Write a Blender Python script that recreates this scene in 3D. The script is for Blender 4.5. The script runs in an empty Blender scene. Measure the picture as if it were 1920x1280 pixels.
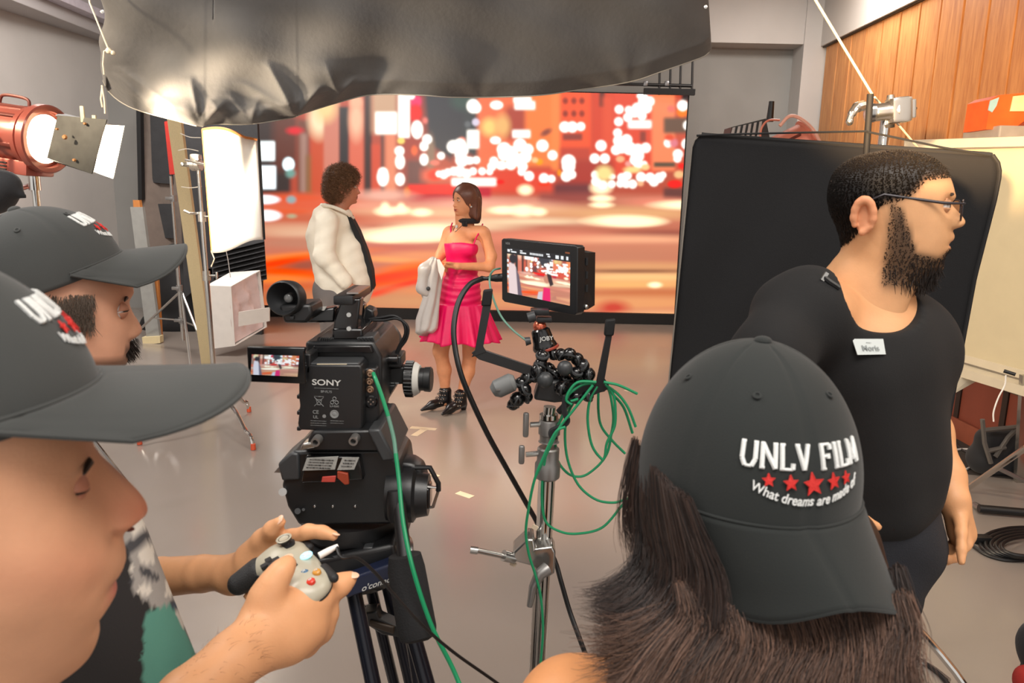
import bpy, bmesh, math, random
import numpy as np
from mathutils import Vector, Matrix

random.seed(7); RNG = np.random.RandomState(7)
SC = bpy.context.scene
COL = SC.collection
R_ = math.radians
V = Vector

# ---------------------------------------------------------------- camera
CAM_H, PITCH, ROLL, FPX = 1.60, R_(11.1), R_(1.2), 1387.0
_F = V((0, math.cos(PITCH), -math.sin(PITCH))); _R0 = V((1, 0, 0)); _U0 = V((0, math.sin(PITCH), math.cos(PITCH)))
_R = _R0*math.cos(ROLL)+_U0*math.sin(ROLL); _U = _U0*math.cos(ROLL)-_R0*math.sin(ROLL)
cd = bpy.data.cameras.new('camera'); cam = bpy.data.objects.new('camera', cd); COL.objects.link(cam)
cd.sensor_width = 36.0; cd.lens = 36.0*FPX/1920.0; cd.clip_start = 0.02; cd.clip_end = 60
m3 = Matrix((_R, _U, -_F)).transposed()
cam.matrix_world = Matrix.Translation((0, 0, CAM_H)) @ m3.to_4x4()
cd.dof.use_dof = True; cd.dof.focus_distance = 2.4; cd.dof.aperture_fstop = 11.0
SC.camera = cam

# ---------------------------------------------------------------- world, lights, exposure
w = bpy.data.worlds.new('World'); SC.world = w; w.use_nodes = True
w.node_tree.nodes['Background'].inputs[0].default_value = (1.0, 0.95, 0.9, 1)
w.node_tree.nodes['Background'].inputs[1].default_value = 0.75
SC.view_settings.view_transform = 'Standard'; SC.view_settings.look = 'None'
SC.view_settings.exposure = 0.26; SC.view_settings.gamma = 1.0; SC.view_settings.use_curve_mapping = False

def area_light(name, loc, target, size, power, color, size_y=None, spread=180):
    l = bpy.data.lights.new(name, 'AREA'); l.energy = power; l.color = color; l.size = size
    if size_y: l.shape = 'RECTANGLE'; l.size_y = size_y
    l.spread = R_(spread)
    o = bpy.data.objects.new(name, l); COL.objects.link(o); o.location = loc
    o.rotation_euler = (V(target)-V(loc)).to_track_quat('-Z', 'Y').to_euler(); return o
def spot_light(name, loc, target, power, color, angle, blend, radius):
    l = bpy.data.lights.new(name, 'SPOT'); l.energy = power; l.color = color; l.spot_size = R_(angle)
    l.spot_blend = blend; l.shadow_soft_size = radius
    o = bpy.data.objects.new(name, l); COL.objects.link(o); o.location = loc
    o.rotation_euler = (V(target)-V(loc)).to_track_quat('-Z', 'Y').to_euler(); return o
# ceiling fluorescents of the room (above and behind the picture)
area_light('ceiling_light_front', (0.4, -0.4, 4.0), (0.4, 0.9, 0), 2.4, 95, (1.0, 0.95, 0.89), 1.2)
area_light('ceiling_light_middle', (-2.6, 1.6, 4.0), (-3.4, 3.0, 0.6), 2.0, 130, (1.0, 0.96, 0.91), 1.0)
area_light('ceiling_light_right', (2.6, 1.2, 4.0), (3.0, 3.2, 0), 2.0, 62, (1.0, 0.90, 0.76), 1.0)
area_light('ceiling_light_rear', (-3.4, 6.6, 4.0), (-3.6, 7.6, 0), 1.6, 130, (1.0, 0.94, 0.88), 1.0)
area_light('ceiling_light_back', (3.0, 7.8, 4.0), (2.9, 8.4, 0), 1.2, 62, (1.0, 0.93, 0.86), 0.8)
# studio lamp out of frame on the left that rakes the plank wall
spot_light('studio_spot_plank_wall', (-0.55, -0.7, 1.70), (3.78, 6.0, 2.95), 3200, (1.0, 0.64, 0.33), 22, 0.5, 0.03)
# the red fresnel lamp aimed at the set
spot_light('fresnel_beam', (-2.28, 3.92, 1.86), (-1.0, 4.75, 1.52), 420, (1.0, 0.80, 0.56), 110, 0.5, 0.07)
spot_light('added_actor_key', (-4.1, 2.6, 3.0), (-0.8, 5.4, 1.25), 620, (1.0, 0.80, 0.55), 34, 0.6, 0.12)  # extra unseen spot, added to give the two actors a key light

# ---------------------------------------------------------------- pixel -> world helpers (1920x1280 frame)
def ray(px, py): return _F*FPX+_R*(px-960)+_U*(640-py)
def P(px, py, Y):
    v = ray(px, py); return V((0, 0, CAM_H))+v*(Y/v.y)
def PZ(px, py, z):
    v = ray(px, py); return V((0, 0, CAM_H))+v*((z-CAM_H)/v.z)
def PX(px, py, X):
    v = ray(px, py); return V((0, 0, CAM_H))+v*(X/v.x)
def pxm(Y): return Y/FPX      # metres per pixel at depth Y

# ---------------------------------------------------------------- materials
MATS = {}
def mat(name, color, rough=0.6, metal=0.0, var=0.08, vscale=12.0, bump=0.0, bscale=60.0, spec=0.5, emit=None, estr=0.0,
        sss=0.0, coat=0.0, sheen=0.0, attr=False, trans=0.0, stretch=None):
    if name in MATS: return MATS[name]
    m = bpy.data.materials.new(name); m.use_nodes = True; nt = m.node_tree; b = nt.nodes['Principled BSDF']
    N = nt.nodes.new; L = nt.links.new
    b.inputs['Roughness'].default_value = rough; b.inputs['Metallic'].default_value = metal
    b.inputs['Specular IOR Level'].default_value = spec; b.inputs['Coat Weight'].default_value = coat
    b.inputs['Sheen Weight'].default_value = sheen
    if sss: b.inputs['Subsurface Weight'].default_value = sss; b.inputs['Subsurface Radius'].default_value = (0.012, 0.005, 0.003); b.inputs['Subsurface Scale'].default_value = 1.0
    if trans: b.inputs['Transmission Weight'].default_value = trans
    tc = N('ShaderNodeTexCoord'); mp = N('ShaderNodeMapping'); L(tc.outputs['Object'], mp.inputs['Vector'])
    if stretch: mp.inputs['Scale'].default_value = stretch
    nz = N('ShaderNodeTexNoise'); nz.inputs['Scale'].default_value = vscale; nz.inputs['Detail'].default_value = 4
    L(mp.outputs[0], nz.inputs['Vector'])
    hsv = N('ShaderNodeHueSaturation')
    mr = N('ShaderNodeMapRange'); mr.inputs[1].default_value = 0.3; mr.inputs[2].default_value = 0.7
    mr.inputs[3].default_value = 1-var; mr.inputs[4].default_value = 1+var
    L(nz.outputs['Fac'], mr.inputs[0]); L(mr.outputs[0], hsv.inputs['Value'])
    if attr:
        a = N('ShaderNodeAttribute'); a.attribute_name = 'Col'; L(a.outputs['Color'], hsv.inputs['Color'])
    else: hsv.inputs['Color'].default_value = (*color, 1)
    L(hsv.outputs[0], b.inputs['Base Color'])
    if bump:
        n2 = N('ShaderNodeTexNoise'); n2.inputs['Scale'].default_value = bscale; n2.inputs['Detail'].default_value = 5
        L(mp.outputs[0], n2.inputs['Vector']); bp = N('ShaderNodeBump'); bp.inputs['Strength'].default_value = bump
        bp.inputs['Distance'].default_value = 0.01; L(n2.outputs['Fac'], bp.inputs['Height']); L(bp.outputs[0], b.inputs['Normal'])
    if emit:
        b.inputs['Emission Color'].default_value = (*emit, 1); b.inputs['Emission Strength'].default_value = estr
    MATS[name] = m; return m
def lin(r, g, b): return tuple(((c/255)/12.92 if c <= 10 else ((c/255+0.055)/1.055)**2.4) for c in (r, g, b))
def screen_mat(name, strength):
    m = bpy.data.materials.new(name); m.use_nodes = True; nt = m.node_tree; b = nt.nodes['Principled BSDF']
    a = nt.nodes.new('ShaderNodeAttribute'); a.attribute_name = 'Col'
    b.inputs['Base Color'].default_value = (0.01, 0.01, 0.01, 1); b.inputs['Roughness'].default_value = 0.35
    nt.links.new(a.outputs['Color'], b.inputs['Emission Color']); b.inputs['Emission Strength'].default_value = strength
    return m

# ---------------------------------------------------------------- object helpers
def thing(name, label, cat, loc=(0, 0, 0), group=None):
    o = bpy.data.objects.new(name, None); COL.objects.link(o); o.location = loc; o.empty_display_size = 0.1
    o['label'] = label; o['category'] = cat
    if group: o['group'] = group
    return o
def tag(o, label, cat, group=None):
    o['label'] = label; o['category'] = cat
    if group: o['group'] = group
    return o
def struct(o): o['kind'] = 'structure'; return o
def dup(root):
    r = root.copy(); COL.objects.link(r)
    for ch in list(root.children):
        c = ch.copy(); COL.objects.link(c); c.parent = r
        for g in list(ch.children):
            d = g.copy(); COL.objects.link(d); d.parent = c
    return r
def root_loc(o):
    l = V((0, 0, 0))
    while o: l = l+o.location; o = o.parent
    return l
def mesh_obj(name, verts, faces, m, parent=None, smooth=True, col=None, loc=None, sharp=None):
    """verts in world coordinates; the object's origin is the parent's root (or loc)."""
    me = bpy.data.meshes.new(name)
    vv = np.asarray(verts, dtype=np.float64).reshape(-1, 3)
    base = root_loc(parent) if parent else (V(loc) if loc is not None else V(tuple((vv.min(0)+vv.max(0))/2)))
    vv = vv-np.array(base)
    if isinstance(faces, np.ndarray):
        k = faces.shape[1]; nf = len(faces)
        me.vertices.add(len(vv)); me.vertices.foreach_set('co', vv.ravel())
        me.loops.add(nf*k); me.loops.foreach_set('vertex_index', faces.ravel().astype(np.int32))
        me.polygons.add(nf); me.polygons.foreach_set('loop_start', np.arange(0, nf*k, k, dtype=np.int32))
        me.update(calc_edges=True)
    else:
        me.from_pydata([tuple(v) for v in vv], [], faces); me.update()
    me.materials.append(m)
    if smooth:
        me.polygons.foreach_set('use_smooth', np.ones(len(me.polygons), dtype=bool))
        if sharp: me.set_sharp_from_angle(angle=R_(sharp))
    if col is not None:
        a = me.color_attributes.new('Col', 'FLOAT_COLOR', 'POINT')
        c = np.ones((len(vv), 4)); c[:, :3] = np.asarray(col).reshape(-1, 3) if np.ndim(col) > 1 else col
        a.data.foreach_set('color', c.ravel().astype(np.float32))
    o = bpy.data.objects.new(name, me); COL.objects.link(o)
    if parent: o.parent = parent
    else: o.location = base
    return o
def frame(z, x=None):
    z = V(z).normalized(); x = V(x) if x is not None else (V((1, 0, 0)) if abs(z.x) < 0.8 else V((0, 1, 0)))
    y = z.cross(x).normalized(); x = y.cross(z).normalized(); return x, y, z
def mtx(o, x, y, z):
    m = Matrix((V(x), V(y), V(z))).transposed().to_4x4(); m.translation = V(o); return m
class MB:
    def __init__(s, M=None): s.v = []; s.f = []; s.M = M
    def add(s, vs, fs):
        n = len(s.v)
        for p in vs:
            p = V(p); s.v.append(s.M @ p if s.M else p)
        s.f += [tuple(i+n for i in f) for f in fs]; return s
    def box(s, c, d, rot=None, bev=0.0):
        c = V(c); hx, hy, hz = d[0]/2, d[1]/2, d[2]/2
        if not bev:
            vs = [V((x, y, z)) for z in (-hz, hz) for y in (-hy, hy) for x in (-hx, hx)]
            fs = [(0, 2, 3, 1), (4, 5, 7, 6), (0, 1, 5, 4), (2, 6, 7, 3), (0, 4, 6, 2), (1, 3, 7, 5)]
        else:
            bm = bmesh.new(); bmesh.ops.create_cube(bm, size=1.0)
            for q in bm.verts: q.co = V((q.co.x*d[0], q.co.y*d[1], q.co.z*d[2]))
            bmesh.ops.bevel(bm, geom=bm.edges[:], offset=min(bev, min(d)*0.49), segments=2, affect='EDGES', profile=0.6)
            bm.verts.index_update(); vs = [q.co.copy() for q in bm.verts]; fs = [tuple(q.index for q in f.verts) for f in bm.faces]; bm.free()
        if rot: vs = [rot @ q for q in vs]
        return s.add([q+c for q in vs], fs)
    def cyl(s, a, b, r0, r1=None, n=16, cap=True):
        a, b = V(a), V(b); r1 = r0 if r1 is None else r1; x, y, z = frame(b-a); vs = []; fs = []
        for p, r in ((a, r0), (b, r1)):
            for i in range(n):
                t = 2*math.pi*i/n; vs.append(p+x*(r*math.cos(t))+y*(r*math.sin(t)))
        for i in range(n): j = (i+1) % n; fs.append((i, j, n+j, n+i))
        if cap: fs += [tuple(range(n-1, -1, -1)), tuple(range(n, 2*n))]
        return s.add(vs, fs)
    def lathe(s, a, ax, prof, n=24, xdir=None, sx=1.0):
        """prof: list of (distance along axis, radius)"""
        a = V(a); x, y, z = frame(ax, xdir); vs = []; fs = []
        for d, r in prof:
            for i in range(n):
                t = 2*math.pi*i/n; vs.append(a+z*d+x*(max(r, 1e-5)*math.cos(t)*sx)+y*(max(r, 1e-5)*math.sin(t)))
        for k in range(len(prof)-1):
            for i in range(n): j = (i+1) % n; fs.append((k*n+i, k*n+j, (k+1)*n+j, (k+1)*n+i))
        fs += [tuple(range(n-1, -1, -1)), tuple(range((len(prof)-1)*n, len(prof)*n))]
        return s.add(vs, fs)
    def tube(s, pts, r, n=8, cap=True):
        pts = [V(p) for p in pts]; m = len(pts); rs = r if hasattr(r, '__len__') else [r]*m
        t0 = (pts[1]-pts[0]).normalized(); x, y, _ = frame(t0); vs = []; fs = []
        for i, p in enumerate(pts):
            t = (pts[min(i+1, m-1)]-pts[max(i-1, 0)]); t = t.normalized() if t.length > 1e-9 else t0
            x = (x-t*x.dot(t)); x = x.normalized() if x.length > 1e-6 else frame(t)[0]; y = t.cross(x)
            for k in range(n):
                a = 2*math.pi*k/n; vs.append(p+x*(rs[i]*math.cos(a))+y*(rs[i]*math.sin(a)))
        for i in range(m-1):
            for k in range(n): j = (k+1) % n; fs.append((i*n+k, i*n+j, (i+1)*n+j, (i+1)*n+k))
        if cap: fs += [tuple(range(n-1, -1, -1)), tuple(range((m-1)*n, m*n))]
        return s.add(vs, fs)
    def ball(s, c, r, n=16, sc=(1, 1, 1), ax=None):
        c = V(c); k = n//2; prof = []
        vs = []; fs = []
        X, Y_, Z_ = ax if ax else (V((1, 0, 0)), V((0, 1, 0)), V((0, 0, 1)))
        for i in range(k+1):
            ph = math.pi*i/k
            for j in range(n):
                t = 2*math.pi*j/n
                q = (math.sin(ph)*math.cos(t)*r*sc[0], math.sin(ph)*math.sin(t)*r*sc[1], -math.cos(ph)*r*sc[2])
                vs.append(c+X*q[0]+Y_*q[1]+Z_*q[2])
        for i in range(k):
            for j in range(n): q = (j+1) % n; fs.append((i*n+j, i*n+q, (i+1)*n+q, (i+1)*n+j))
        return s.add(vs, fs)
    def prism(s, poly, ext, o=None):
        """poly: list of world (or local) points; ext: extrusion vector"""
        n = len(poly); ext = V(ext); vs = [V(p) for p in poly]+[V(p)+ext for p in poly]
        fs = [tuple(range(n-1, -1, -1)), tuple(range(n, 2*n))]+[(i, (i+1) % n, n+(i+1) % n, n+i) for i in range(n)]
        return s.add(vs, fs)
    def build(s, name, m, parent=None, smooth=True, loc=None, sharp=35):
        return mesh_obj(name, [tuple(q) for q in s.v], s.f, m, parent, smooth, None, loc, sharp)
def fix_normals(o):
    bm = bmesh.new(); bm.from_mesh(o.data); bmesh.ops.recalc_face_normals(bm, faces=bm.faces[:]); bm.to_mesh(o.data); bm.free(); return o
def spline(pts, n=8):
    """Catmull-Rom through points (tuples of any length)."""
    p = [np.array(q, dtype=float) for q in pts]; p = [2*p[0]-p[1]]+p+[2*p[-1]-p[-2]]; out = []
    for i in range(1, len(p)-2):
        for k in range(n):
            t = k/n; out.append(0.5*((2*p[i])+(-p[i-1]+p[i+1])*t+(2*p[i-1]-5*p[i]+4*p[i+1]-p[i+2])*t*t+(-p[i-1]+3*p[i]-3*p[i+1]+p[i+2])*t**3))
    out.append(p[-2]); return out
def loft(rings, closed=True, cap=True):
    """rings: array (m, n, 3) -> verts, faces"""
    rings = np.asarray(rings, dtype=float); m, n, _ = rings.shape; fs = []
    for i in range(m-1):
        for j in range(n if closed else n-1):
            k = (j+1) % n; fs.append((i*n+j, i*n+k, (i+1)*n+k, (i+1)*n+j))
    if cap and closed: fs += [tuple(range(n-1, -1, -1)), tuple(range((m-1)*n, m*n))]
    return rings.reshape(-1, 3), fs
def smin(a, b, k):
    h = np.clip(0.5+0.5*(b-a)/k, 0, 1); return b*(1-h)+a*h-k*h*(1-h)
def rcone(Q, a, b, ra, rb):
    a = np.array(a); b = np.array(b); ab = b-a; L2 = float(ab@ab)+1e-12
    t = np.clip(((Q-a)@ab)/L2, 0, 1); return np.linalg.norm(Q-a-t[:, None]*ab, axis=1)-(ra+(rb-ra)*t)
def ellip(Q, c, r, ax=None):
    d = Q-np.array(c)
    if ax is not None: d = d@np.array([list(q) for q in ax]).T
    k0 = np.linalg.norm(d/np.array(r), axis=1); k1 = np.linalg.norm(d/(np.array(r)**2), axis=1)+1e-9
    return k0*(k0-1)/k1
def surfnet(fn, lo, hi, h, relax=2):
    """Naive surface nets of fn(points)->distance on a grid; returns verts, quads."""
    lo = np.array(lo, float); hi = np.array(hi, float); n = np.ceil((hi-lo)/h).astype(int)+1
    ax = [lo[i]+h*np.arange(n[i]) for i in range(3)]
    # coarse pass, then refine only near the surface
    c = 4; nc = (n+c-1)//c+1; axc = [lo[i]+h*c*np.arange(nc[i]) for i in range(3)]
    Fc = fn(np.stack(np.meshgrid(*axc, indexing='ij'), -1).reshape(-1, 3)).reshape(nc)
    F = np.repeat(np.repeat(np.repeat(Fc, c, 0), c, 1), c, 2)[c//2:, c//2:, c//2:][:n[0], :n[1], :n[2]]
    near = np.argwhere(np.abs(F) < h*c*1.9)
    if len(near):
        Q = lo+h*near; vals = np.empty(len(Q))
        for i in range(0, len(Q), 300000): vals[i:i+300000] = fn(Q[i:i+300000])
        F = F.copy(); F[tuple(near.T)] = vals
    acc = np.zeros((*(n-1), 3)); cnt = np.zeros(n-1); quads = []
    S = F < 0
    for a in range(3):
        s0 = [slice(None)]*3; s1 = [slice(None)]*3; s0[a] = slice(0, -1); s1[a] = slice(1, None)
        A, B = F[tuple(s0)], F[tuple(s1)]; X = S[tuple(s0)] != S[tuple(s1)]
        idx = np.argwhere(X); 
        if len(idx) == 0: continue
        fa = A[X]; fb = B[X]; t = fa/(fa-fb); p = idx.astype(float); p[:, a] += t
        b, c = (a+1) % 3, (a+2) % 3; cells = []
        ok = (idx[:, b] > 0) & (idx[:, c] > 0) & (idx[:, b] < n[b]-1) & (idx[:, c] < n[c]-1)
        idx = idx[ok]; p = p[ok]; flip = (fa[ok] < 0)
        for db, dc in ((0, 0), (-1, 0), (-1, -1), (0, -1)):
            q = idx.copy(); q[:, b] += db; q[:, c] += dc
            np.add.at(acc, tuple(q.T), p); np.add.at(cnt, tuple(q.T), 1); cells.append(np.ravel_multi_index(tuple(q.T), tuple(n-1)))
        Qd = np.stack(cells, 1); Qd[~flip] = Qd[~flip][:, ::-1]; quads.append(Qd)
    Qd = np.concatenate(quads); used = np.unique(Qd); remap = -np.ones(int(np.prod(n-1)), dtype=int); remap[used] = np.arange(len(used))
    Vt = lo+h*(acc.reshape(-1, 3)[used]/cnt.reshape(-1)[used][:, None]); Qd = remap[Qd]
    for _ in range(relax):
        s = np.zeros_like(Vt); c = np.zeros(len(Vt))
        for i, j in ((0, 1), (1, 2), (2, 3), (3, 0)):
            np.add.at(s, Qd[:, i], Vt[Qd[:, j]]); np.add.at(c, Qd[:, i], 1); np.add.at(s, Qd[:, j], Vt[Qd[:, i]]); np.add.at(c, Qd[:, j], 1)
        Vt = 0.5*Vt+0.5*s/c[:, None]
    return Vt, Qd
def blob_data(prims, h, k=0.02, relax=1, extra=None):
    """prims: ('c',a,b,ra,rb[,k]) round cones / ('e',centre,radii[,axes]) ellipsoids, smooth-united into ONE mesh."""
    los, his = [], []
    for q in prims:
        if q[0] == 'c': r = max(q[3], q[4]); los += [np.array(q[1])-r, np.array(q[2])-r]; his += [np.array(q[1])+r, np.array(q[2])+r]
        else: r = max(q[2]); los.append(np.array(q[1])-r); his.append(np.array(q[1])+r)
    def fn(Q):
        d = None
        for q in prims:
            kk = k
            if q[0] == 'c':
                e = rcone(Q, q[1], q[2], q[3], q[4])
                if len(q) > 5: kk = q[5]
            else:
                e = ellip(Q, q[1], q[2], q[3] if len(q) > 3 else None)
                if len(q) > 4: kk = q[4]
            d = e if d is None else smin(d, e, kk)
        if extra is not None: d = extra(Q, d)
        return d
    return surfnet(fn, np.min(los, 0)-3*h, np.max(his, 0)+3*h, h, relax)
def blob(name, prims, m, parent, h, k=0.02, col=None, relax=1, extra=None, colfn=None):
    v, f = blob_data(prims, h, k, relax, extra); return mesh_obj(name, v, f, m, parent, True, colfn(v) if colfn else col)
def to_px(v):
    d = np.asarray(v)-np.array([0, 0, CAM_H]); F3, R3, U3 = np.array(_F), np.array(_R), np.array(_U); w = d@F3
    return np.stack([960+FPX*(d@R3)/w, 640-FPX*(d@U3)/w], 1)
def strands(name, S, r, m, parent, taper=True, sides=3, col=None):
    """S: array (n strands, k points, 3) -> ONE mesh of thin tubes"""
    S = np.asarray(S, float); n, k, _ = S.shape; T = np.gradient(S, axis=1); T /= np.linalg.norm(T, axis=2, keepdims=True)+1e-12
    ref = np.tile(np.array([0.31, 0.52, 0.79]), (n, k, 1)); X = np.cross(T, ref); X /= np.linalg.norm(X, axis=2, keepdims=True)+1e-12; Y = np.cross(T, X)
    rr = r*(np.linspace(1, 0.25, k) if taper else np.ones(k)); out = []
    for s in range(sides):
        a = 2*math.pi*s/sides; out.append(S+(X*math.cos(a)+Y*math.sin(a))*rr[None, :, None])
    W = np.stack(out, 2).reshape(-1, 3)
    i, j, s = np.meshgrid(np.arange(n), np.arange(k-1), np.arange(sides), indexing='ij')
    b = (i*k+j)*sides; s2 = (s+1) % sides
    F = np.stack([b+s, b+s2, b+sides+s2, b+sides+s], -1).reshape(-1, 4)
    if isinstance(col, list):   # two tones mixed strand by strand
        w_ = np.random.RandomState(n).rand(n)**1.3; cc = np.array(col[0])[None]*(1-w_[:, None])+np.array(col[1])[None]*w_[:, None]; col = np.repeat(cc, k*sides, 0)
    return mesh_obj(name, W, F, m, parent, True, col)
FONTC = {}
def text_verts(s, size=1.0, bold=False, extrude=0.0):
    """default font text -> (verts (n,3) centred on x, baseline y=0, faces)"""
    cu = bpy.data.curves.new('lettering', 'FONT'); cu.body = s; cu.size = size; cu.extrude = extrude; cu.align_x = 'CENTER'
    if bold: cu.offset = 0.012*size
    o = bpy.data.objects.new('lettering', cu); COL.objects.link(o); dg = bpy.context.evaluated_depsgraph_get()
    me = bpy.data.meshes.new_from_object(o.evaluated_get(dg)); vs = np.array([tuple(v.co) for v in me.vertices]).reshape(-1, 3)
    fs = [tuple(p.vertices) for p in me.polygons]; bpy.data.objects.remove(o); bpy.data.curves.remove(cu); bpy.data.meshes.remove(me)
    return vs, fs
def add_text(mb, s, o, x, y, size, bold=False, off=0.0004, sx=1.0):
    vs, fs = text_verts(s, size, bold, 0.0002); o, x, y = V(o), V(x).normalized(), V(y).normalized(); z = x.cross(y)
    mb.add([o+x*(q[0]*sx)+y*q[1]+z*(q[2]+off) for q in vs], fs)

# ================================================================ THE ROOM
M_wall = mat('wall_grey_paint', lin(182, 178, 174), 0.8, var=0.04, vscale=2.0, bump=0.05, bscale=150)
M_wall2 = mat('wall_grey_shaded', lin(140, 139, 136), 0.85, var=0.05, vscale=2.0)  # darker copy of the wall grey, with the recess shadow put into its colour
M_ceil = mat('ceiling_paint', lin(176, 172, 172), 0.85, var=0.03, vscale=2.0)
def floor_material():
    m = bpy.data.materials.new('polished_floor'); m.use_nodes = True; nt = m.node_tree; b = nt.nodes['Principled BSDF']; N = nt.nodes.new; L = nt.links.new
    tc = N('ShaderNodeTexCoord'); n1 = N('ShaderNodeTexNoise'); n1.inputs['Scale'].default_value = 0.9; n1.inputs['Detail'].default_value = 2
    n2 = N('ShaderNodeTexNoise'); n2.inputs['Scale'].default_value = 5; n2.inputs['Detail'].default_value = 3
    L(tc.outputs['Object'], n1.inputs['Vector']); L(tc.outputs['Object'], n2.inputs['Vector'])
    mx = N('ShaderNodeMix'); mx.data_type = 'RGBA'; mx.inputs[0].default_value = 0.35
    cr = N('ShaderNodeValToRGB'); cr.color_ramp.elements[0].position = 0.3; cr.color_ramp.elements[1].position = 0.7
    cr.color_ramp.elements[0].color = (*lin(144, 134, 125), 1); cr.color_ramp.elements[1].color = (*lin(140, 130, 123), 1)
    c2 = N('ShaderNodeValToRGB'); c2.color_ramp.elements[0].position = 0.35; c2.color_ramp.elements[1].position = 0.75
    c2.color_ramp.elements[0].color = (*lin(144, 134, 125), 1); c2.color_ramp.elements[1].color = (*lin(144, 134, 127), 1)
    L(n1.outputs['Fac'], cr.inputs[0]); L(n2.outputs['Fac'], c2.inputs[0]); L(cr.outputs[0], mx.inputs[6]); L(c2.outputs[0], mx.inputs[7])
    L(mx.outputs[2], b.inputs['Base Color'])
    mr = N('ShaderNodeMapRange'); mr.inputs[3].default_value = 0.12; mr.inputs[4].default_value = 0.26; L(n2.outputs['Fac'], mr.inputs[0]); L(mr.outputs[0], b.inputs['Roughness'])
    n3 = N('ShaderNodeTexNoise'); n3.inputs['Scale'].default_value = 3.0; n3.inputs['Detail'].default_value = 2; L(tc.outputs['Object'], n3.inputs['Vector'])
    bp = N('ShaderNodeBump'); bp.inputs['Strength'].default_value = 0.03; bp.inputs['Distance'].default_value = 0.02
    L(n3.outputs['Fac'], bp.inputs['Height']); L(bp.outputs[0], b.inputs['Normal']); b.inputs['Specular IOR Level'].default_value = 0.9
    return m
M_floor = floor_material()
YB = 10.0
struct(MB().box((-1.2, 3.4, -0.05), (11.2, 13.4, 0.1)).build('floor', M_floor, smooth=False))
struct(MB().box((-0.9, YB+0.1, 2.05), (9.6, 0.2, 4.3)).build('wall_back', M_wall2, smooth=False))
a, b_ = V((-5.32, YB, 0)), V((-6.35, -0.2, 0)); a2 = a+(a-b_)*-0.0
mb = MB(); mb.prism([a, b_, b_+V((-0.2, 0, 0)), a+V((-0.2, 0, 0))], (0, 0, 4.2)); struct(fix_normals(mb.build('wall_left', M_wall, smooth=False)))
struct(MB().box((-1.2, 4.6, 4.2), (11.2, 11.2, 0.1)).build('ceiling', M_ceil, smooth=False))
mb = MB(); mb.box((-5.55, 5.0, 3.8), (0.9, 9.9, 0.74), bev=0.01); struct(mb.build('trim_1', M_ceil, smooth=False))
mb = MB(); mb.box((-5.02, 5.0, 3.62), (0.16, 9.9, 0.10), bev=0.01); struct(mb.build('trim_2', mat('beam_strip', lin(196, 190, 200), 0.7), smooth=False))
# right side: soffit, pillar, plank wall
XR = 3.78
struct(MB().box((3.0, YB-0.17, 3.86), (1.56, 0.34, 0.70)).build('trim_3', M_wall, smooth=False))
xa, xb = P(1497, 200, YB-0.36).x, P(1543, 200, YB-0.36).x
struct(MB().box(((xa+xb)/2, YB-0.18, 2.1), (xb-xa, 0.36, 4.2)).build('trim_4', M_wall, smooth=False))
def wood_material(name, c1, c2, scale=(14, 14, 1.1)):
    m = bpy.data.materials.new(name); m.use_nodes = True; nt = m.node_tree; b = nt.nodes['Principled BSDF']; N = nt.nodes.new; L = nt.links.new
    tc = N('ShaderNodeTexCoord'); mp = N('ShaderNodeMapping'); mp.inputs['Scale'].default_value = scale; L(tc.outputs['Object'], mp.inputs[0])
    n1 = N('ShaderNodeTexNoise'); n1.inputs['Scale'].default_value = 2.2; n1.inputs['Detail'].default_value = 9; n1.inputs['Roughness'].default_value = 0.65; n1.inputs['Distortion'].default_value = 0.6
    L(mp.outputs[0], n1.inputs['Vector']); cr = N('ShaderNodeValToRGB'); cr.color_ramp.elements[0].position = 0.3; cr.color_ramp.elements[1].position = 0.72
    cr.color_ramp.elements[0].color = (*c1, 1); cr.color_ramp.elements[1].color = (*c2, 1); L(n1.outputs['Fac'], cr.inputs[0])
    g = N('ShaderNodeObjectInfo'); L(cr.outputs[0], b.inputs['Base Color']); b.inputs['Roughness'].default_value = 0.5; return m
M_plank = wood_material('plank_wall_wood', lin(158, 100, 56), lin(202, 146, 90))
mb = MB(); y = 9.62; rnd = random.Random(3)
while y > 0.4:
    wdt = 0.362; d = 0.0+rnd.uniform(0, 0.006)
    mb.box((XR+0.02-d, y-wdt/2, 2.17), (0.04, wdt-0.03, 2.60), bev=0.004); y -= wdt
struct(mb.build('wall_right', M_plank, smooth=False))
struct(MB().box((XR+0.12, 4.9, 2.1), (0.14, 10.6, 4.3)).build('wall_right_backing', mat('panel_gap_dark', lin(60, 38, 24), 0.8), smooth=False))
struct(MB().box((XR+0.0, 4.9, 3.84), (0.12, 10.2, 0.71)).build('trim_5', M_wall, smooth=False))
struct(MB().box((XR-0.02, 5.2, 3.478), (0.03, 8.9, 0.016)).build('trim_6', mat('trim_dark', lin(48, 42, 36), 0.5), smooth=False))

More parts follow.
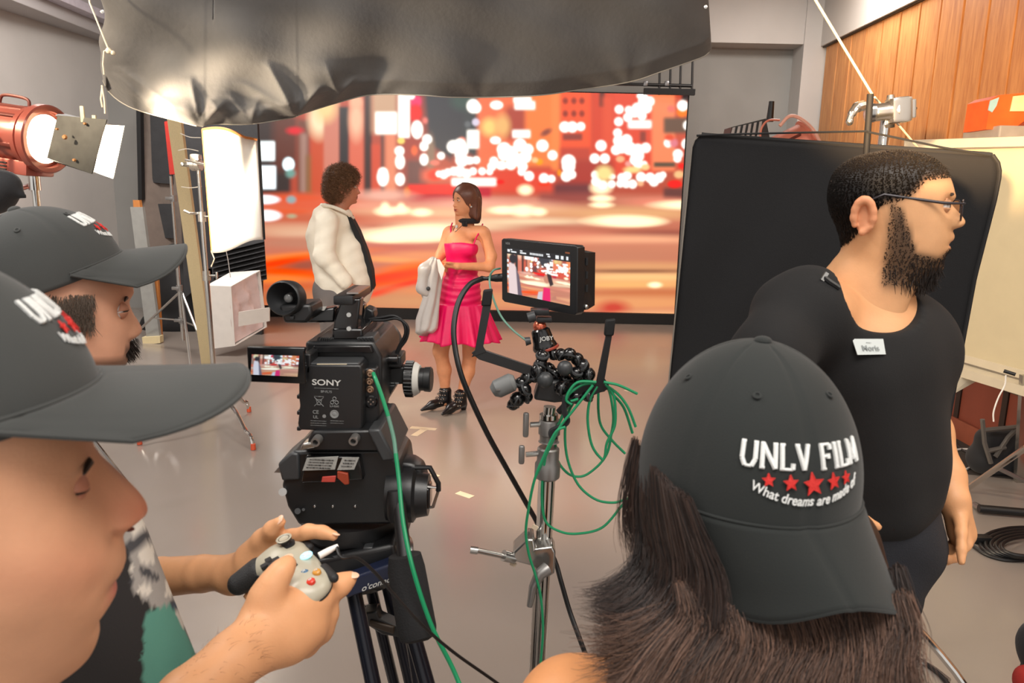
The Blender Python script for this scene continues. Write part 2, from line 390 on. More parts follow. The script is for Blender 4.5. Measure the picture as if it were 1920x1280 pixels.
# ================================================================ LED WALL AND ITS PICTURE
EXPO = 2.0**SC.view_settings.exposure
class Paint:
    """a small painter: coordinates are those of the city picture itself"""
    def __init__(s, x0, y0, x1, y1, nx, ny):
        s.X, s.Y = np.meshgrid(np.linspace(x0, x1, nx), np.linspace(y0, y1, ny)); s.C = np.zeros((ny, nx, 3))
    def mix(s, m, col, a=1.0, add=False):
        m = np.clip(m, 0, 1)[..., None]*a; c = np.array(lin(*col)) if max(col) > 2.5 else np.array(col, dtype=float)
        s.C = s.C+m*c if add else s.C*(1-m)+m*c
    def rect(s, x0, y0, x1, y1, col, soft=6, a=1.0, add=False):
        sm = lambda t: np.clip(t/soft+0.5, 0, 1)
        m = sm(s.X-x0)*sm(x1-s.X)*sm(s.Y-y0)*sm(y1-s.Y); s.mix(m, col, a, add)
    def ell(s, cx, cy, rx, ry, col, soft=0.25, a=1.0, add=False, slope=0.0):
        d = np.sqrt(((s.X-cx)/rx)**2+((s.Y-cy-slope*(s.X-cx))/ry)**2); s.mix((1+soft/2-d)/soft, col, a, add)
    def glow(s, cx, cy, rx, ry, col, a=1.0, add=True, slope=0.0):
        d = ((s.X-cx)/rx)**2+((s.Y-cy-slope*(s.X-cx))/ry)**2; s.mix(np.exp(-d), col, a, add)
    def poly(s, pts, col, soft=5, a=1.0):
        m = np.full(s.X.shape, 1e9); n = len(pts)
        if sum(pts[i][0]*pts[(i+1) % n][1]-pts[(i+1) % n][0]*pts[i][1] for i in range(n)) < 0: pts = pts[::-1]
        for i in range(n):
            (x0, y0), (x1, y1) = pts[i], pts[(i+1) % n]; L = math.hypot(x1-x0, y1-y0)+1e-9
            m = np.minimum(m, ((x1-x0)*(s.Y-y0)-(y1-y0)*(s.X-x0))/L)
        s.mix(m/soft+0.5, col, a)
    def blur(s, k):
        w = np.exp(-np.arange(-k*2, k*2+1)**2/(2.0*k*k)); w /= w.sum()
        for ax in (0, 1):
            pad = [(0, 0)]*3; pad[ax] = (2*k, 2*k); q = np.pad(s.C, pad, mode='edge')
            s.C = sum(w[i]*np.take(q, range(i, i+s.C.shape[ax]), axis=ax) for i in range(len(w)))
WH = (1.5, 1.42, 1.3); WW = (1.5, 1.2, 0.8)
def city(p, fine=True):
    p.rect(400, 100, 1400, 372, (188, 92, 74), 2)
    p.rect(400, 366, 1400, 700, (206, 132, 110), 14)
    # buildings left
    p.rect(480, 150, 545, 366, (70, 58, 56), 10); p.rect(512, 215, 560, 320, (110, 66, 56), 20); p.rect(558, 225, 580, 366, (128, 82, 68), 8)
    p.ell(553, 245, 15, 7, (225, 60, 70), 0.9); p.rect(563, 250, 576, 362, (175, 140, 128), 9); p.rect(574, 290, 590, 366, (150, 110, 74), 10)
    p.rect(583, 170, 612, 362, (205, 96, 68), 9); p.ell(598, 222, 19, 34, (255, 232, 196), 0.9); p.rect(607, 185, 637, 366, (212, 140, 122), 6); p.ell(610, 200, 20, 26, (250, 215, 160), 1.0)
    p.rect(636, 200, 655, 372, (52, 46, 48), 5); p.rect(655, 190, 682, 366, (222, 122, 100), 7); p.ell(668, 224, 13, 34, (248, 200, 170), 1.0); p.ell(668, 190, 12, 12, (250, 190, 160), 0.8)
    p.rect(683, 160, 697, 366, (70, 46, 44), 6); p.rect(697, 270, 716, 366, (214, 96, 74), 8); p.rect(714, 240, 722, 360, (110, 70, 66), 5)
    p.rect(697, 170, 750, 250, (208, 172, 144), 14); p.rect(722, 250, 745, 362, (232, 150, 120), 10)
    p.rect(745, 170, 795, 372, (168, 72, 62), 14); p.ell(780, 190, 11, 12, (235, 70, 120), 0.5); p.ell(779, 212, 12, 16, (238, 30, 40), 0.6)
    p.rect(762, 300, 800, 352, (112, 66, 66), 12)
    # night sky
    p.poly([(793, 165), (905, 165), (900, 300), (890, 330), (845, 300), (808, 350)], (58, 60, 68), 14)
    p.poly([(875, 165), (903, 165), (900, 300), (862, 280)], (62, 68, 72), 12); p.ell(866, 188, 20, 18, (66, 92, 84), 1.0, 0.8)
    p.ell(808, 290, 8, 34, (150, 122, 104), 0.9)
    # buildings right
    p.rect(895, 165, 990, 320, (238, 128, 94), 10); p.rect(948, 200, 990, 262, (180, 84, 70), 14); p.ell(918, 238, 15, 16, (240, 214, 140), 1.0); p.ell(942, 236, 14, 20, (238, 190, 130), 1.0)
    p.rect(985, 165, 1045, 312, (250, 142, 88), 12); p.rect(1045, 165, 1110, 290, (246, 106, 74), 8); p.rect(1034, 165, 1050, 320, (252, 150, 96), 8)
    for yy in (189, 213):
        for xx in (1060, 1076, 1091): p.ell(xx, yy, 5, 6, (150, 56, 44), 0.9)
    p.rect(1055, 250, 1092, 263, (150, 70, 60), 6); p.rect(1050, 276, 1108, 300, (196, 82, 66), 10); p.ell(1024, 248, 10, 6, (150, 80, 66), 0.9, slope=-0.4)
    p.rect(1108, 165, 1160, 320, (214, 84, 64), 12); p.rect(1124, 168, 1134, 200, (92, 44, 40), 5); p.rect(1130, 180, 1150, 300, (226, 98, 74), 12)
    p.rect(1150, 165, 1230, 330, (224, 92, 72), 10); p.rect(1222, 165, 1268, 320, (250, 150, 112), 8); p.rect(1200, 246, 1211, 266, (150, 70, 60), 5)
    p.rect(1266, 165, 1300, 350, (206, 96, 76), 8); p.rect(1244, 220, 1300, 250, (112, 86, 72), 8); p.rect(1278, 165, 1300, 190, (60, 50, 52), 5)
    p.rect(1050, 300, 1150, 352, (178, 70, 60), 14); p.rect(1226, 304, 1266, 313, (96, 82, 66), 4)
    # street level
    p.rect(880, 318, 1040, 362, (226, 90, 72), 14); p.rect(790, 318, 880, 340, (228, 110, 90), 14)
    p.rect(765, 346, 860, 366, (250, 24, 20), 6); p.ell(815, 372, 55, 9, (190, 40, 60), 0.7); p.ell(815, 328, 12, 10, (240, 60, 30), 0.8); p.rect(895, 350, 920, 372, (196, 40, 66), 8)
    p.rect(1038, 344, 1108, 386, (120, 60, 62), 12); p.rect(1010, 362, 1110, 388, (160, 84, 76), 14); p.rect(1244, 352, 1300, 376, (112, 66, 62), 8)
    p.ell(763, 360, 6, 9, (240, 130, 50), 0.9)
    # road streaks
    S = lambda cx, cy, rx, ry, c, a=1.0, sl=0.0: p.ell(cx, cy, rx, ry, c, 1.2, a, False, sl)
    S(560, 372, 90, 10, (226, 106, 74)); S(600, 384, 120, 8, (224, 112, 84)); S(545, 398, 70, 8, (230, 112, 78)); S(720, 366, 50, 10, (240, 186, 168)); S(700, 385, 60, 8, (236, 166, 142))
    S(900, 384, 120, 12, (240, 176, 156)); S(1000, 390, 90, 8, (244, 190, 160)); S(820, 400, 160, 10, (248, 196, 160)); S(760, 412, 90, 7, (238, 168, 140))
    S(1180, 385, 120, 8, (196, 128, 104)); S(1240, 380, 60, 9, (236, 150, 128)); S(1180, 400, 160, 12, (230, 178, 134)); S(990, 418, 110, 9, (252, 226, 190)); S(1010, 428, 130, 8, (200, 130, 108))
    S(600, 410, 120, 10, (206, 116, 90)); S(560, 432, 100, 12, (226, 178, 150)); S(650, 440, 100, 10, (232, 196, 168)); S(860, 424, 100, 10, (246, 214, 180))
    S(700, 452, 120, 12, (214, 150, 128)); S(560, 455, 90, 9, (200, 142, 120)); S(1200, 432, 130, 12, (196, 122, 100)); S(1260, 440, 90, 8, (160, 92, 80)); S(1010, 446, 110, 12, (232, 150, 126))
    S(1190, 450, 140, 9, (246, 184, 150)); S(1200, 466, 160, 10, (210, 142, 116)); S(740, 468, 80, 14, (206, 120, 106)); S(1150, 480, 160, 14, (204, 140, 114)); S(1200, 500, 160, 9, (224, 168, 126))
    S(560, 480, 120, 7, (250, 150, 90), 1, -0.08); S(530, 492, 70, 8, (250, 86, 36), 1, -0.14); S(560, 505, 90, 8, (224, 96, 52), 1, -0.1); S(575, 497, 40, 9, (170, 98, 80), 1, -0.1)
    S(570, 515, 90, 8, (246, 96, 40), 1, 0.10); S(520, 524, 70, 9, (244, 146, 84)); S(560, 540, 110, 9, (214, 110, 70)); S(520, 560, 100, 12, (190, 102, 68)); S(650, 560, 160, 18, (204, 140, 104))
    S(740, 486, 70, 6, (252, 176, 120), 1, 0.03); S(770, 500, 60, 8, (246, 130, 72), 1, -0.12); S(750, 520, 90, 12, (250, 100, 36), 1, -0.20); S(720, 520, 70, 7, (252, 84, 24), 1, -0.16)
    S(800, 478, 80, 8, (236, 160, 120)); S(725, 545, 62, 6, (246, 26, 14), 1, -0.30); S(790, 545, 60, 9, (226, 150, 108)); S(830, 565, 160, 14, (214, 158, 118)); S(1050, 560, 160, 16, (222, 158, 120))
    S(1200, 520, 160, 10, (250, 204, 150)); S(1180, 534, 130, 9, (246, 190, 132)); S(1220, 550, 150, 9, (206, 130, 92)); S(1200, 568, 180, 12, (232, 168, 122)); S(1150, 577, 26, 12, (206, 84, 70))
    S(1190, 508, 120, 3.5, (160, 112, 84)); S(1000, 520, 80, 12, (236, 170, 130)); S(1240, 590, 80, 8, (240, 184, 140))
    # bright street reflections
    for c in ((765, 440, 78, 13), (800, 436, 62, 14), (724, 446, 40, 8), (1168, 414, 62, 10), (1190, 416, 50, 8), (1290, 384, 60, 8), (981, 395, 22, 10), (945, 394, 26, 7), (1010, 397, 14, 7), (725, 396, 20, 8), (752, 394, 16, 7), (790, 398, 18, 7), (722, 390, 8, 10), (752, 389, 7, 8),
              (1128, 372, 20, 6), (1128, 384, 20, 5), (1228, 534, 12, 5), (985, 356, 13, 9), (1127, 352, 18, 11)):
        p.ell(*c, WW, 0.9, 1.0)
    # lights
    W = lambda cx, cy, rx, ry=None, c=WH, so=0.18: p.ell(cx, cy, rx, ry or rx, c, so)
    p.rect(486, 265, 515, 301, (1.4, 1.5, 1.5), 4); p.rect(486, 311, 517, 354, (1.4, 1.5, 1.55), 4); W(541, 308, 11, 13, (1.3, 1.55, 1.6)); W(545, 325, 9, 8, (130, 168, 158), 0.9)
    W(497, 374, 26, 8, (1.3, 1.35, 1.4), 0.5); W(500, 404, 26, 10, (1.4, 1.4, 1.4), 0.5); W(546, 374, 9, 7, (160, 180, 180), 0.7); W(547, 405, 9, 4, (190, 180, 150), 0.9)
    p.rect(704, 210, 744, 251, WH, 5); p.rect(747, 165, 768, 258, WH, 4); W(772, 178, 6, 8); W(782, 243, 11, 17); W(801, 261, 9); W(795, 274, 8, 9); W(795, 299, 8, 11); W(749, 283, 9); W(750, 303, 9, 14); W(750, 336, 9, 12)
    W(718, 322, 9, 8); W(718, 332, 11, 17); W(752, 264, 7, 6, (250, 220, 130)); W(777, 282, 6, 9, (246, 120, 80), 0.6); W(797, 226, 5, 6, (238, 140, 130), 0.8)
    W(827, 292, 7); W(815, 305, 9, 5, (240, 140, 124), 0.6); W(887, 199, 12, 13); W(893, 202, 9, 10); W(892, 229, 7, 7, (225, 215, 230)); W(877, 233, 6, 6, (108, 112, 116), 0.4)
    p.rect(876, 244, 898, 278, WH, 5); W(866, 262, 7, 5, (250, 150, 130), 0.5); W(931, 197, 12, 8); p.rect(963, 182, 996, 192, WH, 4); p.rect(965, 190, 1003, 205, WH, 5); p.rect(961, 244, 994, 258, WH, 5)
    for c in ((850, 275, 12), (862, 272, 12), (868, 282, 10), (862, 290, 9), (866, 300, 12), (880, 301, 10, 7), (893, 300, 7), (929, 263, 10, 7), (945, 280, 13), (957, 288, 14), (975, 272, 12), (990, 280, 10), (985, 294, 11), (975, 300, 12), (945, 290, 11),
              (926, 302, 8), (922, 312, 8), (918, 322, 6), (940, 310, 10, 8), (958, 308, 10), (980, 312, 9), (978, 322, 7), (992, 330, 9), (823, 326, 6), (832, 327, 8), (840, 323, 7), (851, 321, 8), (862, 321, 10), (875, 325, 9, 8), (887, 321, 7), (904, 321, 7),
              (1017, 273, 11), (1036, 291, 9), (1059, 238, 10), (1073, 238, 10), (1089, 237, 8), (1066, 303, 13), (1066, 312, 12), (1062, 330, 10), (1072, 327, 8), (1020, 334, 9), (1034, 335, 7), (1127, 273, 10), (1115, 297, 9), (1134, 297, 9),
              (1161, 205, 8), (1179, 206, 7), (1160, 228, 8), (1177, 220, 8), (1158, 249, 8), (1195, 203, 10), (1190, 210, 10), (1208, 190, 11), (1218, 190, 9), (1212, 202, 10), (1204, 180, 10, 6), (1204, 217, 8), (1175, 262, 10), (1160, 264, 10), (1165, 275, 12), (1180, 278, 12),
              (1155, 281, 9), (1196, 282, 12), (1211, 277, 9), (1195, 292, 12), (1190, 300, 9), (1198, 308, 10, 7), (1208, 308, 6), (1116, 328, 7, 8), (1118, 340, 9, 8), (1130, 346, 8), (1147, 331, 7, 5), (1147, 345, 7), (1166, 333, 8), (1176, 329, 8), (1163, 344, 7), (1174, 345, 7), (1186, 345, 8),
              (1202, 332, 9), (1219, 333, 9), (1236, 333, 9), (1226, 340, 9), (1243, 328, 6), (1253, 268, 8), (1280, 198, 10), (1290, 235, 9), (1288, 270, 10), (1271, 289, 9), (1270, 298, 7, 6)):
        W(*c)
    p.rect(1178, 226, 1221, 240, WH, 6); p.rect(847, 334, 930, 348, WH, 6); p.rect(985, 325, 995, 330, WH, 4)
    W(1279, 210, 10, 9, (255, 140, 40), 0.5); W(1280, 199, 9); W(1265, 345, 13, 7, (250, 20, 10), 0.4); W(1279, 311, 7, 5, (250, 40, 20), 0.6); W(1011, 303, 7, 6, (250, 170, 60), 0.3); W(1003, 300, 6, 5, (250, 210, 160), 0.4); W(1049, 324, 4, 6, (250, 160, 50), 0.5)
    W(1133, 325, 16, 14, (250, 226, 160), 0.8); W(1163, 298, 8, 6, (250, 190, 150), 0.4); W(1178, 307, 6, 5, (240, 170, 160), 0.4); W(1210, 313, 8, 6, (250, 214, 160), 0.5); W(1186, 318, 16, 6, (250, 224, 160), 0.7); W(1273, 327, 9, 7, (246, 200, 150), 0.5); W(1201, 344, 6, 5, (250, 190, 150), 0.5)
    W(1020, 345, 10, 3, (240, 70, 30), 0.6); W(1258, 204, 7, 6, (240, 130, 120), 0.5); W(1263, 268, 8, 8, (226, 140, 150), 0.7); W(1255, 258, 9, 6, (230, 96, 70), 0.6); W(938, 341, 7, 4, (240, 40, 30), 0.8)
led = thing('led_video_wall', 'large LED video wall showing a blurred night city street in red and orange', 'video wall', (-0.55, 9.6, 0))
LX0, LX1, LZ0, LZ1, LY = P(486, 400, 9.55).x, P(1276, 400, 9.55).x, P(1268, 588, 9.55).z, P(1290, 178, 9.55).z, 9.55
nx, ny = 520, 262
xs = np.linspace(LX0, LX1, nx); zs = np.linspace(LZ1, LZ0, ny); GX, GZ = np.meshgrid(xs, zs)
pic = Paint(0, 0, 1, 1, nx, ny)
# picture coordinates of the city painting = where each LED pixel shows it
d = np.stack([GX, np.full_like(GX, LY), GZ-CAM_H], -1); F3, R3, U3 = np.array(_F), np.array(_R), np.array(_U)
pic.X = 960+FPX*(d@R3)/(d@F3); pic.Y = 640-FPX*(d@U3)/(d@F3); city(pic); pic.blur(1); g_ = pic.C.mean(-1, keepdims=True); pic.C = np.clip(g_+(pic.C-g_)*1.12, 0, None); pic.C = np.where(pic.C < .9, pic.C**1.12, pic.C)
vv = np.stack([GX, np.full_like(GX, LY), GZ], -1).reshape(-1, 3)
I, J = np.meshgrid(np.arange(nx-1), np.arange(ny-1)); b0 = (J*nx+I).ravel(); ff = np.stack([b0, b0+nx, b0+nx+1, b0+1], 1)
M_led = screen_mat('led_picture', 1.06/EXPO)
mesh_obj('display_panel', vv, ff, M_led, led, False, pic.C.reshape(-1, 3))
M_black = mat('black_plastic', lin(17, 17, 19), 0.45, var=0.1)
M_blackm = mat('black_matte', lin(13, 13, 15), 0.75, var=0.1)
mb = MB(); cx = (LX0+LX1)/2; mb.box((cx, LY+0.07, (LZ0+LZ1)/2), (LX1-LX0+0.04, 0.12, LZ1-LZ0+0.03)); mb.build('cabinet', M_blackm, led, False)
mb = MB(); mb.box((cx, LY+0.12, LZ0/2), (LX1-LX0+0.06, 0.34, LZ0-0.01)); mb.build('base', M_blackm, led, False)
rig = thing('pipe_rigging', 'black pipe rigging just above the right end of the LED wall', 'rigging', tuple(P(1255, 150, 9.45)))
q = lambda x, y: P(x, y, 9.45)
mb = MB(); mb.cyl(q(1150, 157), q(1297, 161), 0.02); mb.build('crossbar', M_black, rig)
mb = MB(); mb.box(tuple(q(1255, 172)), (0.62, 0.06, 0.07)); mb.build('beam', M_blackm, rig, False)
for x in (1237, 1257, 1276, 1298): MB().cyl(q(x-1, 178), (q(x, 40).x, 9.45, 4.15), 0.014).build('upright', M_black, rig)
for x in (1210, 1250): MB().box(tuple(q(x, 157)), (0.05, 0.05, 0.06), bev=0.008).build('clamp', mat('steel_grey', lin(120, 120, 122), 0.35, 0.8), rig)

# tape marks on the floor
M_tape = mat('paper_tape', lin(214, 196, 170), 0.6)
def tape(pts, label, w=0.025, name='tape_mark', group=None):
    mb = MB(); 
    for (x0, y0), (x1, y1) in pts:
        A, B = PZ(x0, y0, 0.0), PZ(x1, y1, 0.0); t = (B-A).normalized(); n = V((-t.y, t.x, 0))*w
        mb.prism([A-n+V((0, 0, .0005)), B-n+V((0, 0, .0005)), B+n+V((0, 0, .0005)), A+n+V((0, 0, .0005))], (0, 0, 0.0012))
    o = fix_normals(mb.build(name, M_tape, smooth=False)); tag(o, label, 'floor tape')
tape([((770, 801), (818, 805)), ((797, 804), (776, 817))], 'T-shaped cream tape mark on the floor in front of the woman')
tape([((858, 923), (885, 932))], 'short torn strip of white paper tape lying alone on the floor left of the stand', 0.022)
tape([((1172, 731), (1190, 736))], 'short pale tape strip on the floor beyond the coiled green cable', 0.02)
tape([((806, 888), (822, 893))], 'tiny tape scrap on the floor right of the tripod head', 0.015)

# ================================================================ BACKGROUND PROPS, LEFT
M_chrome = mat('chrome_tube', (0.66, 0.65, 0.63), 0.10, 1.0, var=0.03)
M_steel = mat('brushed_steel', (0.50, 0.49, 0.47), 0.24, 0.95, var=0.06)
M_steeld = mat('steel_dull', (0.30, 0.29, 0.28), 0.42, 0.8, var=0.1)
M_rubo = mat('orange_rubber', lin(206, 84, 50), 0.6)
M_cloth = mat('black_duvetyne', lin(78, 76, 75), 0.75, var=0.08, vscale=6, bump=0.25, bscale=30, sheen=0.2)
M_black2 = mat('black_fabric', lin(24, 24, 27), 0.85, var=0.12, vscale=6, bump=0.15, bscale=200, sheen=0.1)
M_rope = mat('cream_rope', lin(214, 200, 174), 0.8, bump=0.3, bscale=400)
M_red = mat('red_enamel', lin(142, 72, 60), 0.30, 0.3, var=0.08, vscale=5, coat=0.4)
M_redd = mat('red_enamel_dark', lin(96, 44, 36), 0.4, 0.2, var=0.08)
M_cream = mat('cream_wood', lin(222, 204, 160), 0.6, var=0.06, stretch=(20, 20, 1))
M_orange = mat('orange_wood', lin(196, 126, 66), 0.5, var=0.15, stretch=(20, 20, 1.5))
M_white = mat('white_plastic', lin(236, 232, 226), 0.5, var=0.03)

def pl(pts, Y): return [P(x, y, Y) for x, y in pts]
def cstand(root, base, top, feet, r=0.0175, joints=(0.55, 0.75), foot_m=None, hz=0.30):
    base, top = V(base), V(top); ax = (top-base)
    MB().cyl(base+ax*0.06, base+ax*joints[0], r, n=18).cyl(base+ax*joints[0], base+ax*joints[1], r*0.84, n=18).cyl(base+ax*joints[1], top, r*0.66, n=18).build('column', M_chrome, root)
    for j in joints:
        c = base+ax*j; k = MB().cyl(c-ax.normalized()*0.035, c+ax.normalized()*0.03, r*1.55, r*1.4, n=18).build('collar', M_steel, root)
        a = c+V((r*1.3, -0.005, 0)); MB().cyl(a, a+V((0.045, -0.01, 0)), 0.006).box(a+V((0.055, -0.012, 0)), (0.012, 0.014, 0.05), bev=0.004).build('knob', M_steel, k)
    for f in feet:
        f = V(f); h = V((f.x-base.x, f.y-base.y, 0)); up = base+V((0, 0, hz)); pts = [up+h*0.04, up+h*0.12, up+h*0.55-V((0, 0, hz*0.18)), f-h*0.18+V((0, 0, hz*0.42)), f-h*0.06+V((0, 0, 0.08)), f+V((0, 0, 0.015))]
        lg = MB().tube(spline([tuple(p) for p in pts], 5), 0.0125, 10).build('leg', M_chrome, root)
        MB().cyl(f+V((0, 0, 0.002)), f+V((0, 0, 0.04)), 0.016, 0.0145).build('rubber_foot', foot_m or M_rubo, lg)
def grip_head(parent, c, axis, s=1.0, name='grip_head'):
    x, y, z = frame(axis); c = V(c); M = mtx(c, x, y, z)
    g = MB(M).lathe((0, 0, -0.028*s), (0, 0, 1), [(0, 0.026*s), (0.004*s, 0.031*s), (0.024*s, 0.031*s), (0.028*s, 0.028*s), (0.032*s, 0.031*s), (0.052*s, 0.031*s), (0.056*s, 0.026*s)], 24).box((0, 0.03*s, 0.0), (0.04*s, 0.05*s, 0.05*s), bev=0.008*s).build(name, M_steel, parent)
    MB(M).cyl((0, 0, -0.05*s), (0, 0, -0.028*s), 0.012*s).box((0.0, 0, -0.058*s), (0.085*s, 0.022*s, 0.018*s), bev=0.007*s).build('handle', M_steel, g); return g

# black rag hung over the set
rag = thing('overhead_black_cloth', 'huge wrinkled black cloth hanging across the top in front of the LED wall', 'cloth', tuple(P(760, -120, 3.3)))
edge = spline([(186, 150), (196, 168), (226, 190), (262, 207), (325, 224), (377, 237), (392, 232), (470, 232), (552, 219), (566, 213), (640, 190), (700, 177), (790, 178), (860, 182), (1000, 179), (1090, 167), (1180, 153), (1242, 133), (1300, 113), (1322, 104), (1334, 92)], 16)
top = lambda x: (186+(x-186)*0.985+(8 if x < 400 else 0), -190)
E0 = np.array(edge); sl_ = np.concatenate([[0], np.cumsum(np.hypot(*np.diff(E0, axis=0).T))]); uu = np.linspace(0, sl_[-1], 330); E_ = np.stack([np.interp(uu, sl_, E0[:, 0]), np.interp(uu, sl_, E0[:, 1])], 1); m = len(E_); nt = 90; G = np.zeros((nt, m, 3)); rr = np.random.RandomState(5)
CREASE = [(480, 232, 0.5, 22, .03, 40), (340, 226, -0.6, 25, .04, 50), (377, 237, -0.22, 14, .05, 110), (377, 237, 0.9, 10, .04, 60), (377, 237, -1.4, 16, .05, 130), (556, 217, -0.55, 12, .06, 120), (556, 217, 0.8, 12, .04, 70), (556, 217, -1.6, 14, .04, 80), (470, 232, 0.25, 9, .03, 60), (470, 232, -0.7, 10, .03, 70), (640, 190, -0.4, 12, .035, 90), (440, 235, -1.0, 9, .03, 60), (620, 195, 0.9, 9, .03, 60), (300, 215, -1.1, 12, .035, 90)]
gath = [(377, 237, 1.0), (556, 217, 0.8), (262, 207, 0.35), (700, 177, 0.3), (1180, 153, 0.35), (900, 182, 0.2)]
for j in range(m):
    bx, by = E_[j]; tx, ty = top(bx)
    for i in range(nt):
        t = (i/(nt-1))**1.35; px = bx+(tx-bx)*t; py = by+(ty-by)*t
        if bx < 260: px += (8*math.sin(py*0.05)+10*math.exp(-((py-100)/22)**2))*(1-(bx-186)/74)
        f = 0.0
        for gx, gy, gw in gath:
            dx, dy = px-gx, gy-py+14; an = math.atan2(dx, dy); dist = math.hypot(dx, dy)
            f += gw*(0.050*math.sin(an*3.1+gx*.3)**2*math.exp(-dist/150)*min(1, dist/40)+0.010*math.sin(an*7+gx)*math.exp(-dist/90)*min(1, dist/50))
        for (cx0, cy0, sl, wd, am, ext) in CREASE:
            dd = ((px-cx0)-(cy0-py)*sl)/math.hypot(1, sl); ee = (cy0-py)/ext
            if 0 <= ee <= 1: f += am*math.exp(-abs(dd)/wd)*math.sin(math.pi*min(1, ee+0.12))
        f += 0.022*math.sin(px*0.0105+0.8+0.004*py)+0.012*math.sin(px*0.031+py*0.012)*(1-0.5*t)+0.010*math.sin(px*0.02-py*0.05+3)+0.012*math.sin(px*0.009*3+py*0.03)*math.exp(-t*3)
        e = min(1, (1-t)**6*1.0); f -= 0.05*e*math.sin(px*0.013)
        Y = 4.45-0.55*t-f*1.25
        if by-py < 26 and px > 200: Y += 0.0022*(26-(by-py))   # rolled hem
        G[i, j] = P(px, py, Y)
vv, ff = loft(G, closed=False, cap=False)
o = mesh_obj('cloth', vv, ff, M_cloth, rag); md = o.modifiers.new('Solidify', 'SOLIDIFY'); md.thickness = 0.003; md.offset = 0
MB().tube([G[0, j]+np.array([0, -0.003, -0.002]) for j in range(0, m, 3)], 0.0035, 6).build('hem_cord', mat('hem_cord', lin(150, 144, 134), 0.7), rag)
MB().cyl(V(tuple(G[-1, 0]))+V((-0.3, 0.0, 0.0)), V(tuple(G[-1, -1]))+V((0.3, 0, 0.0)), 0.022).build('pole', M_blackm, rag)
for x in (0, -1):
    q = V(tuple(G[-1, x])); MB().cyl(q, (q.x, q.y, 4.16), 0.006).build('hanging_line', M_rope, rag)
for px, py in ((192, 22), (1323, 13)): MB().lathe(P(px, py, 3.9), (0, -1, 0), [(0, 0.006), (0.002, 0.009), (0.003, 0.004)], 12).build('eyelet', M_steel, rag)
# patch seam on the cloth
rope = thing('tie_rope', 'thin cream rope knotted to the left corner of the overhead black cloth', 'rope', tuple(P(203, 95, 3.10)))
Yr = 4.02
MB().tube([P(153, -160, Yr+.05), P(168, 5, Yr), P(204, 94, Yr)], 0.0045, 8).build('line', M_rope, rope)
MB().tube([P(215, 100, Yr), P(204, 92, Yr-.01), P(195, 96, Yr), P(193, 120, Yr), P(195, 140, Yr)], 0.004, 8).tube([P(192, 160, Yr), P(189, 185, Yr), P(192, 201, Yr)], 0.0045, 8).tube([P(191, 160, Yr), P(196, 190, Yr), P(197, 213, Yr)], 0.0045, 8).build('loose_end', M_rope, rope)
MB().ball(P(204, 95, Yr), 0.016, 10).ball(P(212, 99, Yr), 0.012, 10).build('knot', M_rope, rope)

# fresnel lamp
def fresnel(root, c, d, up, r, scale=1.0, glow=True, doors=True, L=0.46):
    z = V(d).normalized(); x, y, z = frame(z, V(up).cross(z)); y = z.cross(x)  # y ~ up
    if y.dot(V(up)) < 0: x, y = -x, -y
    M = mtx(c, x, y, z)
    MB(M).lathe((0, 0, -L), (0, 0, 1), [(0, r*0.62), (0.015, r*0.80), (0.03, r*0.86), (L-0.10, r*0.86), (L-0.095, r*0.93), (L-0.07, r*0.93), (L-0.065, r*0.86), (L-0.03, r*0.87)], 40).build('housing', M_red, root)
    for t in (40, 75, 105, 140, 200, 340):
        a = R_(t); MB(M).box((r*0.875*math.cos(a), r*0.875*math.sin(a), -L*0.55), (0.018, 0.018, L*0.72), rot=Matrix.Rotation(a, 3, 'Z'), bev=0.004).build('cooling_rib', M_redd, root)
    MB(M).box((0, -r*0.95, -L*0.50), (r*1.1, r*0.45, L*0.80), bev=0.012).build('base_box', M_red, root)
    for k in range(3): MB(M).box((-r*0.56 if True else 0, -r*(0.86+0.10*k), -L*0.42), (0.006, 0.006, 0.09)).build('vent_slot', M_blackm, root)
    MB(M).lathe((0, 0, -0.045), (0, 0, 1), [(0, r*0.88), (0.004, r*1.04), (0.04, r*1.04), (0.046, r*0.99), (0.046, r*0.86), (0.02, r*0.85)], 44).build('front_ring', M_red, root)
    MB(M).lathe((0, 0, -0.030), (0, 0, 1), [(0, r*0.84), (0.012, r*0.6), (0.02, 0.001)], 32).build('lens', mat('lit_lens', (0.9, 0.85, 0.8), 0.1, emit=(1, 0.82, 0.58), estr=14.0 if glow else 0.0) if glow else mat('dark_lens', (0.3, 0.3, 0.3), 0.1), root)
    MB(M).tube(spline([(0, r*0.86, -0.30), (0, r*1.13, -0.28), (0, r*1.16, -0.20), (0, r*1.10, -0.13), (0, r*0.88, -0.12)], 5), 0.008, 8).build('carry_handle', M_redd, root)
    yk = [(-r*1.08, 0, -L*0.45), (-r*1.10, -r*0.8, -L*0.45), (-r*0.85, -r*1.45, -L*0.45), (-r*0.3, -r*1.68, -L*0.45), (r*0.3, -r*1.68, -L*0.45), (r*0.85, -r*1.45, -L*0.45), (r*1.10, -r*0.8, -L*0.45), (r*1.08, 0, -L*0.45)]
    y_ = MB(M).tube(spline(yk, 6), 0.013, 10).build('yoke', M_red, root)
    for s in (-1, 1): MB(M).cyl((s*r*0.86, 0, -L*0.45), (s*r*1.2, 0, -L*0.45), 0.026).build('tilt_knob', M_steeld, y_)
    MB(M).tube([(-r*1.16, 0, -L*0.62), (-r*1.2, -r*0.7, -L*0.5), (-r*0.8, -r*1.55, -L*0.45)], 0.005, 6).build('safety_chain', M_steel, y_)
    return M
lamp = thing('fresnel_lamp', 'large red fresnel studio lamp with open barn doors shining at the left edge', 'studio lamp', tuple(PZ(62, 900, 0)*1.0))
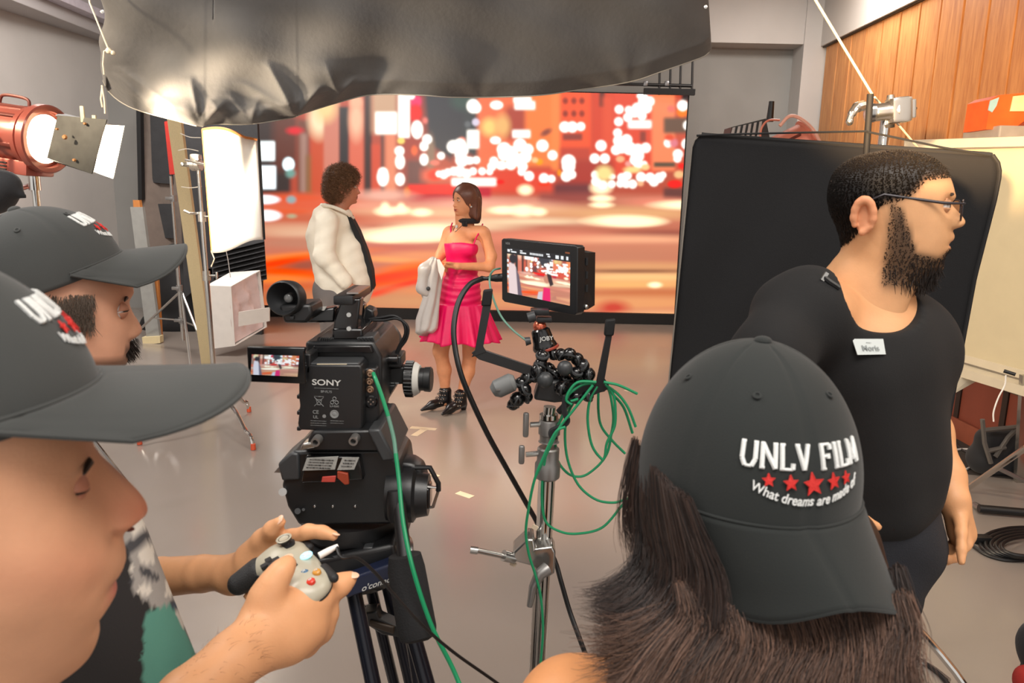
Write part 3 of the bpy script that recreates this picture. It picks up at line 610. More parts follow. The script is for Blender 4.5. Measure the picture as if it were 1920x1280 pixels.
lc = P(93, 262, 3.9); ld = V((0.97, -0.19, -0.12)); Mf = fresnel(lamp, lc, ld, (0.05, 0, 1), 0.165, L=0.5)
M_door = mat('barn_door_worn', lin(40, 40, 37), 0.45, 0.3, var=0.35, vscale=18); M_doori = mat('barn_door_inside', lin(226, 218, 200), 0.35, 0.2, var=0.05)
def door_leaf(pts, m, name='barn_door', t=0.004):
    a, b, c = V(pts[0]), V(pts[1]), V(pts[2]); n = (b-a).cross(c-a).normalized(); o = fix_normals(MB().prism(pts, n*t).build(name, m, lamp, False)); return o
d1 = door_leaf([P(108, 216, 3.78), P(200, 224, 3.66), P(172, 326, 3.66), P(88, 296, 3.78)], M_door)
for px, py, s in ((122, 257, 0.012), (108, 242, 0.006), (140, 300, 0.008), (160, 232, 0.007)): MB().lathe(P(px, py, 3.70), (0, -1, 0), [(0, s), (0.012, s*0.7)], 10).build('paint_chip', mat('rust_chip', lin(176, 120, 70), 0.6), d1)
door_leaf([P(196, 234, 4.05), P(233, 236, 3.98), P(212, 335, 3.98), P(176, 322, 4.05)], M_doori)
door_leaf([P(104, 218, 3.80), P(196, 228, 3.70), P(200, 233, 3.98), P(112, 212, 4.05)], M_door)
door_leaf([P(92, 300, 3.80), P(172, 326, 3.70), P(178, 322, 3.98), P(100, 296, 4.05)], M_door)
for px, py, l in ((154, 214, 0.075), (176, 222, 0.03)):
    c = P(px, py, 3.72); pg = MB().box(c, (0.014, 0.010, l), bev=0.002).box(c+V((0.008, 0, 0)), (0.006, 0.010, l), bev=0.002).build('clothespin', M_cream); tag(pg, 'wooden clothespin clipped to the top of the barn door, '+('the taller one' if l > 0.05 else 'the shorter one at right'), 'clothespin', 'clothespins on the barn door')
pb = P(64, 338, 3.9); MB().cyl(pb+V((0, 0, -0.05)), pb+V((0, 0, 0.02)), 0.028).build('spigot', M_chrome, lamp)
MB().cyl((pb.x, pb.y, 0.30), pb+V((0, 0, -0.05)), 0.018).build('stand_column', M_chrome, lamp)
for k in range(3):
    an = R_(100+120*k); MB().tube([(pb.x, pb.y, 0.5), (pb.x+0.5*math.cos(an), pb.y+0.5*math.sin(an), 0.012)], 0.012).build('stand_leg', M_chrome, lamp)
# dark cloth bag draped beside the lamp
blk = blob('black_cloth_bundle', [('e', P(8, 345, 3.3), (0.07, 0.06, 0.06)), ('e', P(-25, 360, 3.3), (0.13, 0.1, 0.10)), ('c', P(20, 350, 3.3), P(45, 368, 3.3), 0.025, 0.012)], M_black2, None, 0.012, 0.03)
tag(blk, 'black cloth bundle at the far left under the red lamp', 'cloth bundle')

# bounce frame on a chrome c-stand
bounce = thing('bounce_reflector', 'glowing white curved reflector with an orange wooden edge on the chrome stand', 'reflector', tuple(P(437, 350, 4.9)))
nb = 24; rows = []
for i in range(26):
    v = i/25; row = []
    for j in range(nb):
        u = j/(nb-1); tx, ty = 380+u*102, 243+u*19-9*math.sin(math.pi*min(1, u*1.3)); bx, by = 398+u*94, 474-u*24+4*math.sin(u*6)
        row.append(P(tx+(bx-tx)*v, ty+(by-ty)*v, 4.62+0.30*abs(u-0.68)**1.3*1.0+0.02*math.sin(u*9+v*3)))
    rows.append(row)
vv, ff = loft([[tuple(q) for q in r] for r in rows], closed=False, cap=False)
o = mesh_obj('white_sheet', vv, ff, mat('white_silk', lin(250, 246, 238), 0.55, var=0.02, bump=0.1, bscale=14), bounce); md = o.modifiers.new('Solidify', 'SOLIDIFY'); md.thickness = 0.004
MB().tube([r_ for r_ in rows[0]], 0.009, 8).build('top_batten', M_orange, bounce)
MB().tube([r[0] for r in rows], 0.008, 8).build('side_batten', M_orange, bounce)
MB().tube([r[-1]+V((0.01, 0.01, 0)) for r in rows], 0.006, 8).build('dark_edge', M_blackm, bounce)
MB().tube([P(396, 470, 4.75), P(402, 485, 4.74), P(396, 500, 4.74)], 0.004).build('loose_cord', M_rope, bounce)
st = thing('light_stand', 'chrome three-legged stand with orange feet holding the white reflector', 'light stand', tuple(PZ(408, 792, 0)))
fb = PZ(408, 792, 0); ft = V((fb.x-0.03, fb.y, P(372, 302, fb.y).z))
cstand(st, fb, ft, [PZ(475, 843, 0), PZ(262, 833, 0), PZ(467, 772, 0)], r=0.017, joints=(0.58, 0.80), hz=0.22)
Yb = fb.y; g = grip_head(st, P(368, 309, Yb), (1, -0.15, 0), 1.25)
MB().tube([P(348, 300, Yb), P(396, 312, 4.85)], 0.008).build('grip_arm', M_steel, st)
MB().tube([P(345, 395, Yb-.03), P(356, 400, Yb-.04), P(372, 400, Yb)], 0.008).build('t_knob', M_steel, st)
# second stand with a red lamp head
st2 = thing('light_stand', 'silver lightweight stand with folded braces behind the white reflector stand', 'light stand', tuple(PZ(348, 668, 0)))
b2 = PZ(345, 660, 0); Y2 = b2.y; t2 = V((P(320, 330, Y2).x, Y2, P(320, 330, Y2).z))
MB().cyl(b2+V((0, 0, .12)), b2+(t2-b2)*0.6, 0.018).cyl(b2+(t2-b2)*0.6, t2, 0.013).build('column', M_steel, st2)
for y_ in (372, 540, 600): c = P(322+(y_-330)*0.07, y_, Y2); MB().cyl(c-V((0, 0, .03)), c+V((0, 0, .03)), 0.03).box(c+V((-0.03, -0.02, 0)), (0.07, 0.03, 0.03), bev=0.005).build('collar', M_steeld, st2)
for (x1, y1) in ((236, 604), (392, 640), (360, 668)):
    f = PZ(x1, y1+40, 0); MB().tube([P(340, 545, Y2), f+V((0, 0, 0.012))], 0.012).build('leg', M_steel, st2); MB().tube([P(340, 600, Y2), (P(340, 545, Y2)+f)*0.5], 0.008).build('brace', M_steel, st2)
MB().prism(pl([(308, 228), (330, 224), (336, 300), (330, 326), (318, 327)], Y2-0.05), (0, 0.12, 0)).build('red_head', mat('red_panel', lin(190, 50, 40), 0.5), st2, False)
# leaning cream flat, cords
o = tim = fix_normals(MB().prism([P(313, 222, 5.35), P(338, 222, 5.35), PZ(402, 700, 0.0), PZ(380, 700, 0)], (0, 0.04, 0)).build('leaning_timber', M_cream, smooth=False)); tag(o, 'long cream painted timber leaning behind the chrome stands', 'timber')
foam = thing('acoustic_foam_panel', 'black panel of wedge acoustic foam standing behind the white reflector', 'foam panel', tuple(P(420, 480, 8.2)))
M_foam = mat('foam_charcoal', lin(52, 52, 54), 0.9, var=0.1, bump=0.2, bscale=90)
MB().prism(pl([(336, 226), (482, 226), (494, 492), (400, 512), (345, 560)], 8.25), (0, 0.06, 0)).prism([P(380, 505, 8.25), P(490, 492, 8.25), V((P(490, 600, 8.25).x, 8.25, 0)), V((P(380, 600, 8.25).x, 8.25, 0))], (0, 0.06, 0)).build('backing', M_foam, foam, False)
mb = MB()
for i in range(9):
    y0 = 452+i*9.0
    for j in range(13):
        x0 = 395+j*7.6+i*0.6; s = -0.24; yy = y0+(x0-395)*s+16
        mb.prism([P(x0, yy, 8.22), P(x0+8, yy-2, 8.22), P(x0+8.5, yy+7, 8.12), P(x0+.5, yy+9, 8.12)], (0, 0.02, 0))
mb.build('foam_wedges', M_foam, foam, False)
for i, (pts) in enumerate([[(338, 250), (356, 257), (376, 258)], [(334, 282), (352, 279), (372, 283)], [(340, 350), (358, 352), (378, 349)], [(424, 470), (428, 490), (432, 520)]]):
    Yc = 5.3 if i < 3 else 6.0
    o = MB().tube(spline([tuple(P(x, y, Yc)) for x, y in pts], 4), 0.003, 6).build('cord', M_white); o.parent = tim if i < 3 else None; o.location = o.location-(tim.location if i < 3 else V((0, 0, 0)))
    if i == 3: tag(o, ['white cord across the foam, highest beside the timber', 'white cord across the foam, second from the top', 'white cord across the foam, third from the top', 'white cord hanging above the white crate'][i], 'cord')
# white crate with plastic
cr = thing('white_crate', 'white open box stuffed with crumpled plastic wrap near the LED wall', 'box', tuple(PZ(430, 655, 0)))
Y0 = 7.1; q = lambda x, y, Y=Y0: P(x, y, Y)
mb = MB(); mb.add([q(389, 536), q(434, 538), q(441, 646), q(400, 652), q(432, 512, 7.5), q(487, 508, 7.5), q(500, 612, 7.5), q(452, 620, 7.5)], [(0, 1, 2, 3), (0, 4, 5, 1), (0, 3, 7, 4), (3, 2, 6, 7), (4, 7, 6, 5)])
o = mb.build('shell', M_white, cr, False); md = o.modifiers.new('Solidify', 'SOLIDIFY'); md.thickness = 0.012
M_wrap = mat('plastic_wrap', lin(240, 222, 222), 0.25, var=0.05, bump=0.5, bscale=18)
S = []
for i in range(16):
    r = []
    for j in range(16):
        u, v = i/15, j/15; A = q(436, 540)*(1-u)+q(487, 509, 7.5)*u; B = q(442, 645)*(1-u)+q(500, 612, 7.5)*u
        p = A*(1-v)+B*v; k = math.sin(u*11+v*7)*math.sin(v*13-u*5); r.append(tuple(p+V((-0.03+0.05*k*math.sin(math.pi*u)*math.sin(math.pi*v), 0.02*k, 0))))
    S.append(r)
vv, ff = loft(S, closed=False, cap=False); mesh_obj('wrap', vv, ff, M_wrap, cr)
fix_normals(MB().prism([q(447, 585, 7.0), q(505, 576, 7.1), q(505, 602, 7.1), q(447, 612, 7.0)], (0, 0.02, 0)).build('flap', M_white, cr, False))
# boards against the wall
def board(pts, Y, th, m, name, label, cat='board'):
    o = fix_normals(MB().prism(pl(pts, Y), (0, th, 0)).build(name, m, smooth=False)); tag(o, label, cat); return o
gb = thing('grey_board', 'tall narrow grey board with a wooden block on top leaning at the back left wall', 'board', tuple(PZ(288, 646, 0)))
Yg = PZ(285, 643, 0).y
MB().prism(pl([(244, 388), (267, 388), (300, 638), (276, 643)], Yg), (0, 0.05, 0)).build('plank', mat('grey_board_paint', lin(150, 150, 146), 0.7), gb, False)
MB().prism(pl([(249, 375), (261, 375), (263, 388), (250, 388)], Yg), (0, 0.05, 0)).build('wood_block', M_orange, gb, False)
MB().prism(pl([(266, 632), (300, 630), (300, 643), (268, 646)], Yg-0.03), (0, 0.08, 0)).build('foot_block', M_cream, gb, False)
board([(283, 500), (294, 500), (303, 640), (290, 640)], Yg+0.1, 0.04, M_orange, 'plywood_strip', 'orange plywood strip leaning right beside the grey board')
fl = thing('wooden_flat', 'tall taupe flat with two dark square panels against the back wall at left', 'scenery flat', tuple(PZ(300, 590, 0)))
Yf = 9.2
MB().prism([P(258, 150, Yf), P(330, 150, Yf), P(345, 560, Yf), PZ(345, 605, 0.0), PZ(275, 605, 0.0), P(266, 560, Yf)], (0, 0.06, 0)).build('panel', mat('taupe_flat', lin(112, 100, 92), 0.8), fl, False)
for pts in ([(281, 212), (318, 212), (322, 345), (286, 342)], [(290, 382), (322, 382), (328, 447), (292, 445)]): MB().prism(pl(pts, Yf-0.05), (0, 0.05, 0)).build('dark_square', M_foam, fl, False)
o = fix_normals(MB().prism(pl([(254, 150), (262, 150), (266, 374), (259, 376)], Yf-0.25), (0, 0.08, 0)).build('black_drape_edge', M_blackm, smooth=False)); tag(o, 'thin strip of black drape hanging beside the taupe flat', 'drape')
dk = blob('black_drape_pile', [('e', P(345, 560, 8.55), (0.36, 0.2, 0.33)), ('e', P(325, 610, 8.55), (0.38, 0.25, 0.22)), ('e', P(370, 600, 8.55), (0.34, 0.22, 0.25)), ('c', P(330, 480, 8.6), P(335, 560, 8.6), 0.15, 0.24)], M_blackm, None, 0.03, 0.08)
tag(dk, 'heap of black drapes on the floor behind the light stands', 'drapes')

# ================================================================ RIGHT SIDE PROPS
flag = thing('black_flag', 'large black fabric flag with rounded corners held in front of the whiteboard', 'flag', tuple(P(1560, 520, 2.3)))
Yl, Yrt = 2.32, 2.10
def FP(x, y, dy=0.0): return P(x, y, Yl+(Yrt-Yl)*(x-1262)/(1872-1262)+dy)
rows = []
Lx = lambda y: 1300-(y-262)*0.098; 
def Rx(y): return float(np.interp(y, [290, 330, 372, 520, 780, 900], [1873, 1872, 1864, 1826, 1778, 1752]))
for i in range(40):
    v = i/39; row = []
    for j in range(40):
        u = j/39; yl = 252+v*(720-252); yr = 291+v*(860-291); y = yl+(yr-yl)*u; x = Lx(y)+(Rx(y)-Lx(y))*u
        cr_ = 0.0
        if v < 0.05: x += (14*(1-v/0.05)**2)*(1 if u < 0.5 else -1)*max(0, abs(u-0.5)*2-0.93)/0.07
        row.append(tuple(FP(x, y, 0.012*math.sin(u*5+v*4)*math.sin(math.pi*u)+0.006*math.sin(u*22+v*9)*v)))
    rows.append(row)
vv, ff = loft(rows, closed=False, cap=False)
o = mesh_obj('fabric', vv, ff, mat('flag_fabric', lin(11, 11, 14), 0.9, var=0.08, bump=0.1, bscale=300), flag); md = o.modifiers.new('Solidify', 'SOLIDIFY'); md.thickness = 0.010; md.offset = 0
M_bind = mat('edge_binding', lin(120, 114, 106), 0.7)
ed = [rows[i][0] for i in range(39, -1, -1)]
MB().tube([V(p)+V((-0.004, -0.006, 0)) for p in ed], 0.0022, 6).build('left_edge_binding', M_bind, flag)
MB().tube([V(rows[i][-1])+V((0.0, -0.004, 0)) for i in range(40)], 0.006, 8).build('frame_side', M_blackm, flag)
MB().tube([V(p)+V((0, 0, 0.0)) for p in rows[0]], 0.007, 8).build('frame_top', M_blackm, flag)
MB().cyl(FP(1632, 176), FP(1624, 290), 0.009, n=12).build('mounting_pin', M_blackm, flag)
MB().tube([FP(1306, 254, -.01), FP(1390, 251, -.012), FP(1480, 249, -.012), FP(1626, 246, -.012)], 0.0032, 6).tube([FP(1626, 247, -.012), FP(1680, 258, -.012), FP(1770, 277, -.01), FP(1858, 291, -.01)], 0.0032, 6).build('stretch_cord', M_blackm, flag)
cs = thing('c_stand', 'chrome stand whose grip head holds the black flag at upper right', 'light stand', tuple(PZ(1610, 1010, 0)))
ys = 2.36; tp = P(1664, 190, ys); bs = V((tp.x, tp.y, 0))
MB().cyl((tp.x, tp.y, 0.3), (tp.x, tp.y, 1.55), 0.0175).cyl((tp.x, tp.y, 1.55), P(1664, 200, ys), 0.0155).build('column', M_chrome, cs)
MB().cyl(P(1664, 234, ys), P(1664, 240, ys), 0.02).build('rubber_ring', M_blackm, cs)
for an in (200, 320, 80):
    f = V((tp.x+0.42*math.cos(R_(an)), tp.y+0.42*math.sin(R_(an)), 0.015)); lg = MB().tube(spline([(tp.x, tp.y, 0.38), (tp.x+0.2*math.cos(R_(an)), tp.y+0.2*math.sin(R_(an)), 0.30), tuple(f+V((0, 0, .1))), tuple(f)], 5), 0.012, 10).build('leg', M_chrome, cs)
c0, ax = P(1652, 210, ys-0.02), (P(1690, 205, ys)-P(1610, 213, ys)).normalized()
x, y, z = frame(ax, (0, 1, 0)); M = mtx(c0, x, y, z)
g = MB(M).lathe((0, 0, -0.045), (0, 0, 1), [(0, 0.020), (0.004, 0.028), (0.022, 0.028), (0.024, 0.024), (0.028, 0.026), (0.06, 0.026), (0.075, 0.030), (0.085, 0.034)], 28).build('grip_head', M_steel, cs)
MB(M).box((0, 0.0, 0.052), (0.062, 0.075, 0.062), bev=0.012).box((0.0, 0.0, 0.085), (0.05, 0.055, 0.02), bev=0.005).build('grip_body', M_steel, cs)
MB().cyl(P(1670, 178, ys), P(1670, 190, ys), 0.010, 0.013).build('top_bolt', M_steel, cs)
MB().tube(spline([tuple(P(1618, 198, ys-.03)), tuple(P(1606, 202, ys-.04)), tuple(P(1597, 214, ys-.05)), tuple(P(1592, 228, ys-.05))], 5), [0.016]*6+[0.013]*5+[0.010]*5, 10).ball(P(1593, 228, ys-.05), 0.012, 10).build('lever', M_steel, cs)
for k in (-1, 1): MB(M).ball((0.012*k, 0.0, 0.097), 0.005, 8).build('socket_hole', M_blackm, g)
rp = MB().tube([P(1500, -60, 2.20), P(1529, 0, 2.25), P(1566, 62, 2.3), P(1636, 178, ys)], 0.0038, 8).tube([P(1640, 182, ys+.02), P(1690, 240, 2.5), P(1722, 278, 2.6)], 0.0032, 8).build('cream_rope', M_rope); tag(rp, 'cream rope running from the ceiling to the top of the black flag', 'rope')

# whiteboard on its frame
M_wb = mat('whiteboard_surface', lin(208, 194, 160), 0.35, var=0.02); M_wbf = mat('whiteboard_frame', lin(208, 196, 172), 0.4, var=0.03)
wb = thing('whiteboard', 'cream rolling whiteboard with a tray along its bottom at the right edge', 'whiteboard', tuple(PZ(1880, 800, 0)))
A, B, C_, D = P(1700, 278, 4.75), P(2010, 268, 3.75), P(2010, 722, 3.75), P(1700, 640, 4.75)
n = (B-A).cross(D-A).normalized(); n = n if n.y < 0 else -n
fix_normals(MB().prism([A, B, C_, D], -n*0.02).build('board', M_wb, wb, False))
def bar(a, b, w, t, name, m, par, out=0.012):
    a, b = V(a), V(b); d = (b-a).normalized(); s = d.cross(n).normalized()*w/2
    return fix_normals(MB().prism([a-s+n*out, b-s+n*out, b+s+n*out, a+s+n*out], -n*t).build(name, m, par, False))
bar(P(1698, 271, 4.75), P(2010, 262, 3.75), 0.05, 0.04, 'top_frame', M_wbf, wb); bar(P(1698, 281, 4.75), P(2010, 273, 3.75), 0.008, 0.03, 'frame_line', mat('frame_line', lin(120, 110, 96), 0.5), wb, 0.016)
bar(P(1770, 661, 4.5), P(2010, 727, 3.75), 0.055, 0.04, 'bottom_frame', M_wbf, wb, 0.014); bar(P(1770, 668, 4.5), P(2010, 737, 3.75), 0.010, 0.02, 'shadow_gap', mat('frame_line', None), wb, 0.018)
bar(P(1770, 678, 4.5), P(2010, 748, 3.75), 0.055, 0.10, 'marker_tray', M_wbf, wb, 0.09)
mk = MB().cyl(P(1882, 695, 3.98), P(1904, 702, 3.95), 0.010).build('marker_pen', M_black); tag(mk, 'black marker lying on the whiteboard tray', 'marker')
MB().prism([P(1772, 722, 4.3), P(1845, 688, 4.25), P(1864, 696, 4.25), P(1778, 744, 4.3)], (0, 0.03, 0)).build('brace', M_wbf, wb, False)
MB().prism([P(1918, 704, 3.9), P(1936, 704, 3.9), PZ(1924, 905, 0), PZ(1906, 905, 0)], (0, 0.03, 0)).build('upright', M_steel, wb, False)
MB().tube([PZ(1813, 916, 0.02), P(1925, 838, 3.55)], 0.016, 10).build('caster_leg', M_chrome, wb); MB().tube([P(1868, 876, 3.9), P(1935, 908, 3.9)], 0.012, 8).build('cross_leg', M_steeld, wb)
wc = MB().tube(spline([tuple(P(x, y, 3.85)) for x, y in ((1886, 703), (1884, 722), (1872, 745), (1863, 772), (1863, 790))], 5), 0.004, 8).build('white_cable', M_white); tag(wc, 'white cable hanging down from the whiteboard tray', 'cable')
# cabinet behind, box on it
cab = thing('storage_cabinet', 'cream cabinet standing on the low cabinet behind the whiteboard', 'cabinet', (3.43, 5.3, 0.6))
zt = P(1880, 264, 5.1).z
MB().box((3.43, 5.35, (zt+.601)/2), (0.60, 0.9, zt-.601), bev=0.01).build('body', M_wbf, cab, False); MB().box((3.43, 4.895, (zt+.6)/2), (0.56, 0.012, zt-0.7), bev=0.004).build('door', M_wbf, cab, False)
tr = MB().box((P(1880, 253, 5.1).x+.06, 5.15, zt+0.045), (0.36, 0.4, 0.08), bev=0.01).build('grey_tray', mat('grey_tray', lin(150, 146, 142), 0.5), smooth=False); tag(tr, 'grey tray on the cabinet under the orange box', 'tray')
ob = thing('toy_box', 'orange, white and blue patterned cardboard box on the grey tray', 'box', (P(1885, 220, 5.1).x+.08, 5.15, zt+0.085))
q = lambda x, y, Y=5.02: P(x, y, Y)+V((0, 0, .012))
fix_normals(MB().prism([q(1848, 246), q(1935, 246), q(1935, 176), q(1872, 182), q(1857, 190)], (0, 0.25, 0)).build('carton', mat('orange_card', lin(224, 92, 34), 0.5, var=0.12), ob, False))
M_lb = mat('light_blue_print', lin(150, 190, 200), 0.5); M_crd = mat('cream_print', lin(236, 208, 160), 0.5, var=0.15)
MB().prism([q(1857, 192, 5.01), q(1873, 186, 5.01), q(1868, 202, 5.01), q(1860, 214, 5.01), q(1853, 210, 5.01)], (0, 0.008, 0)).build('blue_panel', M_lb, ob, False)
MB().prism([q(1900, 184, 5.01), q(1935, 180, 5.01), q(1935, 212, 5.01), q(1894, 212, 5.01)], (0, 0.008, 0)).build('cream_panel', M_crd, ob, False)
MB().prism([q(1910, 246, 5.01), q(1935, 246, 5.01), q(1935, 220, 5.01), q(1908, 240, 5.01)], (0, 0.008, 0)).build('dark_corner_print', mat('dark_print', lin(120, 50, 30), 0.5), ob, False)
# dark lamp bank and a red lamp behind the flag
rl = thing('red_studio_lamp', 'red studio lamp with a pale looped cable visible above the black flag', 'studio lamp', tuple(PZ(1500, 560, 0)))
c = P(1518, 262, 6.0); M_salm = mat('salmon_enamel', lin(206, 122, 100), 0.4, 0.1, var=0.06)
d = (P(1540, 232, 6.0)-P(1400, 300, 6.0)).normalized(); x, y, z = frame(d, (0, 1, 0)); M = mtx(c, x, y, z)
MB(M).lathe((0, 0, -0.5), (0, 0, 1), [(0, 0.12), (0.02, 0.15), (0.46, 0.15), (0.47, 0.17), (0.5, 0.17)], 32).build('housing', M_salm, rl)
for a in (150, 190, 230, 270): MB(M).box((0.152*math.cos(R_(a)), 0.152*math.sin(R_(a)), -0.28), (0.05, 0.012, 0.36), rot=Matrix.Rotation(R_(a), 3, 'Z')).build('vent_slot', M_redd, rl)
MB().tube(spline([tuple(P(x_, y_, 5.8)) for x_, y_ in ((1425, 258), (1428, 240), (1440, 226), (1462, 225))], 5), 0.008, 8).build('carry_handle', M_salm, rl)
MB().tube(spline([tuple(P(x_, y_, 5.78)) for x_, y_ in ((1462, 236), (1480, 218), (1500, 222), (1525, 244), (1545, 282))], 6), 0.013, 8).build('cable_loop', mat('pale_pink_cable', lin(222, 166, 148), 0.5), rl)
MB().cyl((c.x-0.2, c.y+0.02, 0), (c.x-0.2, c.y+0.02, c.z-0.16), 0.02).build('stand_column', M_chrome, rl)
rx_ = thing('wireless_receiver', 'black ridged receiver with a thick upright antenna above the flag', 'receiver', tuple(PZ(1400, 580, 0)))
MB().prism([P(1362, 282, 6.4), P(1372, 238, 6.4), P(1436, 222, 6.4), P(1448, 282, 6.4)], (0, 0.22, 0)).build('body', M_black, rx_, False)
for k in range(6): MB().prism([P(1368+k*10, 262, 6.38), P(1374+k*10, 239-k*2.2, 6.38), P(1379+k*10, 238-k*2.2, 6.38), P(1374+k*10, 262, 6.38)], (0, 0.03, 0)).build('fin', M_steeld, rx_, False)
MB().tube([P(1443, 228, 6.4), P(1447, 190, 6.4)], [0.03, 0.022], 12).build('antenna', M_black, rx_)
c = P(1405, 282, 6.5); MB().cyl((c.x, c.y, 0), (c.x, c.y, c.z+0.02), 0.02).build('stand_column', M_chrome, rx_)

# low cabinet along the plank wall
lc_ = thing('low_cabinet', 'long low red-brown panelled cabinet with a dark top under the plank wall', 'cabinet', (3.42, 5.2, 0))
M_rb = mat('red_brown_panel', lin(128, 62, 44), 0.55, var=0.08, vscale=4); M_lt = mat('cabinet_top_brown', lin(88, 72, 58), 0.6, var=0.08)
MB().box((3.45, 6.0, 0.235), (0.62, 6.4, 0.47), bev=0.004).build('body', M_rb, lc_, False); MB().box((3.43, 6.0, 0.535), (0.70, 6.44, 0.13), bev=0.008).build('top', M_lt, lc_, False)
for k in range(13): MB().box((3.135, 3.1+k*0.48, 0.25), (0.012, 0.05, 0.44)).build('divider', mat('dark_divider', lin(42, 28, 22), 0.6), lc_, False)
MB().box((3.125, 6.0, 0.07), (0.02, 6.4, 0.14), bev=0.003).build('kick_board', mat('kick_board', lin(140, 74, 52), 0.55), lc_, False)
pb0 = PX(1800, 692, 3.36); pot = blob('clay_bowl', [('e', V((pb0.x, pb0.y, .672)), (0.14, 0.12, 0.07))], mat('clay', lin(150, 92, 66), 0.5), None, 0.01); tag(pot, 'brown clay bowl on the low cabinet below the whiteboard', 'bowl'); pot.location.z += 0.0
# bag, cables and poles on the floor
bag = thing('equipment_bag', 'black equipment bag with grey webbing slumped beneath the whiteboard', 'bag', tuple(PZ(1890, 868, 0)))
bc = PZ(1895, 878, 0)+V((-.14, -.10, 0))
blob('body', [('c', bc+V((-0.10, 0, 0.10)), bc+V((0.14, 0.02, 0.10)), 0.10, 0.11), ('c', bc+V((-0.10, 0, 0.22)), bc+V((0.12, 0.02, 0.20)), 0.07, 0.10), ('e', bc+V((0.12, -0.04, 0.12)), (0.14, 0.12, 0.12))], M_black2, bag, 0.012, 0.04)
M_web = mat('grey_webbing', lin(92, 86, 80), 0.8)
for (pts) in ([(1842, 786), (1846, 830), (1858, 868)], [(1846, 806), (1880, 803), (1910, 800)], [(1850, 846), (1868, 842), (1885, 838)], [(1866, 856), (1890, 820), (1920, 790)]): MB().tube([P(x_, y_, 4.18) for x_, y_ in pts], 0.014, 6).build('strap', M_web, bag)
fl_ = MB().tube([PZ(1835, 953, 0.03), PZ(1960, 964, 0.03)], 0.022, 12).build('black_pole', M_black); tag(fl_, 'black pole with a chrome band lying on the floor at the right edge', 'pole')
p2 = MB().tube([PZ(1827, 946, 0.02), PZ(1838, 952, 0.02)], 0.018, 10).build('pole_cap', M_steel); p2.parent = fl_; p2.location = p2.location-fl_.location
co = thing('cable_coil', 'coil of black cable on the floor below the black pole at right', 'cable', tuple(PZ(1900, 1020, 0)))
for k in range(5):
    cx_, cy_, rx, ry = 1918+k*3, 1018+k*1.5, 80-k*7, 30-k*3.0
    MB().tube([PZ(cx_+rx*math.cos(t*0.1257), cy_+ry*math.sin(t*0.1257), 0.008+0.009*k) for t in range(51)], 0.0085, 8).build('loop', M_black, co)
MB().box(tuple(PZ(1840, 1010, 0.02)), (0.09, 0.05, 0.035), bev=0.01).build('connector', M_black, co)
for i, pts in enumerate([[(1764, 775), (1790, 800), (1830, 822), (1850, 850)], [(1770, 800), (1800, 840), (1840, 860), (1880, 880)], [(1780, 790), (1820, 830), (1850, 870)], [(1820, 1020), (1850, 1040), (1890, 1050), (1940, 1048)], [(1700, 1235), (1740, 1246), (1780, 1275)], [(1700, 1220), (1760, 1262), (1790, 1300)]]):
    o = MB().tube(spline([tuple(PZ(x_, y_, 0.009)) for x_, y_ in pts], 6), 0.008, 8).build('floor_cable', M_black if i != 4 else M_steel); tag(o, ['black cable on the floor along the low cabinet, the one nearest it', 'black cable curving on the floor toward the equipment bag', 'black cable between the low cabinet and the equipment bag', 'black cable passing under the cable coil', 'grey cable at the bottom edge right of the jeans', 'black cable at the bottom edge right of the jeans'][i], 'cable')
for i, pts in enumerate([[(1786, 848), (1800, 842), (1842, 843)], [(1842, 832), (1842, 850), (1826, 872), (1800, 884)]]):
    o = MB().tube(spline([tuple(PZ(x_, y_, 0.01)) for x_, y_ in pts], 6), 0.007, 8).build('pale_cable', M_white); tag(o, ['pale cable lying straight on the floor left of the bag', 'pale cable curling on the floor below the bag'][i], 'cable')
M_mat = mat('dark_floor_mat', lin(52, 44, 38), 0.9, var=0.2, vscale=20)
o = fix_normals(MB().prism([PZ(1768, 770, 0.001), PZ(1860, 822, 0.001), PZ(1920, 860, .001), PZ(1960, 905, .001), PZ(1780, 885, 0.001), PZ(1740, 830, .001)], (0, 0, 0.004)).build('floor_mat', M_mat, smooth=False)); tag(o, 'dark rumpled mat on the floor along the low cabinet', 'mat')
sh = thing('person', 'person cropped at the lower right edge, only a black sleeve and red garment showing', 'person', tuple(PZ(1950, 1270, 0)))
blob('body', [('e', P(1950, 1210, 1.5), (0.045, 0.05, 0.06)), ('c', P(1965, 1240, 1.5), P(1990, 1320, 1.5), 0.05, 0.1)], M_black2, sh, 0.01, 0.02)
blob('red_garment', [('e', P(1938, 1285, 1.45), (0.035, 0.05, 0.04))], mat('red_cloth', lin(170, 40, 34), 0.8), sh, 0.008)

# ================================================================ CINEMA CAMERA ON TRIPOD
M_cam = mat('camera_black', lin(25, 26, 28), 0.36, var=0.12, bump=0.08, bscale=900, spec=0.6)
M_camg = mat('camera_gloss', lin(14, 14, 16), 0.16, var=0.05, spec=0.7)
M_dgrey = mat('dark_grey_plastic', lin(56, 58, 60), 0.4, var=0.08)
M_lgrey = mat('light_grey_print', lin(196, 194, 188), 0.5)
M_txt = mat('printed_white', lin(208, 208, 204), 0.5, var=0.02)
M_txtd = mat('printed_grey', lin(130, 132, 132), 0.5, var=0.02)
M_blueb = mat('navy_band', lin(28, 36, 62), 0.4)
M_copper = mat('connector_brass', lin(170, 140, 116), 0.3, 0.9, var=0.15)
M_green = mat('green_cable', lin(24, 140, 92), 0.4, var=0.06)
M_green2 = mat('green_cable_faded', lin(96, 140, 122), 0.45, var=0.06)
M_amber = mat('amber_rubber', lin(150, 60, 42), 0.45)
def bevelled(o, w=0.002, seg=2):
    md = o.modifiers.new('Bevel', 'BEVEL'); md.width = w; md.segments = seg; md.limit_method = 'ANGLE'; return o
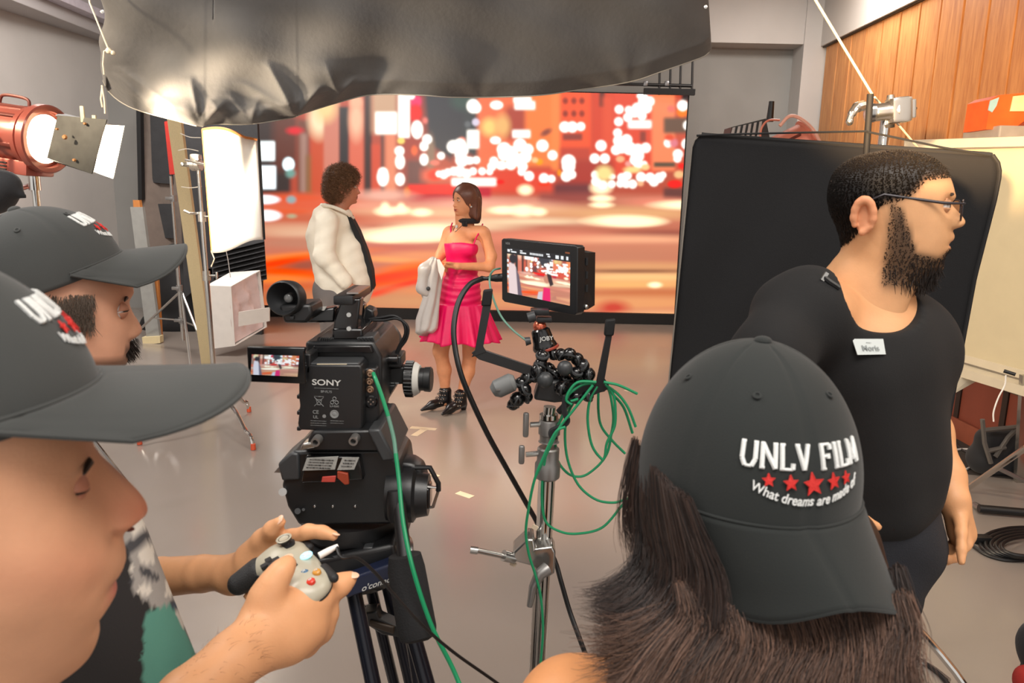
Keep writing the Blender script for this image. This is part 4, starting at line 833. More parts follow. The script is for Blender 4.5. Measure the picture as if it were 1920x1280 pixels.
def pb(name, pts, Y, depth, m, parent, bev=0.002, smooth=True):
    if len(pts) == 4 and not hasattr(pts[0], '__len__'):
        x0, y0, x1, y1 = pts; pts = [(x0, y0), (x1, y0), (x1, y1), (x0, y1)]
    o = MB().prism(pl(pts, Y), (0, depth, 0)).build(name, m, parent, smooth, sharp=40); fix_normals(o)
    return bevelled(o, bev) if bev else o
X3 = V((1, 0, 0)); 
def fx(Y): return (P(961, 640, Y)-P(960, 640, Y)).normalized(), (P(960, 639, Y)-P(960, 640, Y)).normalized()
cx3 = V((math.cos(ROLL), 0, -math.sin(ROLL))); cy3 = V((math.sin(ROLL), 0, math.cos(ROLL)))
YC = 1.18
k = thing('cinema_camera', 'black cinema camera with a battery on its back mounted on the tripod head', 'video camera', tuple(P(640, 812, YC+0.1)))
T = lambda name, pts, Y, d, m, par=None, bev=0.002: pb(name, pts, Y, d, m, par or k, bev)
bat = T('battery', [(560, 684), (675, 684), (679, 692), (680, 800), (672, 810), (562, 806), (558, 795), (562, 760), (560, 745)], YC, 0.055, M_cam, None, 0.003)
T('battery_top', [(570, 680), (672, 680), (676, 690), (562, 690)], YC+0.004, 0.05, M_dgrey, bat)
T('battery_label', [(594, 682), (650, 682), (650, 686), (594, 686)], YC+0.003, 0.01, mat('cream_label', lin(214, 200, 170), 0.6), bat, 0)
for yy in (740, 770, 800): T('battery_latch', (556, yy, 564, yy+8), YC+0.003, 0.04, M_cam, bat)
T('body', [(572, 640), (700, 640), (716, 668), (716, 770), (690, 800), (572, 796)], YC+0.055, 0.20, M_cam, None, 0.005)
T('body_top_bevel', [(588, 648), (694, 648), (700, 662), (580, 662)], YC+0.045, 0.02, M_camg)
T('side_module', [(672, 690), (706, 690), (712, 780), (698, 800), (676, 800)], YC+0.03, 0.10, M_cam, None, 0.004)
for px, py, r in ((694, 698, 8), (693, 713, 7.5), (694, 728, 7.5)): MB().lathe(P(px, py, YC+0.032), (0.15, -1, 0), [(0, r*pxm(YC)), (0.006, r*pxm(YC)), (0.007, r*.7*pxm(YC)), (0.012, r*.6*pxm(YC)), (0.012, r*.3*pxm(YC)), (0.004, r*.3*pxm(YC))], 18).build('bnc_connector', M_copper, k)
MB().lathe(P(696, 752, YC+0.032), (0.1, -1, 0), [(0, 0.0115), (0.004, 0.0115), (0.005, 0.009), (0.001, 0.008)], 20).build('audio_socket', M_camg, k)
for a_ in range(4): MB().cyl(P(696, 752, YC+0.032)+V((0.004*math.cos(a_*1.57), -0.004, 0.004*math.sin(a_*1.57))), P(696, 752, YC+0.032)+V((0.004*math.cos(a_*1.57), 0, 0.004*math.sin(a_*1.57))), 0.0012).build('socket_pin', M_steel, k)
def scribble(mb, o, w, h, seed=1):
    """small print too fine to read: a broken row of tiny strokes"""
    r_ = random.Random(seed); x = -w/2
    while x < w/2:
        l = r_.uniform(.5, 2.6)*h; l = min(l, w/2-x); mb.box(V(o)+cx3*(x+l/2), (max(l, 1e-4), .0003, h*r_.uniform(.35, .7)), rot=Matrix.Rotation(ROLL, 3, 'Y')); x += l+h*.35
# writing on the battery
t1 = MB(); o0 = P(612, 722, YC-0.0006); add_text(t1, 'SONY', o0, cx3, cy3, 0.0135, True, sx=1.32); t1.build('maker_lettering', M_txt, bat, False)
t2_ = MB(); add_text(t2_, 'BP-FL75', P(612, 736, YC-0.0006), cx3, cy3, 0.0055, True); scribble(t2_, P(612, 728, YC-.0008), 0.040, .0014, 3); add_text(t2_, 'Li-ion', P(627, 763, YC-.0006), cx3, cy3, 0.0066, True)
add_text(t2_, 'CE', P(592, 775, YC-.0006), cx3, cy3, 0.0085, True); add_text(t2_, 'UL', P(592, 784, YC-.0006), cx3, cy3, 0.0072, True); scribble(t2_, P(598, 743, YC-.0008), 0.016, .0018, 4)
for i in range(3): scribble(t2_, P(597, 789+i*4.2, YC-.0008), .026, .0014, 10+i)
for i in range(2): scribble(t2_, P(632, 789+i*4.2, YC-.0008), .022, .0014, 20+i)
t2_.build('small_lettering', M_txtd, bat, False)
ic = MB(); c = P(598, 753, YC-.001)
for (a0, b0_) in (((-9, 9), (9, -9)), ((9, 9), (-9, -9)), ((-6, 4), (6, 4)), ((-5, 4), (-3, -6)), ((5, 4), (3, -6)), ((-3, -6), (3, -6))):
    ic.tube([c+cx3*(a0[0]*pxm(YC))+cy3*(a0[1]*pxm(YC)), c+cx3*(b0_[0]*pxm(YC))+cy3*(b0_[1]*pxm(YC))], 0.0005, 4)
c = P(627, 752, YC-.001)
for j in range(3):
    an = R_(90+120*j); c1 = c+cx3*(5*pxm(YC)*math.cos(an))+cy3*(5*pxm(YC)*math.sin(an))
    ic.tube([c1+cx3*(3.4*pxm(YC)*math.cos(t))+cy3*(3.4*pxm(YC)*math.sin(t)) for t in np.linspace(0, 6.28, 12)], 0.0006, 4)
ic.build('recycling_marks', M_txtd, bat)
MB().lathe(P(627, 776, YC-.0001), (0, -1, 0), [(0, 0.0072), (0.0006, 0.0072), (0.0007, 0.005), (0.0002, 0.004), (0.0007, 0.003), (0.0007, 0.0001)], 24).build('round_mark', M_txtd, bat)
MB().lathe(P(608, 780, YC-.0001), (0, -1, 0), [(0, 0.003), (0.0006, 0.003)], 16).build('small_round_mark', M_txtd, bat)
# top plate, vents, handle
T('top_plate', [(596, 632), (686, 632), (694, 650), (586, 650)], YC+0.07, 0.17, M_cam)
T('vent_left', [(600, 633), (622, 633), (616, 648), (592, 648)], YC+0.065, 0.05, M_dgrey); T('vent_right', [(668, 633), (700, 630), (706, 650), (674, 648)], YC+0.065, 0.05, M_dgrey)
for j in range(5): T('vent_slat', [(601+j*4, 634), (603+j*4, 634), (598+j*4, 647), (596+j*4, 647)], YC+0.060, 0.01, M_blackm, None, 0); T('vent_slat', [(671+j*6, 634), (674+j*6, 634), (680+j*6, 647), (677+j*6, 647)], YC+0.060, 0.01, M_blackm, None, 0)
T('toothed_plate', [(700, 636), (706, 632), (712, 640), (708, 648), (714, 656), (706, 664), (712, 672), (700, 680), (694, 662)], YC+0.10, 0.012, mat('tan_metal', lin(150, 116, 96), 0.4, 0.4))
T('handle_rear_post', [(640, 560), (676, 560), (668, 636), (622, 636), (626, 600)], YC+0.075, 0.03, M_camg, None, 0.003)
T('handle_front_post', [(662, 556), (682, 572), (690, 630), (666, 636)], YC+0.20, 0.03, M_camg, None, 0.003)
MB().box(P(662, 552, YC+0.14), (0.034, 0.16, 0.016), bev=0.004).build('handle_grip', M_cam, k)
T('handle_base', (622, 616, 680, 640), YC+0.07, 0.14, M_camg, None, 0.004)
for py in (560, 590, 616): MB().cyl(P(654, py, YC+0.073), P(654, py, YC+0.070), 0.004, n=12).build('screw', M_steel, k)
T('handle_top_slot', (650, 548, 672, 551), YC+0.07, 0.10, M_steel, None, 0)
# viewfinder
vf = T('viewfinder_arm', [(566, 584), (628, 576), (628, 604), (570, 606)], YC+0.10, 0.035, M_camg, None, 0.004)
T('viewfinder_label', [(590, 575), (612, 575), (608, 582), (584, 582)], YC+0.098, 0.004, M_lgrey, vf, 0)
T('viewfinder_body', [(522, 572), (582, 570), (586, 590), (574, 606), (532, 606)], YC+0.03, 0.075, M_cam, None, 0.005)
T('viewfinder_button', (543, 592, 551, 599), YC+0.026, 0.01, M_camg, None, 0.001)
ec = P(540, 561, YC+0.025); er = 34*pxm(YC)
MB().lathe(ec+V((0, 0.03, 0)), (-0.22, -1, 0.05), [(0, er*0.75), (0.01, er*0.98), (0.028, er*1.03), (0.034, er*0.99), (0.036, er*0.92), (0.028, er*0.80), (0.012, er*0.55), (0.006, er*0.34), (0.008, er*0.28), (0.007, 0.001)], 40, sx=1.05).build('eyecup', mat('eyecup_rubber', lin(30, 31, 33), 0.45, var=0.06), k)
MB().ball(ec+V((-.003, 0.012, 0)), er*0.26, 18, sc=(1, .5, 1)).build('eyepiece_lens', mat('eyepiece_glass', lin(110, 112, 112), 0.12, var=0.03, coat=0.6), k)
# handle front: mic mount, cables
T('mic_mount', [(684, 575), (700, 582), (702, 596), (690, 604), (680, 600)], YC+0.17, 0.04, M_cam, None, 0.004)
for pts in ([(692, 598), (715, 595), (740, 592), (756, 604), (760, 625), (748, 650), (742, 665)], [(694, 600), (720, 600), (745, 597), (764, 612), (762, 635), (748, 655), (744, 668)]):
    MB().tube(spline([tuple(P(x_, y_, YC+0.16)) for x_, y_ in pts], 6), 0.0028, 8).build('cable', M_black, k)
# lens and focus wheel
lensx = MB().lathe(P(662, 690, YC+0.26), (0, 1, 0), [(0, 0.045), (0.01, 0.05), (0.06, 0.05), (0.065, 0.046), (0.10, 0.046), (0.11, 0.055), (0.16, 0.057), (0.165, 0.05)], 36).build('lens', M_camg, k)
MB().lathe(P(700, 650, YC+0.30), (0.10, 1, 0.02), [(0, 0.038), (0.002, 0.044), (0.05, 0.048), (0.052, 0.044), (0.03, 0.040)], 40).build('lens_shade', M_dgrey, k)
T('side_grip', [(706, 658), (722, 660), (724, 740), (706, 744)], YC+0.10, 0.10, M_blueb, None, 0.004)
T('focus_bracket', [(722, 690), (758, 688), (758, 720), (722, 722)], YC+0.15, 0.03, M_cam, None, 0.003)
T('focus_bracket_top', (722, 668, 752, 690), YC+0.13, 0.06, M_cam, None, 0.003); T('focus_clamp', [(724, 722), (742, 722), (728, 746), (718, 746)], YC+0.14, 0.02, M_cam)
MB().cyl(P(728, 674, YC+0.12), P(746, 674, YC+0.12), 0.009, n=16).build('clamp_knob', M_camg, k)
tx = MB(); scribble(tx, P(740, 718, YC+0.149), .016, .004, 5); tx.build('bracket_lettering', M_txtd, k, False)
fc = P(770, 710, YC+0.165); s = pxm(YC+0.165)
wh = MB().lathe(fc-V((10*s, 0, 0)), (1, -0.06, 0), [(0, 30*s), (0.002, 34*s), (16*s, 34*s), (18*s, 31*s)], 48).build('focus_wheel', M_camg, k)
for j in range(28):
    a_ = 2*math.pi*j/28; MB().cyl(fc+V((-9*s, 34*s*math.cos(a_), 34*s*math.sin(a_))), fc+V((6*s, 34*s*math.cos(a_), 34*s*math.sin(a_))), 1.6*s, n=6).build('wheel_rib', M_camg, wh)
MB().lathe(fc+V((8*s, 0, 0)), (1, -0.06, 0), [(0, 33*s), (1.5*s, 33*s), (10*s, 27*s), (10.5*s, 20*s)], 48).build('marking_disc', M_lgrey, wh)
MB().lathe(fc+V((18*s, 0, 0)), (1, -0.06, 0), [(0, 21*s), (1*s, 22.5*s), (9*s, 22.5*s), (10*s, 24*s), (21*s, 24.5*s), (23*s, 22*s)], 36).build('focus_knob', M_cam, wh)
MB().cyl(fc-V((48*s, 0, 0)), fc-V((8*s, 0, 0)), 8*s).build('focus_shaft', M_cam, wh)
# flip-out screen
def mini_scene(p, blue=0.0):
    city(p)
    p.poly([(590, 300), (620, 290), (640, 330), (660, 420), (664, 600), (588, 600), (585, 380)], (236, 214, 214), 6)
    p.poly([(640, 340), (662, 390), (690, 600), (655, 600)], (110, 96, 110), 6); p.ell(618, 262, 26, 42, (44, 40, 48), 0.3)
    p.poly([(835, 455), (880, 455), (885, 620), (820, 620)], (240, 36, 110), 5); p.poly([(885, 440), (908, 450), (922, 530), (870, 560), (866, 540), (894, 520)], (196, 130, 110), 5)
    p.ell(856, 385, 20, 34, (206, 140, 116), 0.3); p.poly([(855, 338), (885, 345), (902, 420), (880, 440), (868, 400)], (60, 44, 48), 6); p.poly([(800, 500), (830, 490), (822, 620), (780, 620)], (214, 206, 214), 6)
    if blue: p.C = p.C*(1-blue)+np.stack([p.C[..., 0]*0.75, p.C[..., 1]*1.05, p.C[..., 2]*1.25], -1)*blue
def quad_screen(name, TL, TR, BR, BL, cx0, cy0, cx1, cy1, m, par, nx=150, ny=90, over=None, blue=0.0, gain=1.0):
    p = Paint(cx0, cy0, cx1, cy1, nx, ny); mini_scene(p, blue); p.blur(1)
    p.C = np.clip(p.C, 0, 1)*gain
    if over:
        p.X, p.Y = np.meshgrid(np.linspace(0, 1, nx), np.linspace(0, 1, ny)); over(p)
    u, v = np.meshgrid(np.linspace(0, 1, nx), np.linspace(0, 1, ny)); u = u[..., None]; v = v[..., None]
    A_ = [np.array(q) for q in (TL, TR, BR, BL)]; G_ = (A_[0]*(1-u)+A_[1]*u)*(1-v)+(A_[3]*(1-u)+A_[2]*u)*v
    I, J = np.meshgrid(np.arange(nx-1), np.arange(ny-1)); b = (J*nx+I).ravel()
    return mesh_obj(name, G_.reshape(-1, 3), np.stack([b, b+nx, b+nx+1, b+1], 1), m, par, False, p.C.reshape(-1, 3))
lcd = T('flip_out_screen', [(462, 650), (572, 652), (570, 660), (574, 720), (466, 716)], YC-0.02, 0.012, M_camg, None, 0.002)
M_scr = screen_mat('monitor_picture', 1.0/EXPO)
quad_screen('screen_picture', *[P(x_, y_, YC-0.022) for x_, y_ in ((472, 664), (561, 667), (558, 706), (470, 702))], 560, 180, 1080, 560, M_scr, lcd, 110, 60, None, 0.8, 0.85)
T('screen_hinge', (568, 664, 582, 700), YC+0.0, 0.05, M_cam)
# ---- tripod head
th_ = thing('tripod', 'black fluid head tripod under the cinema camera with a pan handle at right', 'tripod', tuple(PZ(760, 1800, 0)))
H = lambda name, pts, Y, d, m, par=None, bev=0.003: pb(name, pts, Y, d, m, par or th_, bev)
H('camera_plate', [(586, 808), (700, 806), (712, 826), (716, 846), (572, 846), (578, 822)], YC-0.01, 0.17, M_cam, None, 0.004)
for px, py in ((597, 822), (667, 820)): MB().lathe(P(px, py, YC-0.012), (0, -1, 0), [(0, 0.008), (0.002, 0.008), (0.02, 0.0075), (0.02, 0.0045), (0.004, 0.004)], 20).build('support_rod', M_steeld, th_)
H('plate_lock', [(566, 832), (590, 828), (592, 840), (562, 846)], YC-0.015, 0.03, M_steel)
H('quick_release_rail', [(688, 806), (712, 804), (742, 862), (716, 866)], YC-0.02, 0.16, M_dgrey, None, 0.004)
hb = H('head_body', [(546, 846), (720, 842), (752, 870), (762, 940), (736, 984), (560, 986), (538, 950), (528, 912), (536, 870)], YC+0.0, 0.13, M_cam, None, 0.006)
H('left_drum', [(520, 870), (546, 848), (560, 850), (562, 900), (528, 902)], YC-0.005, 0.08, M_dgrey, None, 0.004); H('tilt_fin', [(513, 886), (534, 862), (540, 862), (538, 887)], YC+0.02, 0.03, M_steeld, None, 0.001)
H('level_panel', [(572, 856), (674, 856), (682, 900), (564, 906)], YC-0.016, 0.03, M_camg, None, 0.003)
lb_ = MB(); 
for pts, nm in (([(575, 859), (634, 856), (628, 880), (567, 882)], 'label'), ([(642, 858), (673, 858), (664, 880), (632, 881)], 'label')):
    H('paper_label', pts, YC-0.019, 0.003, mat('paper_label', lin(160, 160, 156), 0.5, var=0.15, vscale=300), hb, 0)
for j in range(4): scribble(lb_, P(603-j*2, 862+j*5, YC-0.0202), .040, .0022, 30+j)
for j in range(3): scribble(lb_, P(656-j*3, 863+j*5.5, YC-0.0202), .018, .0024, 40+j)
lb_.build('label_lettering', M_black, hb, False)
H('red_tag', [(604, 894), (630, 892), (628, 904), (602, 904)], YC-0.018, 0.004, mat('red_tag', lin(186, 70, 60), 0.5), None, 0.001); H('brake_lever', [(632, 884), (652, 888), (654, 908), (646, 909), (632, 896)], YC-0.022, 0.006, mat('brick_lever', lin(150, 60, 36), 0.5), None, 0.001)
for px in (590, 624, 666): MB().ball(P(px, 949, YC-0.001), 0.0028, 10).build('rivet', M_chrome, th_)
for px, py, r in ((530, 922, 8), (558, 958, 6), (569, 955, 3)): MB().cyl(P(px, py, YC-0.008), P(px, py, YC+0.03), r*pxm(YC), n=18).build('knob', M_steel if r > 7 else M_dgrey, th_)
MB().lathe(P(662, 975, YC+0.09), (0, 0, -1), [(-0.02, 0.092), (0.0, 0.092), (0.012, 0.088), (0.013, 0.080), (0.022, 0.080), (0.024, 0.098), (0.034, 0.100), (0.04, 0.094)], 48).build('pan_drum', M_cam, th_)
MB().lathe(P(668, 1025, YC+0.09), (0, 0, -1), [(-0.01, 0.09), (0.0, 0.105), (0.016, 0.106), (0.03, 0.092), (0.05, 0.085)], 48).build('bowl', M_camg, th_)
H('bowl_latch', (680, 1026, 700, 1038), YC-0.005, 0.02, M_dgrey)
# right side: pan handle with grip, drum, levers
MB().lathe(P(728, 925, YC+0.02), (1, 0, 0), [(0, 0.045), (0.02, 0.048), (0.045, 0.048), (0.05, 0.040), (0.07, 0.036)], 32).build('tilt_drum', M_cam, th_)
H('tilt_arm', [(740, 866), (772, 868), (790, 880), (800, 912), (800, 930), (770, 952), (744, 950)], YC+0.02, 0.05, M_cam, None, 0.006)
for pts in ([(778, 876), (806, 876), (822, 906), (822, 920)],): MB().tube([P(x_, y_, YC+0.0) for x_, y_ in pts], 0.0045, 8).build('crank', M_cam, th_)
MB().tube([P(800, 912, YC), P(824, 914, YC), P(812, 950, YC), P(800, 952, YC)], 0.003, 8).build('wire_lever', M_steel, th_)
H('drag_knob', (782, 916, 806, 956), YC-0.005, 0.04, M_camg, None, 0.004); MB().cyl(P(778, 936, YC+.01), P(784, 936, YC+.01), 0.017, n=24).build('knob_ring', M_steel, th_)
MB().lathe(P(742, 942, YC-0.03), (0.1, -0.2, -1), [(-0.02, 0.012), (0, 0.017), (0.02, 0.017), (0.03, 0.014)], 20).build('handle_socket', M_cam, th_)
MB().tube([P(748, 945, YC-0.035), P(760, 1060, YC-0.09)], 0.0115, 14).build('pan_handle', M_cam, th_)
MB().tube([P(759, 1040, YC-0.085), P(762, 1066, YC-0.09), P(782, 1180, YC-0.13), P(785, 1196, YC-0.135), P(786, 1203, YC-0.138)], [0.026, 0.030, 0.031, 0.028, 0.014], 22).build('foam_grip', mat('grip_foam', lin(26, 26, 28), 0.9, bump=0.2, bscale=300), th_)
# collar band and legs
H('leg_collar', [(590, 1052), (738, 1020), (748, 1062), (640, 1096), (600, 1100)], YC-0.01, 0.18, M_cam, None, 0.008)
nb_ = H('navy_badge', [(636, 1092), (741, 1054), (742, 1090), (652, 1122), (634, 1112)], YC-0.04, 0.05, M_blueb, None, 0.004)
tx = MB(); dx = (P(735, 1085, YC-.042)-P(682, 1103, YC-.042)).normalized(); add_text(tx, "o'connor", P(709, 1098, YC-0.042), dx, V((0.2, 0, 1)), 0.0165, True, sx=1.0); tx.build('badge_lettering', M_txt, nb_, False)
M_leg = mat('tripod_tube', lin(26, 28, 38), 0.28, 0.3, var=0.05)
for (x0, y0, x1, y1, Ya, Yb, r) in ((664, 1112, 699, 1280, YC, YC-0.06, .0135), (696, 1106, 738, 1280, YC+.10, YC+.14, .011), (724, 1090, 768, 1280, YC+.10, YC+.12, .011), (772, 1180, 800, 1280, YC-.03, YC-.06, .0135), (756, 1100, 784, 1280, YC+.04, YC+.02, .011)):
    A_, B_ = P(x0, y0, Ya), P(x1, y1, Yb); t = A_.z/(A_.z-B_.z); F_ = A_+(B_-A_)*t; F_.z = 0.012
    lg = MB().tube([A_, A_+(F_-A_)*0.45], r, 16).tube([A_+(F_-A_)*0.45, F_], r*0.8, 14).build('leg', M_leg, th_); MB().lathe(F_-V((0, 0, 0.012)), (0, 0, 1), [(0, 0.016), (0.02, 0.018), (0.03, 0.012)], 14).build('foot', M_blackm, lg)
H('leg_clamp', [(680, 1150), (706, 1146), (712, 1160), (748, 1176), (752, 1196), (716, 1190), (688, 1172)], YC+.05, 0.03, M_cam, None, 0.003)
H('clamp_plate', [(692, 1164), (740, 1176), (738, 1190), (694, 1176)], YC+.044, 0.008, mat('brown_plate', lin(70, 58, 48), 0.4, 0.3))
MB().cyl(P(682, 1146, YC+.09), P(704, 1142, YC+.09), 0.013, n=20).build('leg_ring', M_steel, th_)
gc = MB().tube(spline([tuple(P(x_, y_, Y_)) for x_, y_, Y_ in ((700, 700, YC+.02), (705, 712, YC), (716, 742, YC-.01), (728, 780, YC-.02))], 6), 0.0034, 8).build('green_video_cable', M_green); tag(gc, 'green cable plugged into the cinema camera and running down past the tripod', 'cable')
def sub(o, par, m_=None): o.parent = par; o.location = o.location-root_loc(par)
pts = [(728, 780, YC-.02), (738, 820, YC-.03), (742, 850, YC-.04)]; sub(MB().tube(spline([tuple(P(*q)) for q in pts], 6), 0.0034, 8).build('faded_section', M_green2), gc)
pts = [(742, 850, YC-.04), (748, 900, YC-.06), (756, 980, YC-.1), (775, 1070, YC-.14), (808, 1170, YC-.16), (850, 1255, YC-.17), (880, 1330, YC-.2)]; sub(MB().tube(spline([tuple(P(*q)) for q in pts], 6), 0.0036, 8).build('lower_section', M_green), gc)

# ================================================================ FIELD MONITOR, FLEXIBLE TRIPOD AND STAND
YM = 1.40; YML = 1.545
def MP(x, y, dy=0.0): return P(x, y, YML+(YM-YML)*(x-940)/143.0+dy)
mon = thing('field_monitor', 'small black camera monitor showing the man and the woman in pink', 'monitor', tuple(MP(1010, 590)))
fn_ = (MP(1083, 463)-MP(940, 447)).cross(MP(941, 563)-MP(940, 447)).normalized(); fn_ = fn_ if fn_.y > 0 else -fn_
bevelled(fix_normals(MB().prism([MP(940, 450), MP(943, 447), MP(1079, 460), MP(1083, 464), MP(1082, 586), MP(1077, 591), MP(946, 566), MP(941, 561)], fn_*0.022).build('case', M_cam, mon)), 0.0015)
MB().prism([P(1084, 470, YM+.012), P(1104, 474, YM+.03), P(1103, 574, YM+.03), P(1090, 582, YM+.012)], fn_*0.02).build('back_battery', M_cam, mon, False)
for py in (490, 515, 540): MB().box(P(1100, py, YM+0.028), (0.004, 0.012, 0.014)).build('side_port', M_blackm, mon)
MB().ball(P(1099, 575, YM+.02), 0.005, 10).build('side_screw', M_steel, mon)
def overlay(p):
    p.rect(-0.1, -0.1, 1.1, 0.13, (34, 34, 38), 0.01)
    w3 = (0.9, 0.93, 0.95)
    for x0, x1, y0, y1 in ((0.01, 0.05, 0.03, 0.085), (0.06, 0.09, 0.02, 0.045), (0.07, 0.16, 0.06, 0.09), (0.22, 0.26, 0.02, 0.045), (0.22, 0.32, 0.06, 0.09), (0.64, 0.69, 0.02, 0.045), (0.66, 0.70, 0.06, 0.09), (0.78, 0.83, 0.03, 0.10), (0.86, 0.90, 0.03, 0.10), (0.94, 0.97, 0.03, 0.10)): p.rect(x0, y0, x1, y1, w3, 0.008)
    for j in range(9): p.rect(0.38+j*0.024, 0.045, 0.396+j*0.024, 0.09, w3, 0.006)
    for j, y0 in enumerate((0.25, 0.36, 0.50, 0.60)): p.rect(0.0, y0, 0.03, y0+0.06, w3, 0.01)
fo = -fn_*0.0009
quad_screen('display', MP(951, 464)+fo, MP(1070, 479)+fo, MP(1069, 573)+fo, MP(952, 548)+fo, 575, 175, 1010, 560, screen_mat('monitor_picture_b', 1.0/EXPO), mon, 240, 180, overlay, 0.0, 1.0)
tx = MB(); md_ = (MP(1083, 463)-MP(940, 447)).normalized(); add_text(tx, 'HDR', MP(953, 458)+fo, md_, V((0, 0, 1)), 0.006, True); add_text(tx, 'Blackmagicdesign', MP(1008, 572)+fo, md_, V((0, 0, 1)), 0.0042); tx.build('case_lettering', M_txtd, mon, False)
MB().prism([MP(1054, 471)+fo, MP(1069, 473)+fo, MP(1069, 476)+fo, MP(1054, 474)+fo], fo*.3).build('status_lamp', mat('status_lamp', lin(150, 90, 60), 0.4), mon, False)
bevelled(MB().tube([MP(944, 520, .01), P(930, 521, YML+.01), P(912, 522, YML+.01), P(902, 522, YML+.01)], [0.009, 0.0085, 0.004, 0.006], 12).build('plug', M_cam, mon), 0.0005)
pcab = MB().tube(spline([tuple(P(x_, y_, Y_)) for x_, y_, Y_ in ((904, 522, YML+.01), (880, 534, 1.53), (860, 566, 1.5), (851, 610, 1.47), (853, 650, 1.45), (864, 700, 1.43), (884, 750, 1.43), (915, 815, 1.45), (950, 878, 1.5), (985, 940, 1.55), (1010, 985, 1.58), (1040, 1050, 1.58), (1052, 1090, 1.56), (1068, 1145, 1.54), (1088, 1200, 1.5), (1110, 1260, 1.5), (1130, 1320, 1.5))], 8), 0.0058, 10).build('black_power_cable', M_black); tag(pcab, 'thick black cable looping from the monitor down behind the stand column', 'cable')
tcab = MB().tube(spline([tuple(P(x_, y_, Y_)) for x_, y_, Y_ in ((938, 503, YML+.02), (925, 507, YML), (918, 522, YML), (922, 550, 1.52), (938, 590, 1.5), (960, 617, 1.47), (985, 637, 1.44))], 8), 0.0022, 8).build('thin_grey_cable', M_green2); tag(tcab, 'thin grey-green cable from the monitor to the knob of the ball head', 'cable')
# flexible tripod
gp = thing('flexible_tripod', 'flexible black tripod with bead-like ball joints gripping the stand under the monitor', 'tripod', tuple(P(1040, 760, YM)))
MB().box(P(1012, 584, YM+.03), (0.036, 0.03, 0.012), bev=0.003).build('quick_plate', M_cam, gp); MB().cyl(P(990, 596, YM), P(1004, 592, YM), 0.010, n=16).build('plate_knob', M_dgrey, gp)
MB().box(P(1020, 598, YM+.03), (0.03, 0.03, 0.01), bev=0.003).build('clamp', M_cam, gp)
MB().ball(P(1012, 612, YM+.03), 0.0135, 16).build('head_ball', mat('copper_ball', lin(214, 110, 84), 0.2, 0.7), gp)
ba = (P(1022, 655, YM+.03)-P(1010, 612, YM+.03)).normalized()
hd = MB().lathe(P(1013, 618, YM+.03), ba, [(-0.003, 0.015), (0, 0.0185), (0.026, 0.0215), (0.030, 0.0235), (0.036, 0.025), (0.040, 0.024), (0.041, 0.020)], 32).build('ball_head', M_camg, gp)
MB().lathe(P(1024, 651, YM+.03), ba, [(-0.0015, 0.0245), (0, 0.0258), (0.003, 0.0258), (0.0045, 0.024)], 32).build('rubber_band', M_amber, hd)
tx = MB(); add_text(tx, 'JOBY', P(1025, 638, YM+0.0045), V((math.cos(R_(8)), 0, math.sin(R_(8)))), V((-.1, 0, 1)), 0.0115, True); tx.build('head_lettering', M_txt, hd, False)
MB().tube([P(985, 640, YM+.02), P(995, 638, YM+.02)], [0.009, 0.007], 14).build('pan_knob', M_dgrey, gp)
balls = [(1017, 668, 13, 0), (1038, 664, 12, .02), (1052, 664, 12, 0), (1068, 664, 13, -.01), (1082, 673, 13, 0), (1092, 686, 14, 0), (1080, 699, 12, -.01), (1104, 702, 13, 0), (1088, 706, 13, .02), (1014, 682, 13, 0), (1008, 695, 14, -.01), (1002, 706, 12, 0), (1030, 690, 11, .02), (1053, 728, 15, -.01), (1060, 712, 13, .01), (1040, 700, 12, .02), (988, 708, 13, 0), (978, 718, 13, 0), (984, 730, 13, -.01), (970, 748, 15, 0), (962, 758, 12, .01), (988, 744, 12, .01), (1076, 722, 13, .02), (1092, 728, 13, .02), (1102, 742, 12, 0), (1080, 744, 14, .01)]
for i, (px, py, r, dy) in enumerate(balls):
    b_ = MB().ball(P(px, py, YM+dy), r*pxm(YM), 18).build('joint_ball', M_camg, gp)
    an = i*1.1; MB().lathe(P(px, py, YM+dy)-V((0, 0.002, 0)), (math.sin(an), -0.5, math.cos(an)), [(0.002, r*pxm(YM)*0.85), (0.0035, r*pxm(YM)*1.08), (0.006, r*pxm(YM)*1.0)], 18).build('rubber_ring', M_dgrey, b_)
M_gf = mat('grey_rubber_foot', lin(112, 114, 114), 0.5, var=0.05)
for px, py, r in ((1059, 690, 15), (1022, 712, 16)): MB().ball(P(px, py, YM-.02), r*pxm(YM), 18).build('rubber_foot', M_dgrey, gp)
ff_ = MB().tube([P(924, 734, YM-.01), P(932, 729, YM-.01), P(960, 716, YM-.01), P(966, 714, YM-.01)], [0.011, 0.0185, 0.0185, 0.012], 20).build('rubber_foot', M_gf, gp); MB().box(P(934, 730, YM-.031), (0.008, 0.004, 0.003)).build('foot_slot', M_steeld, ff_)
pb('mount_block', [(1010, 716), (1052, 712), (1100, 730), (1098, 750), (1040, 756), (1000, 750)], YM+.005, 0.05, M_dgrey, gp, 0.006)
